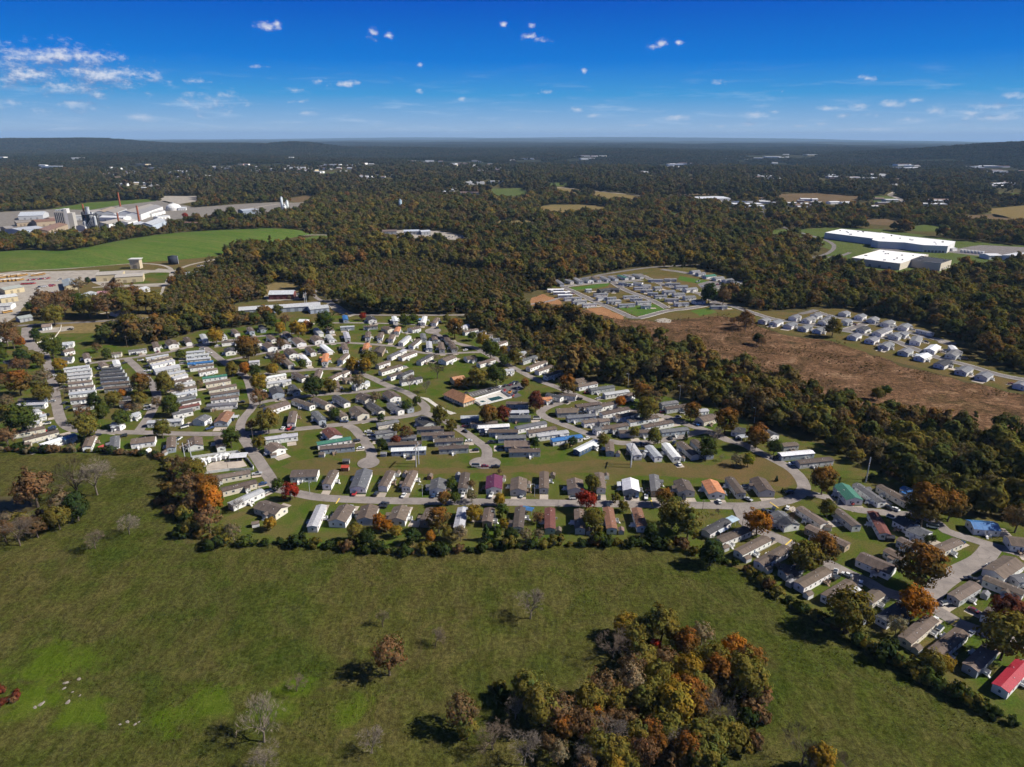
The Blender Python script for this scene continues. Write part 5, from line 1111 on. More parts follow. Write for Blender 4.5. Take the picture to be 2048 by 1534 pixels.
# ------------------------------------------------------------------ larger buildings
def gable(name, label, cat, t, a, b, w, he, rise, roofc, wallc, metal=True, group=None, doors=2, wins=0):
    """a, b: ridge ends as seen from the air (tile coordinates)"""
    w *= 1.3; he *= 1.2; rise *= 1.3; hr = he + rise; p, q = G(*T(t, *a), hr), G(*T(t, *b), hr); L = (q - p).length; m = (p + q) / 2; yaw = math.atan2((q - p).y, (q - p).x)
    root = link(name, None, None, (m.x, m.y, 0.06), yaw); root.empty_display_size = 2; tag(root, label, cat, group); SITES.append((m.x, m.y, L + 8, w + 8, yaw))
    hx, hy = L / 2, w / 2; r = random.Random(int(p.x * 7 + p.y))
    mb = MB(); mb.prism([(-hy, -.1), (hy, -.1), (hy, he), (0, hr - .2), (-hy, he)], -hx, hx); o = link('wall', mb.mesh('wall', 'siding'), root); o.color = (*wallc, 1)
    ov = .5; sl = rise / hy; yo = hy + ov; ze = he - sl * ov
    mb = MB(); mb.prism([(-yo, ze), (0, hr - .2), (yo, ze), (yo, ze + .2), (0, hr), (-yo, ze + .2)], -hx - .5, hx + .5); o = link('roof', mb.mesh('roof', 'metal_roof' if metal else 'shingle'), root); o.color = (*roofc, 1)
    for k in range(doors):
        mb = MB(); dw, dh = min(4, L / 8), min(4, he * .8); x = -hx + (k + 1) * L / (doors + 1)
        mb.box(x - dw / 2, x + dw / 2, -hy - .08, -hy + .02, 0, dh); o = link('door', mb.mesh('door', 'paint_any'), root); o.color = (wallc[0] * .55, wallc[1] * .55, wallc[2] * .58, 1)
    for k in range(wins):
        x = -hx + (k + .5) * L / wins; link('window', WIN[1], root, (x, -hy, he * .6), math.pi); link('window', WIN[1], root, (x, hy, he * .6), 0)
    return root
def flat_block(name, label, cat, t, pts, h, roofc, wallc, group=None, units=6, doors=4):
    h *= 1.25; P = [G(*T(t, *p), h) for p in pts]
    if sum(P[i].x * P[(i + 1) % len(P)].y - P[(i + 1) % len(P)].x * P[i].y for i in range(len(P))) < 0: P.reverse()
    c = sum(P, Vector()) / len(P); rad = max((p - c).length for p in P); SITES.append((c.x, c.y, rad * 1.5, rad * 1.2, 0)); OPEN.append(np.array([T(t, *p) for p in pts], float))
    root = link(name, None, None, (c.x, c.y, 0.06)); root.empty_display_size = 3; tag(root, label, cat, group)
    loc = [(p.x - c.x, p.y - c.y) for p in P]
    mb = MB(); n = len(loc)
    for i in range(n):
        a, b = loc[i], loc[(i + 1) % n]; mb.quad((*a, -.1), (*b, -.1), (*b, h), (*a, h))
    o = link('wall', mb.mesh('wall', 'siding'), root); o.color = (*wallc, 1)
    rp = [Vector((x * .995, y * .995, h - .35)) for x, y in loc]; o = link('roof', sheet_mesh('roof', rp, h - .35, 'paint_any'), root); o.color = (*roofc, 1)
    mb = MB()
    for i in range(n):
        a, b = loc[i], loc[(i + 1) % n]; s = .99; A2, B2 = (a[0] * s, a[1] * s), (b[0] * s, b[1] * s)
        mb.quad((*a, h + .02), (*b, h + .02), (*B2, h + .02), (*A2, h + .02)); mb.quad((*A2, h - .34), (*A2, h + .02), (*B2, h + .02), (*B2, h - .34))
    o = link('parapet', mb.mesh('parapet', 'paint_any'), root); o.color = (*[min(.85, k * 1.05) for k in wallc], 1)
    r = random.Random(len(pts) * 7 + int(c.x))
    for k in range(units):
        a, b, cc = r.sample(loc, 3) if n > 3 else loc; u, v = sorted((r.random(), r.random())); x = (a[0] * u + b[0] * (v - u) + cc[0] * (1 - v)) * .8; y = (a[1] * u + b[1] * (v - u) + cc[1] * (1 - v)) * .8
        mb = MB(); s = r.uniform(.8, 2.0); mb.box(x - s, x + s, y - s * .7, y + s * .7, h - .33, h + r.uniform(.6, 1.5)); o = link('roof_unit', mb.mesh('roof_unit', 'paint_any'), root); o.color = r.choice(((.3, .3, .3, 1), (.5, .5, .5, 1), (.16, .15, .14, 1)))
    # loading doors on the side that faces the road
    e = min(range(n), key=lambda i: P[i].y + P[(i + 1) % n].y); a, b = Vector((*loc[e], 0)), Vector((*loc[(e + 1) % n], 0)); d = (b - a).normalized(); nn = Vector((d.y, -d.x, 0))
    for k in range(doors):
        x = a.lerp(b, (k + 1) / (doors + 1)); A = x - d * 1.8 + nn * .06; B = x + d * 1.8 + nn * .06
        mb = MB(); mb.quad((A.x, A.y, .1), (B.x, B.y, .1), (B.x, B.y, 3.6), (A.x, A.y, 3.6)); o = link('door', mb.mesh('door', 'paint_any'), root); o.color = (.16, .17, .18, 1)
    return root
WHT, CRM, GRY, PGR, RST, TAN = (.74, .74, .72), (.52, .44, .28), (.34, .36, .38), (.48, .49, .50), (.22, .12, .08), (.34, .27, .19)
flat_block('factory', 'long low white-roofed factory across the far right road', 'factory', 'W', [(455,420),(590,390),(900,422),(862,470)], 9, (.80,.80,.79), (.60,.60,.58), 'white-roofed factories', 7)
flat_block('factory', 'white-roofed factory wing with loading yard stepping down to right', 'factory', 'W', [(830,478),(905,420),(1085,446),(1320,470),(1500,490),(1440,528),(1240,520),(1100,500),(885,490)], 9.5, (.80,.80,.79), (.66,.66,.64), 'white-roofed factories', 9, 6)
flat_block('warehouse', 'square white-roofed warehouse in front of the long factory', 'warehouse', 'W', [(670,620),(900,556),(1285,596),(1060,668)], 8, (.80,.79,.77), (.62,.56,.46), 'white-roofed factories', 10)
flat_block('warehouse', 'black-roofed cream warehouse beside the white-roofed warehouse', 'warehouse', 'W', [(1145,634),(1225,606),(1470,640),(1385,668)], 9, (.045,.048,.055), (.60,.54,.44), 'white-roofed factories', 3)
gable('storage_shed', 'small white loading shed right of the factory yard', 'shed', 'W', (1735,590), (1835,588), 16, 5, 1.2, (.7,.7,.7), WHT)
gable('storage_shed', 'white shed at the far right edge of the factory apron', 'shed', 'W', (1940,602), (2046,582), 18, 6, 1.2, (.72,.72,.72), WHT)
gable('storage_shed', 'white lean shed at the end of the factory wing', 'shed', 'W', (1310,512), (1500,540), 9, 4, 1, (.75,.75,.75), WHT)
for k in range(7):
    x = 1545 + k * 28; gable('semi_trailer', f'white box trailer parked right of the factory, {ordinal(k+1)} from left', 'trailer', 'W', (x, 556 + k * 2.4), (x + 14, 558 + k * 2.4), 3, 3.6, .1, (.75,.75,.75), WHT, True, 'box trailers by the factory', 1)
gable('warehouse', 'wide pale-roofed warehouse beside the far red field', 'warehouse', 'N', (1450,137), (1690,131), 60, 9, 2, (.66,.68,.70), PGR)
gable('warehouse', 'dark-roofed store by the far main road', 'warehouse', 'N', (1760,172), (1865,168), 40, 7, 1.5, (.08,.09,.11), GRY)
gable('warehouse', 'flat grey plant beside the far main road', 'warehouse', 'N', (1480,203), (1600,200), 24, 6, 1.2, (.30,.32,.34), GRY)
gable('warehouse', 'small white block left of the pale-roofed warehouse', 'warehouse', 'N', (1190,131), (1310,137), 24, 6, 1, (.72,.72,.72), WHT)
# the works on the left
for (a, b, w, he, rise, rc, wc, lab) in (
    ((795,246),(892,214),22,9,4,TAN,PGR,'rusty saw-tooth shed at the upper left of the works'), ((858,248),(962,212),22,9,4,(.30,.27,.23),PGR,'grey-brown saw-tooth shed second from left'),
    ((1000,244),(1200,190),24,11,4,(.33,.30,.26),WHT,'long ridge-roofed furnace hall of the works'), ((1062,256),(1245,196),24,11,4,(.28,.27,.26),WHT,'long ridge-roofed hall nearest the gravel road'),
    ((900,272),(1080,222),14,7,2,(.55,.55,.54),WHT,'low white-roofed hall beside the furnace hall'), ((820,284),(1015,288),20,7,2,(.72,.72,.72),WHT,'white-roofed transverse hall in mid works'),
    ((800,338),(950,306),26,8,3,(.40,.36,.30),WHT,'tan-roofed hall behind the dark tower'), ((1030,350),(1122,330),20,8,3,(.42,.44,.47),(.36,.42,.50),'blue-grey gabled hall at the tree edge'),
    ((1155,342),(1270,302),22,9,4,(.46,.48,.50),(.44,.50,.58),'pale gabled hall at the tree edge'), ((95,388),(290,366),36,9,2,(.45,.47,.50),(.36,.42,.50),'broad grey warehouse at the left of works'),
    ((310,392),(480,338),22,8,3,(.24,.15,.11),TAN,'rust-roofed long shed left of the tower block'), ((265,318),(475,302),26,8,3,(.22,.13,.09),TAN,'rust-roofed store behind the warehouse'),
    ((165,256),(360,250),44,7,5,(.50,.53,.57),PGR,'wide arched grey store apart from the works'), ((585,280),(780,272),20,7,2,(.42,.42,.40),PGR,'low grey hall behind the tower block'),
    ((1240,290),(1340,280),14,5,1,(.60,.62,.64),WHT,'small white hall by the gravel road'), ((1425,216),(1490,214),14,5,1.5,(.62,.64,.66),WHT,'small white store beside the dome'),
    ((1920,234),(2046,226),26,15,2,(.42,.46,.52),(.30,.35,.42),'tall blue-grey shed on the gravel yard'), ((1400,330),(1600,338),10,4,1,(.24,.13,.10),TAN,'low rust shed behind the tree belt'),
    ((640,360),(700,352),18,8,2,(.40,.38,.34),PGR,'pale hall squeezed behind the dark tower'), ((980,330),(1060,312),16,7,2,(.50,.48,.44),WHT,'pale shed between chimneys'), ((700,246),(790,236),18,7,2,(.36,.33,.30),PGR,'grey shed at the back of the works'), ((1180,262),(1290,236),14,6,2,(.46,.44,.42),WHT,'pale lean-to beside the long hall'), ((20,372),(90,366),22,7,2,(.30,.28,.26),TAN,'brown hall at the left end of works'), ((120,330),(240,322),20,6,2,(.28,.25,.22),TAN,'brown hall behind the grey warehouse'), ((380,300),(470,288),16,6,2,(.30,.22,.18),TAN,'rusty hall near the tower block'), ((60,432),(240,424),16,5,1.5,(.26,.17,.13),TAN,'low brown shed at the near edge of works'), ((450,412),(620,408),12,5,1,(.55,.56,.57),PGR,'low pale roof in front of the tower block')):
    gable('works_building', lab, 'industrial building', 'M', a, b, w, he, rise, rc, wc, True, 'buildings of the works', 3)
def tower_block():
    p = G(*T('M', 540, 388)); root = link('tower_block', None, None, (p.x, p.y, .06), .25); root.scale = (.62, .9, 1.05); tag(root, 'tall pale concrete tower block with dark window bands in works', 'tower'); SITES.append((p.x, p.y, 40, 40, 0))
    for (x0, x1, h, nm) in ((-26, 4, 34, 'wall'), (4, 13, 38, 'stair_tower'), (13, 28, 30, 'wing')):
        mb = MB(); mb.box(x0, x1, -10, 10, -.1, h); o = link(nm, mb.mesh(nm, 'paint_any'), root); o.color = (.40, .38, .34, 1) if nm != 'stair_tower' else (.55, .54, .52, 1)
    for k in range(5):
        mb = MB(); mb.box(-24 + k * 5.4, -21.5 + k * 5.4, -10.2, -10.02, 3, 31); o = link('window_band', mb.mesh('window_band', 'glass'), root)
    for k in range(3):
        mb = MB(); mb.box(-22 + k * 10, -16 + k * 10, -4, 4, 34.02, 36.5 + k); o = link('roof_unit', mb.mesh('roof_unit', 'galvanised'), root)
tower_block()
def process_plant():
    p = G(*T('M', 745, 405)); root = link('process_plant', None, None, (p.x, p.y, .06)); root.scale = (.85, .9, .95); tag(root, 'dark tangled process tower with pipes and frames in the works', 'industrial plant'); SITES.append((p.x, p.y, 44, 36, 0))
    r = random.Random(4)
    for k in range(7):
        x, y, h = r.uniform(-18, 18), r.uniform(-8, 8), r.uniform(14, 40); mb = MB(); rr = r.uniform(2, 4.2); mb.tube((x, y, 0), (x, y, h), rr, rr * .9, 12); mb.tube((x, y, h), (x, y, h + 2), rr * .9, rr * .3, 12)
        o = link('vessel', mb.mesh('vessel', 'dark_metal' if k % 3 else 'galvanised'), root)
    mb = MB()
    for x in (-14, -5, 5, 14):
        for y in (-8, 8): mb.box(x - .5, x + .5, y - .5, y + .5, 0, 34)
    for z in (8, 16, 24, 33): mb.box(-14.5, 14.5, -8.6, 8.6, z, z + .8)
    link('frame', mb.mesh('frame', 'dark_metal'), root)
    for k in range(4): mb = MB(); mb.tube((-12 + k * 7, -9, 4 + k * 3), (10, -9, 30 - k * 4), .8, .8, 8); link('pipe', mb.mesh('pipe', 'galvanised'), root)
process_plant()
def stack(x, y0, y1, lab, mat='brick_red', r0=2.4, r1=1.7):
    p = G(*T('M', x, y1)); ps = ppm(*T('M', x, y1)); h = (y1 - y0) / 4 / ps / .98
    root = link('chimney_stack', None, None, (p.x, p.y, .05)); tag(root, lab, 'chimney', 'chimney stacks of the works'); SITES.append((p.x, p.y, 14, 14, 0))
    mb = MB(); mb.tube((0, 0, 0), (0, 0, h), r0, r1, 16); link('shaft', mb.mesh('shaft', mat, False), root); mb = MB(); mb.tube((0, 0, h - .8), (0, 0, h + .25), r1 * 1.18, r1 * 1.18, 16); link('rim', mb.mesh('rim', mat), root)
stack(968, 128, 240, 'red brick chimney standing farthest back in the works'); stack(686, 222, 330, 'red brick chimney just left of the pale steel stack'); stack(1118, 232, 350, 'red brick chimney in front of the ridge-roofed halls'); stack(962, 288, 400, 'thin red chimney nearest the tree belt', 'brick_red', 2.0, 1.5)
stack(718, 240, 330, 'pale steel stack beside the dark process tower', 'galvanised', 4.2, 3.9); stack(440, 100, 100.5, 'x') if False else None
def dome():
    p = G(*T('M', 1392, 240)); root = link('storage_dome', None, None, (p.x, p.y, .05)); root.scale = (1.3,) * 3; tag(root, 'white storage dome at the edge of the works', 'dome'); SITES.append((p.x, p.y, 40, 40, 0))
    mb = MB(); n = 24; prof = [(14, 0), (14, 5), (12.6, 8), (9.5, 10.5), (5, 12.3), (.6, 13)]
    for a, b in zip(prof[:-1], prof[1:]):
        for k in range(n):
            t0, t1 = 2 * math.pi * k / n, 2 * math.pi * (k + 1) / n
            mb.quad(*[(r_ * math.cos(t), r_ * math.sin(t), z) for (r_, z), t in ((a, t0), (a, t1), (b, t1), (b, t0))])
    o = link('shell', mb.mesh('shell', 'paint_any', True), root); o.color = (.70, .69, .66, 1); mb = MB(); mb.tube((0, 0, 12.9), (0, 0, 14.5), 1.2, 1.2, 10); link('hatch', mb.mesh('hatch', 'galvanised'), root)
dome()
def silo(t, x, y, h, r, lab, col, cone=1.0):
    h *= 1.3; r *= 1.3; p = G(*T(t, x, y)); root = link('silo', None, None, (p.x, p.y, .05)); tag(root, lab, 'silo', 'silos and towers'); SITES.append((p.x, p.y, 24, 24, 0))
    mb = MB(); mb.tube((0, 0, 0), (0, 0, h), r, r, 14); o = link('shell', mb.mesh('shell', 'paint_any', True), root); o.color = (*col, 1); mb = MB(); mb.tube((0, 0, h), (0, 0, h + r * cone), r, .3, 14); o = link('cone_top', mb.mesh('cone_top', 'paint_any', True), root); o.color = (*col, 1)
    mb = MB(); mb.box(r, r + .4, -.4, .4, 0, h); link('ladder', mb.mesh('ladder', 'galvanised'), root)
silo('L', 212, 240, 24, 2.4, 'tall pale silo on the gravel yard right of the works', (.55,.60,.62)); silo('L', 255, 245, 18, 2.6, 'shorter pale silo on the gravel yard', (.60,.64,.64)); silo('L', 232, 248, 10, 3.5, 'squat white silo between two tall ones', (.66,.68,.66))
silo('L', 1157, 246, 20, 3.0, 'lone blue-grey silo rising from the woods', (.30,.40,.48)); silo('M', 1390, 672, 9, 5.5, 'dark cylindrical tank beside the landfill road', (.03,.035,.05), .2)
# landfill site and bus yard
def tower_house():
    p = G(*T('M', 1095, 706)); root = link('scale_tower', None, None, (p.x, p.y, .06), .1); root.scale = (.85, .9, .9); tag(root, 'tall cream tower building with overhanging roof by the mound', 'building'); SITES.append((p.x, p.y, 26, 22, 0))
    mb = MB(); mb.box(-8, 8, -5.5, 5.5, -.1, 15); o = link('wall', mb.mesh('wall', 'siding'), root); o.color = (.50, .43, .30, 1)
    mb = MB(); mb.box(-9, 10, -7, 7, 15.02, 15.9); o = link('roof', mb.mesh('roof', 'paint_any'), root); o.color = (.55, .55, .52, 1)
    for k in range(3): link('window', WIN[1], root, (-5 + k * 5, -5.5, 11), math.pi)
    mb = MB(); mb.box(-3, 3, -5.7, -5.52, 0, 6); o = link('door', mb.mesh('door', 'paint_any'), root); o.color = (.2, .18, .15, 1)
tower_house()
for (a, b, w, he, rise, rc, wc, lab) in (
    ((775,742),(985,730),20,7,1,(.46,.42,.35),CRM,'wide cream depot with flat tan roof by the landfill tower'), ((925,760),(1145,746),18,6.5,1,(.48,.44,.37),CRM,'cream depot annex right of the wide depot'),
    ((1470,738),(1598,728),12,4,1.5,(.40,.45,.48),GRY,'grey shed beside the landfill road'), ((545,785),(562,835),11,4.5,1.5,(.32,.36,.36),CRM,'grey-roofed shed at the end of the truck yard'),
    ((600,950),(722,888),11,4,1.8,(.42,.44,.44),WHT,'white slanting shed below the depot'), ((780,890),(866,884),9,3.5,1.2,(.42,.22,.24),TAN,'pinkish roofed shed behind the brush'),
    ((1092,866),(1166,850),10,4,1.5,(.55,.56,.57),WHT,'small white house below the depot lawn'), ((896,1052),(1000,1030),8,3,1.3,(.20,.13,.10),WHT,'white bungalow with brown roof in the dry meadow'),
    ((135,1092),(240,1074),9,3.2,1.4,(.33,.36,.34),GRY,'grey bungalow by the public road'), ((0,862),(155,836),14,5,1.5,(.38,.40,.36),CRM,'cream garage in the bus yard'),
    ((-20,925),(118,906),14,5,1.5,(.58,.59,.58),CRM,'pale-roofed garage in the bus yard'), ((-40,990),(100,982),12,4,1.2,(.50,.50,.48),WHT,'low white shed at the lower bus yard')):
    gable('depot_building', lab, 'shed', 'M', a, b, w, he, rise, rc, wc, True, 'sheds of the landfill site and bus yard', 2, 0)
gable('pavilion', 'small brown-roofed shelter on the car park by the public road', 'shelter', 'A', (430,45), (520,36), 7, 3, 1.4, (.22,.17,.14), WHT, False)
gable('storage_building', 'long grey storage building with blue-grey fronts behind the homes', 'storage building', 'L', (-136,1016), (510,976), 13, 4.2, 1.6, (.50,.51,.52), (.36,.41,.47), True, None, 9)
gable('storage_building', 'shorter grey storage building overlapping the long one', 'storage building', 'L', (420,1012), (570,996), 12, 4, 1.5, (.44,.46,.47), (.33,.38,.45), True, None, 3)
gable('barn', 'maroon barn with pale metal roof behind the storage building', 'barn', 'L', (110,884), (305,880), 13, 5, 2.5, (.56,.58,.60), (.16,.05,.05), True, None, 3)
gable('barn', 'old red-roofed barn at the edge of the green mound', 'barn', 'L', (345,522), (400,512), 11, 4.5, 3.2, (.22,.06,.05), (.26,.10,.07), True, None, 1)
for (a, b, w, he, rc, wc, lab) in (((1012,398),(1125,396),18,5,(.20,.15,.12),GRY,'brown-roofed shed in the wooded yard'), ((1182,398),(1305,396),18,5,(.52,.56,.62),GRY,'blue-white shed in the wooded yard'), ((1312,402),(1385,398),14,5,(.58,.60,.64),GRY,'smaller pale shed in the wooded yard')):
    gable('yard_shed', lab, 'shed', 'L', a, b, w, he, 1.5, rc, wc, True, 'sheds of the wooded yard', 2)
# ------------------------------------------------------------------ clubhouse, pool and car park
def clubhouse():
    A_, B_, C_, D_ = (G(*T('C', *p)) for p in ((440, 905), (640, 992), (780, 955), (570, 872)))
    c = (A_ + B_ + C_ + D_) / 4; ax = (B_ - A_); yaw = math.atan2(ax.y, ax.x); L, W = (B_ - A_).length * 1.0, (D_ - A_).length * .92
    root = link('clubhouse', None, None, (c.x, c.y, .05), yaw); tag(root, 'cream clubhouse with hipped orange roof beside the swimming pool', 'clubhouse'); FOOT.append((c.x, c.y, L, W, yaw))
    mb = MB(); mb.box(-L/2, L/2, -W/2, W/2, -.1, 3.2); o = link('wall', mb.mesh('wall', 'siding'), root); o.color = (.62, .54, .40, 1)
    mb = MB(); e = .9; x, y = L/2 + e, W/2 + e; rx = max(2, L/2 - W/2 + 1.5); z0, z1 = 3.1, 7.4
    mb.quad((-x,-y,z0),(x,-y,z0),(rx,0,z1),(-rx,0,z1)); mb.quad((x,y,z0),(-x,y,z0),(-rx,0,z1),(rx,0,z1)); mb.quad((x,-y,z0),(x,y,z0),(rx,0,z1)); mb.quad((-x,y,z0),(-x,-y,z0),(-rx,0,z1)); mb.quad((-x,y,z0-.01),(x,y,z0-.01),(x,-y,z0-.01),(-x,-y,z0-.01))
    o = link('roof', mb.mesh('roof', 'shingle'), root); o.color = (.42, .215, .11, 1)
    for k in range(7): link('window', WIN[1], root, (-L/2 + (k + .7) * L / 7.6, -W/2, 1.9), math.pi); link('window', WIN[1], root, (-L/2 + (k + .7) * L / 7.6, W/2, 1.9), 0)
    for k in range(4): link('window', WIN[0], root, (L/2, -W/2 + (k + .6) * W / 4.4, 1.9), -math.pi / 2)
    o = link('door', DOOR, root, (L/2, W/2 - 1.4, .1), -math.pi / 2); o.color = (.3, .1, .06, 1)
    for k in range(5): mb = MB(); mb.box(L/2 + .5, L/2 + .7, -W/2 + k * W/4 - .1, -W/2 + k * W/4 + .1, 0, 3.08); link('post', mb.mesh('post', 'trim'), root)
clubhouse()
sheet('pool_deck', [T('C', *p) for p in ((740,930),(1040,838),(1145,905),(820,985))], .30, 'kerb_concrete', 0, 8, False)
def pool(name, pts, lab):
    P = [G(*T('C', *p)) for p in pts]; o = link(name, sheet_mesh(name, P, .316, 'pool_water')); tag(o, lab, 'pool', 'swimming pools')
    c = sum(P, Vector()) / 4; mb = MB()
    for i in range(4):
        a, b = P[i], P[(i + 1) % 4]; a2, b2 = a + (a - c).normalized() * .7, b + (b - c).normalized() * .7
        mb.quad((a.x, a.y, .34), (a2.x, a2.y, .34), (b2.x, b2.y, .34), (b.x, b.y, .34)); mb.quad((a.x, a.y, .30), (a.x, a.y, .34), (b.x, b.y, .34), (b.x, b.y, .30))
    link('coping', mb.mesh('coping', 'trim'), o)
pool('swimming_pool', ((890,912),(1010,884),(1068,908),(940,938)), 'large dark blue rectangular swimming pool in the pale deck'); pool('swimming_pool', ((810,938),(850,929),(884,940),(842,951)), 'small wading pool between clubhouse and large pool')
sheet('car_park', [T('C', *p) for p in ((690,850),(900,800),(1210,740),(1290,770),(1260,810),(1200,845),(1250,880),(1180,905),(1110,870),(1030,830),(740,895))], .27, 'parking_asphalt', 0, 8, False)
sheet('footpath', [T('C', *p) for p in ((200,892),(290,905),(380,970),(500,1035),(580,1060),(520,1075),(400,1020),(280,935))], .29, 'kerb_concrete', 0, 8, False)
sheet('car_park', [T('A', *p) for p in ((375,95),(740,62),(760,75),(755,100),(640,118),(430,135),(400,120))], .12, 'gravel_pale', 0, 8, False)
sheet('forecourt', [T('A', *p) for p in ((240,100),(330,95),(360,230),(440,320),(380,330),(250,260))], .13, 'road_concrete', 0, 8, False)
def stripes():
    for k in range(12):
        a = G(*T('C', 735 + k * 27, 885 - k * 7.5)); b = G(*T('C', 712 + k * 27, 866 - k * 7.0)); d = (b - a).normalized(); n = Vector((-d.y, d.x, 0)) * .09
        o = link('bay_line', sheet_mesh('bay_line', [a - n, a + n, b + n, b - n], .276, 'white_paint')); tag(o, kind='structure')
stripes()
gable('pump_house', 'small tan-roofed outbuilding above the clubhouse', 'outbuilding', 'C', (535,688), (645,668), 7, 3, 1.4, (.40,.21,.12), CRM, False)
def fence(pts, t, h, col, label, closed=False, step=3.0, z=0.0):
    P = [G(*T(t, *p)) for p in pts]; root = link('fence', None, None, (P[0].x, P[0].y, z)); tag(root, label, 'fence'); o0 = P[0]
    segs = list(zip(P[:-1], P[1:])) + ([(P[-1], P[0])] if closed else [])
    for a, b in segs:
        n = max(1, int((b - a).length / step)); ang = math.atan2((b - a).y, (b - a).x); L = (b - a).length / n
        key = (round(L, 1), h); me = FENCE_MESH.get(key)
        if me is None:
            mb = MB(); mb.box(.07, L - .02, -.03, .03, .12, h); me = FENCE_MESH[key] = mb.mesh('panel', 'paint_any')
        for k in range(n):
            p = a.lerp(b, k / n) - o0; o = link('panel', me, root, p, ang); o.color = (*col, 1); q = link('post', FENCE_POST, root, p); q.color = (*col, 1)
FENCE_MESH = {}; FENCE_POST = (lambda b: (b.box(-.07, .07, -.07, .07, -.1, 1.9), b.mesh('post', 'paint_any'))[1])(MB())
fence([(745,930),(1040,838),(1145,905),(822,986)], 'C', 1.4, (.70,.70,.69), 'white panel fence around the pool deck', True, 3, .3)
fence([(165,345),(400,312),(640,285),(720,330),(805,440),(800,465),(560,470),(290,505)], 'E', 1.7, (.68,.69,.70), 'white panel fence around the storage yard', False, 3)
sheet('storage_yard', [T('E', *p) for p in ((320,410),(400,380),(690,350),(740,420),(560,455),(330,480))], .07, 'drive_concrete', .5, 4, False)
def rail_fence():
    fence([(630,60),(618,110),(560,190),(380,240)], 'A', 1.1, (.66,.62,.55), 'pale rail fence along the meadow by the car park', False, 4)
rail_fence()
# ------------------------------------------------------------------ sheds, carports and yard things
def shed(t, x, y, ang, roofc, wallc, where, s=1.0):
    p = G(*T(t, x, y), 1.2); root = link('garden_shed', None, None, (p.x, p.y, .04), R(ang)); tag(root, f'{where}', 'shed', 'garden sheds')
    mb = MB(); mb.prism([(-1.3*s, -.05), (1.3*s, -.05), (1.3*s, 2.0*s), (0, 2.75*s), (-1.3*s, 2.0*s)], -1.7*s, 1.7*s); o = link('wall', mb.mesh('wall', 'siding'), root); o.color = (*wallc, 1)
    mb = MB(); mb.prism([(-1.5*s, 1.9*s), (0, 2.78*s), (1.5*s, 1.9*s), (1.5*s, 2.0*s), (0, 2.9*s), (-1.5*s, 2.0*s)], -1.85*s, 1.85*s); o = link('roof', mb.mesh('roof', 'shingle'), root); o.color = (*roofc, 1)
    mb = MB(); mb.box(1.7*s, 1.73*s, -.6, .6, .05, 1.8); o = link('door', mb.mesh('door', 'paint_any'), root); o.color = (.5, .48, .44, 1)
BR, GY = (.14,.11,.09), (.20,.20,.21)
for a in (('E',825,1015,20,BR,WHT,'white shed with brown roof in the lower left corner yard'), ('E',1745,445,0,(.40,.06,.04),(.20,.09,.05),'red-roofed shed by the first dead end',1.2), ('E',1755,375,0,(.10,.10,.10),(.12,.12,.12),'black trailer-like shed above the red shed',1.1),
          ('F',490,500,80,BR,WHT,'white shed right of the second row home'), ('F',820,530,80,BR,RST,'brown shed left of the grey roof home'), ('F',565,505,80,BR,GRY,'grey shed behind a taupe roof home'), ('F',1105,520,85,GY,GRY,'grey shed left of the brown roof home'),
          ('F',1570,550,85,BR,WHT,'white shed beside the purple roof'), ('F',1825,610,80,BR,WHT,'white shed right of a taupe double home'), ('G',285,520,85,BR,TAN,'tan shed right of the tall taupe home'), ('G',835,525,85,BR,WHT,'white shed behind the street trees'),
          ('G',345,1085,85,BR,TAN,'tan shed beside the maroon roof home'), ('G',655,1090,85,BR,GRY,'grey shed beside a lower row home'), ('G',985,1085,85,(.18,.12,.11),PGR,'pale shed beside the first rust roof home'), ('K',745,500,30,BR,PGR,'grey shed beside the third hedge home'),
          ('K',960,610,30,BR,WHT,'white shed beside the fourth hedge home'), ('K',1375,870,30,BR,WHT,'white shed beside the sixth hedge home'), ('K',520,390,30,BR,PGR,'pale shed at the second hedge home'), ('J',950,760,35,BR,PGR,'grey shed at the tan gable home'), ('J',1650,205,40,GY,GRY,'dark shed right of the corner home'),
          ('H',1310,1050,-30,BR,WHT,'white shed at the end of a slanted home'), ('I',670,905,-5,(.04,.04,.05),(.05,.05,.06),'black shed below the maroon and white home',1.1), ('D',185,1065,80,BR,WHT,'white shed beside the first slanted home'), ('D',445,1075,60,GY,GRY,'grey shed beside the pale slanted home'),
          ('D',850,1110,60,BR,GRY,'grey shed beside the white-roofed slanted home'), ('A',1035,1310,60,(.30,.06,.05),RST,'red shed between the lower left homes'), ('A',1515,1345,80,WHT,WHT,'small white shed on the lower left lawn'), ('A',1680,1365,80,BR,GRY,'grey shed below the blue wall home'), ('A',290,1275,20,BR,TAN,'tan shed at the left end of hedge'),
          ('A',500,1320,20,BR,TAN,'tan shed below the white roof by the hedge'), ('C',1440,1310,0,GY,GRY,'dark shed between the pool rows'), ('B',85,1025,0,(.06,.06,.06),(.05,.05,.05),'black shed in the western stack',1.2), ('E',1010,310,20,BR,PGR,'grey shed at the junction home'), ('E',1505,305,0,BR,PGR,'pale shed at the left of green roof'),
          ('J',400,460,30,GY,GRY,'grey shed under the olive tree by the hedge'), ('K',1190,750,40,GY,PGR,'pale shed in the shade of the big hedge tree'), ('D',360,745,70,BR,WHT,'white shed before the brown roof rows'), ('F',345,300,0,GY,GRY,'dark shed at the left of white roof')):
    shed(*a)
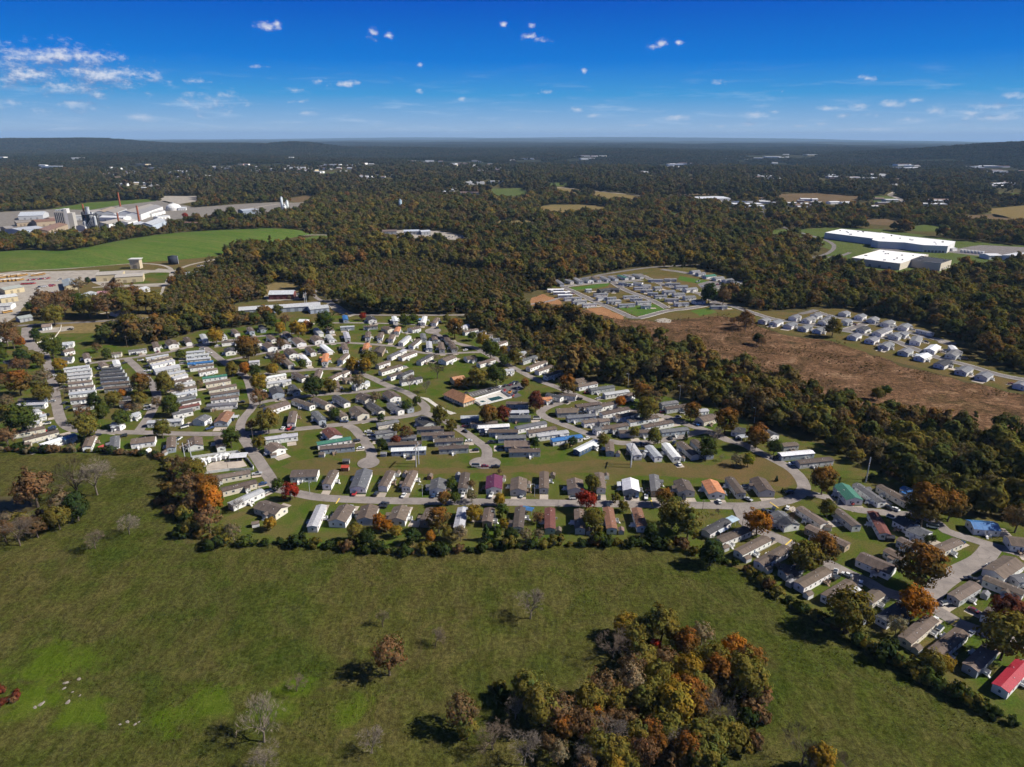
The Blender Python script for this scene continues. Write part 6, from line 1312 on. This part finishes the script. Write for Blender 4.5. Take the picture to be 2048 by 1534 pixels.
def carport(t, x, y, ang, L, W, col, label, h=2.6):
    p = G(*T(t, x, y), h); root = link('carport', None, None, (p.x, p.y, .05), R(ang)); tag(root, label, 'carport', 'carports')
    mb = MB(); mb.prism([(-W/2, h - .1), (0, h + .25), (W/2, h - .1), (W/2, h), (0, h + .37), (-W/2, h)], -L/2, L/2); o = link('roof', mb.mesh('roof', 'metal_roof'), root); o.color = (*col, 1)
    for sx in (-1, 0, 1):
        for sy in (-1, 1): mb = MB(); mb.box(sx * (L/2 - .2) - .06, sx * (L/2 - .2) + .06, sy * (W/2 - .15) - .06, sy * (W/2 - .15) + .06, -.05, h - .09); link('post', mb.mesh('post', 'galvanised'), root)
for a in (('E',650,310,10,10,7,(.66,.67,.68),'open white carport in the storage yard'), ('K',590,95,35,6.5,5,(.45,.58,.68),'pale blue carport at the first hedge home'), ('K',490,200,35,6,3.2,(.62,.66,.70),'white awning over the first hedge home deck'), ('F',1820,855,-20,6,4,(.05,.16,.36),'blue tarp canopy beside the long street'),
          ('C',200,95,80,6,4,(.08,.24,.48),'blue carport at the northern dead end'), ('K',1850,815,30,5,3.2,(.70,.71,.72),'white awning at the seventh hedge home'), ('D',1470,880,20,7,5,(.40,.42,.44),'grey carport beside the orange tree'), ('G',975,605,85,5,3.5,(.72,.73,.74),'white porch roof left of the white double home'), ('B',350,1090,10,6,5,(.55,.56,.55),'grey carport right of the maroon double home')):
    carport(*a)
# ------------------------------------------------------------------ vehicles
def extrude_profile(prof, w0, w1, zcut):
    """side outline (x,z) closed; the part above zcut leans inwards"""
    b = MB(); n = len(prof); ys = []
    for x, z in prof: ys.append(w0 / 2 if z <= zcut else w1 / 2)
    i = len(b.v)
    for s in (-1, 1):
        for (x, z), y in zip(prof, ys): b.v.append((x, s * y, z))
    for k in range(n): b.f.append((k, (k + 1) % n, n + (k + 1) % n, n + k)); b.m.append(0)
    b.f.append(tuple(range(n))); b.m.append(0); b.f.append(tuple(n + k for k in reversed(range(n)))); b.m.append(0)
    return b
def vehicle_kind(body, glass, wheels, wr, w):
    bm = extrude_profile(body, w, w * .93, .75).mesh('body', 'car_paint')
    g = extrude_profile(glass, w * .93, w * .76, 1.0); gm = g.mesh('window_glass', 'glass')
    top = [p for p in glass if p[1] == max(q[1] for q in glass)]; x0, x1 = min(p[0] for p in top), max(p[0] for p in top); zt = top[0][1]
    r = MB(); r.box(x0 - .05, x1 + .05, -w * .385, w * .385, zt + .002, zt + .05); rm = r.mesh('cabin_roof', 'car_paint')
    wb = MB(); wb.tube((0, -.11, 0), (0, .11, 0), wr, wr, 12); wm = wb.mesh('wheel', 'rubber')
    l = MB(); l.box(-.03, .03, -.2, .2, -.08, .08); lm = l.mesh('headlight', 'lamp_glass')
    return dict(body=bm, glass=gm, roof=rm, wheel=wm, wheels=wheels, wr=wr, w=w, light=lm, front=max(p[0] for p in body))
KIND = {
 'car': vehicle_kind([(-2.25,.32),(2.25,.32),(2.3,.62),(2.15,.82),(1.0,.95),(-1.6,.98),(-2.25,.9),(-2.32,.6)], [(-1.75,.96),(1.05,.94),(.35,1.42),(-1.1,1.42)], (-1.4,1.4), .32, 1.8),
 'suv': vehicle_kind([(-2.35,.4),(2.35,.4),(2.4,.75),(2.25,1.0),(1.15,1.1),(-2.3,1.12),(-2.42,.7)], [(-2.25,1.1),(1.2,1.08),(.6,1.72),(-2.0,1.74)], (-1.45,1.45), .38, 1.95),
 'pickup': vehicle_kind([(-2.8,.45),(2.7,.45),(2.75,.85),(2.6,1.05),(1.3,1.15),(-.5,1.15),(-.55,1.12),(-2.8,1.12)], [(-.5,1.13),(1.35,1.12),(.75,1.75),(-.3,1.76)], (-1.75,1.75), .4, 2.0),
 'van': vehicle_kind([(-2.6,.4),(2.6,.4),(2.65,.8),(2.3,1.15),(-2.6,1.2)], [(-2.55,1.18),(2.25,1.14),(1.6,2.05),(-2.5,2.1)], (-1.6,1.7), .36, 2.0)}
PAINT = {'w': ((.72,.72,.70),'white'), 'k': ((.025,.026,.03),'black'), 's': ((.40,.41,.42),'silver'), 'r': ((.42,.025,.025),'red'), 'b': ((.035,.07,.16),'dark blue'), 'u': ((.03,.12,.38),'bright blue'), 'm': ((.16,.02,.035),'maroon'), 'o': ((.55,.20,.03),'orange'), 'y': ((.62,.36,.03),'yellow')}
N_CAR = 0
def vehicle(t, x, y, ang, c, label, group, kind=None):
    global N_CAR
    N_CAR += 1; r = random.Random(N_CAR * 13); kind = kind or r.choice(('car','car','suv','suv','pickup','van' if c in 'ws' else 'car')); K = KIND[kind]
    p = G(*T(t, x, y), .7); root = link('parked_' + kind, None, None, (p.x, p.y, .33), R(ang) + (math.pi if r.random() < .5 else 0)); tag(root, label.replace('*', {'car':'car','suv':'sport utility car','pickup':'pickup truck','van':'van'}[kind]), {'car':'car','suv':'car','pickup':'pickup','van':'van'}[kind], group)
    col = (*PAINT[c][0], 1); o = link('body', K['body'], root); o.color = col; link('window_glass', K['glass'], root); o = link('cabin_roof', K['roof'], root); o.color = col
    for wx in K['wheels']:
        for s in (-1, 1): link('wheel', K['wheel'], root, (wx, s * (K['w'] / 2 - .1), K['wr']))
    for s in (-1, 1): link('headlight', K['light'], root, (K['front'] - .02, s * K['w'] * .33, .72))
    return root
def cars(text, where, group='cars parked at the homes'):
    it = []
    for f in rows(text): it.append((T(f[0], float(f[1]), float(f[2])), float(f[3]), f[4], f[5] if len(f) > 5 else None))
    it.sort(); cnt = {}
    for (x, y), a, c, kd in it:
        cnt[c] = cnt.get(c, 0) + 1; tot = sum(1 for e in it if e[2] == c)
        vehicle('1', x, y, a, c, f'{PAINT[c][1]} *, {"the only one" if tot == 1 else ordinal(cnt[c]) + " such from left"} {where}', group, kd)
cars('''A 720 95 5 k/A 1275 440 60 k/A 1440 412 15 w/A 1500 480 10 k/A 1510 522 10 w/A 1530 558 10 k/A 1370 352 10 k/A 480 1062 20 w/A 535 1100 25 b/A 440 1140 20 r/A 470 980 20 k/A 430 870 10 w/A 440 822 10 k/A 690 900 80 k/A 660 850 80 k/A 555 572 30 w/A 1510 880 20 w/A 1510 912 20 w/B 20 402 10 w/B 640 985 60 k''', 'in the western streets')
cars('''A 1000 1178 40 k/A 1265 1187 30 k/A 1890 1095 40 w/A 1835 1217 80 w/B 100 1212 50 b/B 650 832 0 w/B 430 942 0 k/B 850 1210 85 w/B 912 1216 85 r/B 960 1212 85 k/B 1480 1142 0 b/B 1700 1106 80 k/B 1720 1246 5 w/B 1750 1280 5 w/B 1790 1330 5 k/E 840 500 15 s/B 1900 720 20 k/B 1530 626 20 w/B 1020 356 20 k''', 'in the left middle streets')
cars('''C 375 187 10 k/C 670 411 20 w/C 285 421 50 w/C 1165 627 60 k/C 1560 952 70 k/C 1920 847 10 m/C 1830 911 5 k/C 1400 1112 5 w/C 670 1242 -40 k/C 850 1281 0 k/C 940 1356 5 k/C 1910 1316 35 w/F 1215 162 5 w/F 1455 172 5 k/F 1285 256 5 k/F 1540 232 5 k''', 'around the clubhouse rows')
cars('''C 930 806 70 k/C 1020 786 70 w/C 1075 775 70 k/C 1130 766 70 m/C 1165 752 70 w/C 1195 746 70 k/C 1070 826 75 r/C 1125 842 75 o/C 1190 842 75 k/C 1150 880 75 r/C 1215 802 70 w/C 675 852 70 k''', 'in the clubhouse car park', 'cars in the clubhouse car park')
cars('''F 1380 422 0 m/F 1490 427 0 k/F 1290 421 0 s''', 'on the second dead end', 'cars on the dead end')
cars('''D 410 972 60 k/D 450 968 60 b/D 760 952 60 k/D 980 746 40 w/D 1020 762 40 u/D 640 632 15 m/D 1790 1102 10 k/D 1970 1162 10 w/D 850 642 5 w/D 800 690 20 w''', 'in the right-hand rows')
cars('''E 1840 702 85 r/F 270 707 78 k/F 550 722 78 w/F 855 722 85 b/F 912 712 85 w/F 1155 722 88 w/F 1445 722 80 w/F 1760 722 75 s/F 330 817 80 k/F 370 822 80 k/G 760 742 80 k/G 1075 737 85 k/G 1145 722 85 b/G 1240 742 80 w/G 1630 742 80 k/G 850 822 85 k/G 500 747 5 w/H 495 762 -50 s/H 915 692 0 k''', 'on pads of the long street', 'cars along the long street')
cars('''H 950 402 10 w/H 790 332 0 k/H 680 892 -60 k/H 722 902 -60 s/H 750 872 60 k/H 895 852 60 w/H 520 1082 50 b/H 735 1182 50 k/H 940 1292 40 w/H 1575 802 30 r/H 1940 852 -60 k/H 2000 862 -60 w/I 690 692 -40 w/I 1110 787 -25 w/I 960 722 60 k/K 1655 637 60 w/K 1770 662 -40 w/K 1655 697 35 k/K 1910 752 60 w/J 1240 292 15 w/J 1500 42 -10 k/J 630 267 35 k/J 1180 562 40 w van/J 1500 602 35 s/J 860 442 15 k''', 'among the right-hand homes', 'cars among the right-hand homes')
cars('''O 1060 405 60 w/O 1100 395 60 s/O 1160 495 0 w/O 1200 490 0 s/O 1290 500 0 w/O 1340 480 10 w/O 1440 455 40 m/O 1500 450 40 k/O 1820 575 10 w/O 1980 560 20 w/O 1650 620 20 w/P 1620 470 10 w/P 1690 490 20 w/Q 1070 412 -15 k/Q 1715 380 -15 k/O 1060 575 10 k''', 'in the new subdivision', 'cars in the new subdivision')
def pad_cars():
    r = random.Random(55)
    for (p, ang, where, nh) in PADS:
        if r.random() > .42 or 'subdivision' in where and r.random() < .4: continue
        if any((v.location.xy - p.xy).length < 4 for v in CARS): continue
        c = r.choice('wwkkskbwmsk'); q = project(np.array([[p.x, p.y, .7]]))[0]
        vehicle('1', q[0], q[1], math.degrees(ang) + r.uniform(-4, 4), c, f'{PAINT[c][1]} car at home {where}', 'cars on the driveways', r.choice(('car', 'suv', 'car')))
CARS = [o for o in bpy.data.objects if o.name.startswith('parked_')]
pad_cars()
# recreational vehicles and boats in the storage yard
def camper(t, x, y, ang, L, label):
    p = G(*T(t, x, y), 1.4); root = link('travel_trailer', None, None, (p.x, p.y, .08), R(ang)); tag(root, label, 'camper', 'campers in the storage yard')
    mb = MB(); mb.prism([(-L/2,.55),(L/2-.5,.55),(L/2,1.3),(L/2-.25,2.6),(L/2-.8,2.9),(-L/2+.3,2.9),(-L/2,2.6)], -1.2, 1.2, axis='y'); o = link('body', mb.mesh('body', 'paint_any'), root); o.color = (.72,.72,.70,1)
    for s in (-1, 1):
        for k in range(2): link('window', WIN[2], root, (-L/4 + k * L/2.4, s * 1.2, 1.95), 0 if s > 0 else math.pi)
        mb = MB(); mb.tube((-.3, s * 1.05, .35), (-.3, s * 1.19, .35), .35, .35, 10); link('wheel', mb.mesh('wheel', 'rubber'), root)
    mb = MB(); mb.box(L/2 - .2, L/2 + 1.2, -.06, .06, .5, .62); link('tow_bar', mb.mesh('tow_bar', 'dark_metal'), root)
for k, (x, y, a, L) in enumerate(((230,370,10,6),(300,372,80,5),(430,338,80,6),(470,330,80,6),(260,410,15,7),(520,320,80,5),(350,360,80,5))): camper('E', x, y, a, L, f'white camper in the fenced storage yard, {ordinal(k+1)} of its cluster')
# yellow buses and site trucks
def bus(x, y, ang, lab):
    p = G(*T('M', x, y), 1.5); root = link('school_bus', None, None, (p.x, p.y, .1), R(ang)); tag(root, lab, 'bus', 'yellow buses in the yard')
    mb = MB(); mb.prism([(-5,.6),(5,.6),(5.2,1.4),(4.2,1.7),(3.9,2.9),(-4.9,3.0),(-5.1,2.2)], -1.25, 1.25, axis='y'); o = link('body', mb.mesh('body', 'car_paint'), root); o.color = (.42,.23,.05,1)
    for s in (-1, 1): mb = MB(); mb.box(-4.7, 3.6, s * 1.27 - .02, s * 1.27 + .02, 1.75, 2.45); link('window_glass', mb.mesh('window_glass', 'glass'), root)
    mb = MB(); mb.box(-4.7, 3.7, -1.1, 1.1, 3.0, 3.06); o = link('roof', mb.mesh('roof', 'paint_any'), root); o.color = (.7,.7,.66,1)
    for wx in (-3, 3.4):
        for s in (-1, 1): mb = MB(); mb.tube((wx, s * 1.0, .5), (wx, s * 1.24, .5), .5, .5, 10); link('wheel', mb.mesh('wheel', 'rubber'), root)
for k, (x, y, a) in enumerate(((10,765,65),(30,775,65),(55,765,65),(90,768,65),(115,765,65),(140,760,65),(165,762,65),(190,758,65),(30,805,65),(60,803,65),(100,800,65),(130,798,65),(160,796,65),(80,992,50),(60,1052,60),(280,760,40),(310,755,40),(330,750,40))): bus(x, y, a, f'yellow bus in the gravel yard, {ordinal(k+1)} along its ranks')
cars('/'.join([f'M {232 + k * 17} {800 - k * 1.5} 70 {"rwrrwrbrwr"[k % 10]} pickup' for k in range(10)] + [f'M {178 + k * 13} {832 - k * .6} 70 r pickup' for k in range(8)] + ['M 300 872 20 w','M 345 855 20 w','M 365 850 20 w','M 400 840 40 r','M 430 842 30 r','M 455 808 30 w','M 480 795 30 s','M 410 850 30 r','M 320 856 20 b','M 120 880 10 w','M 165 875 15 m','M 60 885 10 w','M 285 920 10 w','M 420 905 10 m','M 455 900 10 m']), 'in the truck yard', 'trucks in the yard')
cars('M 1590 690 5 w van/M 1610 686 5 w/M 1640 688 5 w van/M 1380 744 10 k van/M 1690 722 20 b', 'on the landfill site', 'cars on the landfill site')
cars('/'.join(f'L {1390 + k * 26} {448 + (k * 7) % 18} {(k * 37) % 180} {"wswwkwsw"[k % 8]} van' for k in range(11)), 'in the wooded yard', 'vans in the wooded yard')
# ------------------------------------------------------------------ poles
def h_frame(x, y, label, h=14, ang=75):
    p = G(x, y); root = link('power_pole', None, None, (p.x, p.y, 0), R(ang)); tag(root, label, 'power pole', 'twin-legged power poles')
    for s in (-1, 1): mb = MB(); mb.tube((s * 2, 0, -.2), (s * 2, 0, h), .34, .24, 8); link('pole', mb.mesh('pole', 'galvanised'), root)
    mb = MB(); mb.box(-4.5, 4.5, -.2, .2, h * .86, h * .86 + .45); link('crossarm', mb.mesh('crossarm', 'pole_timber'), root)
    mb = MB(); mb.tube((-2, 0, h * .55), (2, 0, h * .8), .07, .07, 6); mb.tube((2, .02, h * .55), (-2, .02, h * .8), .07, .07, 6); link('brace', mb.mesh('brace', 'galvanised'), root)
    for x_ in (-3.8, 0, 3.8): mb = MB(); mb.tube((x_, 0, h * .86 - 1.1), (x_, 0, h * .86), .13, .13, 6); link('insulator', mb.mesh('insulator', 'trim'), root)
h_frame(1262, 932, 'dark twin-legged power pole on the lawn above the white roof home'); h_frame(835, 931, 'tall pale power pole left of the second dead end', 14.5); h_frame(1732, 962, 'pale twin-legged power pole before the right-hand wood', 14, 60); h_frame(378, 926, 'pale twin-legged power pole at the storage yard corner', 14, 60); h_frame(612, 612, 'pale twin-legged power pole behind the storage building', 16, 80)
def light_pole(x, y, h, label, arm=True):
    h *= 1.25; p = G(x, y); root = link('light_pole', None, None, (p.x, p.y, 0), R(200)); tag(root, label, 'light pole', 'street and utility poles')
    mb = MB(); mb.tube((0, 0, -.2), (0, 0, h), .14, .09, 8); link('pole', mb.mesh('pole', 'galvanised' if arm else 'pole_timber'), root)
    if arm: mb = MB(); mb.tube((0, 0, h), (1.4, 0, h + .3), .06, .05, 6); link('arm', mb.mesh('arm', 'galvanised'), root); mb = MB(); mb.box(1.2, 1.9, -.14, .14, h + .2, h + .34); link('lamp_head', mb.mesh('lamp_head', 'trim'), root)
    else: mb = MB(); mb.box(-.9, .9, -.07, .07, h - .8, h - .62); link('crossarm', mb.mesh('crossarm', 'pole_timber'), root)
for a in ((620,988,6,'pale street light beside the red maple'), (845,993,6,'street light left of the grey double home'), (1484,1055,8,'dark utility pole beside the orange tree at the junction',False), (1069,993,6,'street light below the tall taupe home'), (1675,1008,6,'street light before the green roof home'), (1359,800,9,'tall light at the dark wood edge'), (1508,846,9,'light pole before the conifers at the wood edge'),
          (1256,775,9,'light pole behind the orange treetop'), (255,695,9,'utility pole at the north-west street',False), (1058,800,8,'utility pole beside the maroon tree by the car park',False), (879,1072,9,'pale utility pole among the hedge trees left of the pale roof'), (990,1062,9,'pale utility pole beside the golden hedge tree'), (908,826,7,'dark utility pole on the clubhouse lawn',False), (506,880,7,'utility pole at the street junction',False), (1405,1020,5,'short post beside the long street bend',False), (456,938,7,'thin post in the storage yard',False), (650,606,9,'utility pole at the bend of lane',False), (914,636,9,'utility pole by the dark bush on lane',False), (1262,640,8,'utility pole at the corner of new street',False), (1360,652,9,'leaning dark pole on the bare plot',False), (1448,580,9,'pole beside the subdivision brush',False)): light_pole(*a)
# ------------------------------------------------------------------ loose things in the pasture
def rock(x, y, s, lab, seed):
    p = G(x, y); r = random.Random(seed); bm = bmesh.new(); bmesh.ops.create_icosphere(bm, subdivisions=2, radius=1)
    for v in bm.verts: k = 1 + r.uniform(-.22, .22); v.co = Vector((v.co.x * s * 1.5 * k, v.co.y * s * k, max(v.co.z, -.4) * s * .28 * k))
    me = bpy.data.meshes.new('rock'); bm.to_mesh(me); bm.free(); me.materials.append(MATS['limestone']); o = link('rock', me, None, (p.x, p.y, .12 * s), r.uniform(0, 3)); tag(o, lab, 'rock', 'pale rocks in the pasture')
for k, (x, y, s) in enumerate((lambda q: [(a, b, c * .62) for a, b, c in q])(((158,1358,.9),(131,1366,1.1),(128,1377,.8),(137,1404,1.0),(133,1406,.7),(82,1409,1.1),(70,1415,.9),(88,1404,.6),(255,1444,.8),(240,1449,.6),(270,1449,.7),(278,1444,.5),(160,1391,.5),(145,1384,.5)))):
    rock(x, y, s, f'pale flat rock in the lower left pasture, {ordinal(k + 1)} counted from the tree side', k)
# ------------------------------------------------------------------ far town: single buildings between the trees
TOWN = [np.array(p, float) for p in ([(185,334),(300,330),(330,338),(300,352),(230,354),(190,345)], [(390,332),(560,326),(700,336),(720,344),(560,350),(420,348)], [(860,322),(940,322),(1010,328),(1000,338),(900,340)], [(950,338),(1030,338),(1030,348),(960,348)],
    [(1470,312),(1560,309),(1640,312),(1640,319),(1500,320)], [(1490,352),(1560,350),(1600,354),(1560,360),(1500,360)], [(1600,352),(1700,350),(1800,352),(1760,360),(1640,360)], [(1740,330),(1860,332),(1860,342),(1770,342)], [(1930,334),(2010,332),(2060,336),(2060,350),(1980,352)], [(1960,364),(2060,364),(2060,378),(1980,378)],
    [(1690,408),(1760,400),(1790,404),(1760,418),(1700,420)], [(1560,406),(1620,400),(1690,405),(1680,418),(1580,420)], [(1830,404),(1900,402),(1900,414),(1840,416)], [(880,378),(960,378),(960,392),(890,392)], [(20,334),(100,330),(150,336),(90,344)], [(210,366),(330,370),(330,380),(230,380)], [(1440,402),(1520,400),(1560,410),(1500,424),(1440,416)], [(330,352),(420,350),(440,358),(350,362)], [(700,352),(780,350),(800,358),(720,362)], [(1120,318),(1180,316),(1200,324),(1130,326)], [(1300,330),(1380,328),(1390,338),(1310,340)])]
_r = random.Random(31)
for _k in range(20):
    _x = 30 + _k * 103 + _r.uniform(-30, 30); _y = _r.uniform(312, 366); _w = _r.uniform(24, 60); _h = 2.5 + (_y - 300) * .07
    TOWN.append(np.array([(_x - _w, _y), (_x, _y - _h), (_x + _w, _y - _h * .3), (_x + _w * .6, _y + _h), (_x - _w * .5, _y + _h)], float))
AREA = ['in the far left town', 'in the long left-centre town', 'in the town at centre', 'just below the centre town', 'in the farthest town right of centre', 'around the red-roofed school', 'right of the red-roofed school', 'by the far right sports field', 'under the right-hand hill', 'at the far right road', 'by the bend of main road', 'left of the main road bend', 'right of the main road bend', 'on the white lot beside the meadow', 'at the far left edge', 'behind the works', 'at the far crossroads', 'below the far left towns', 'between left and centre towns', 'far beyond the centre meadow', 'on the wooded rise right of centre']
AREA += [f'at the {ordinal(k + 1)} far hamlet counted from left' for k in range(20)]
def far_town():
    r = random.Random(12); n = 0
    for ti, poly in enumerate(TOWN):
        x0, y0 = poly.min(0); x1, y1 = poly.max(0); want = int(max(4, (x1 - x0) / (11.5 if ti < 21 else 22))); k = 0; tries = 0
        while k < want and tries < 400:
            tries += 1; x, y = r.uniform(x0, x1), r.uniform(y0, y1)
            if not inside(poly, np.array([[x, y]]))[0]: continue
            k += 1; p = G(x, y); zz = float(height(p.x, p.y))
            d = ray(x, y); s = (zz - CAM_H) / d[2]; p = Vector((d[0] * s, d[1] * s, 0)); zz = float(height(p.x, p.y)); dist = p.length
            sc = max(1.0, dist / 2200); big = r.random() < .3; L = (r.uniform(34, 80) if big else r.uniform(18, 32)) * sc ** .5; W = L * r.uniform(.4, .7); he = (8 if big else 6) * sc ** .3; rise = (.8 if big else 2.0)
            root = link('town_building', None, None, (p.x, p.y, zz - .2), r.uniform(-.3, .3)); tag(root, f'small pale building half hidden by trees {AREA[ti]}', 'building', 'buildings ' + AREA[ti]); root.empty_display_size = 2
            mb = MB(); hx, hy = L / 2, W / 2; mb.prism([(-hy, -1), (hy, -1), (hy, he), (0, he + rise - .2), (-hy, he)], -hx, hx); o = link('wall', mb.mesh('wall', 'siding'), root); c = r.choice((WHT, WHT, WHT, CRM, PGR, (.45, .30, .24))); o.color = (*c, 1)
            mb = MB(); mb.prism([(-hy - .5, he - .3), (0, he + rise - .2), (hy + .5, he - .3), (hy + .5, he), (0, he + rise + .1), (-hy - .5, he)], -hx - .5, hx + .5); o = link('roof', mb.mesh('roof', 'metal_roof'), root); c = r.choice(((.74,.74,.74),(.6,.62,.64),(.25,.24,.24),(.3,.2,.16),(.7,.7,.7))); o.color = (*c, 1)
            n += 1
    return n
far_town()
build_woodland()
build_tussocks()
# ------------------------------------------------------------------ air: a thin, even haze over the whole country
def haze():
    mb = MB(); S = 72000; mb.box(-S, S, -S, S, -420, 360)
    m = bpy.data.materials.new('haze_air'); m.use_nodes = True; nt = NT(m.node_tree); nt.n.clear(); out = nt.n.new('ShaderNodeOutputMaterial')
    v = nt.new('ShaderNodeVolumePrincipled', {'Color': (0.42, 0.68, 1.0, 1), 'Density': HAZE_DENSITY, 'Anisotropy': 0.0}); nt.l.new(v.outputs[0], out.inputs['Volume'])
    MATS['haze_air'] = m; o = link('haze', mb.mesh('haze', 'haze_air')); tag(o, 'thin blue autumn haze lying over the far country', 'haze', kind='stuff'); o.display_type = 'WIRE'
HAZE_DENSITY = 2.8e-5
haze()
print('homes', N_HOME, 'trees', N_TREE, 'cars', N_CAR, 'objects', len(bpy.data.objects))
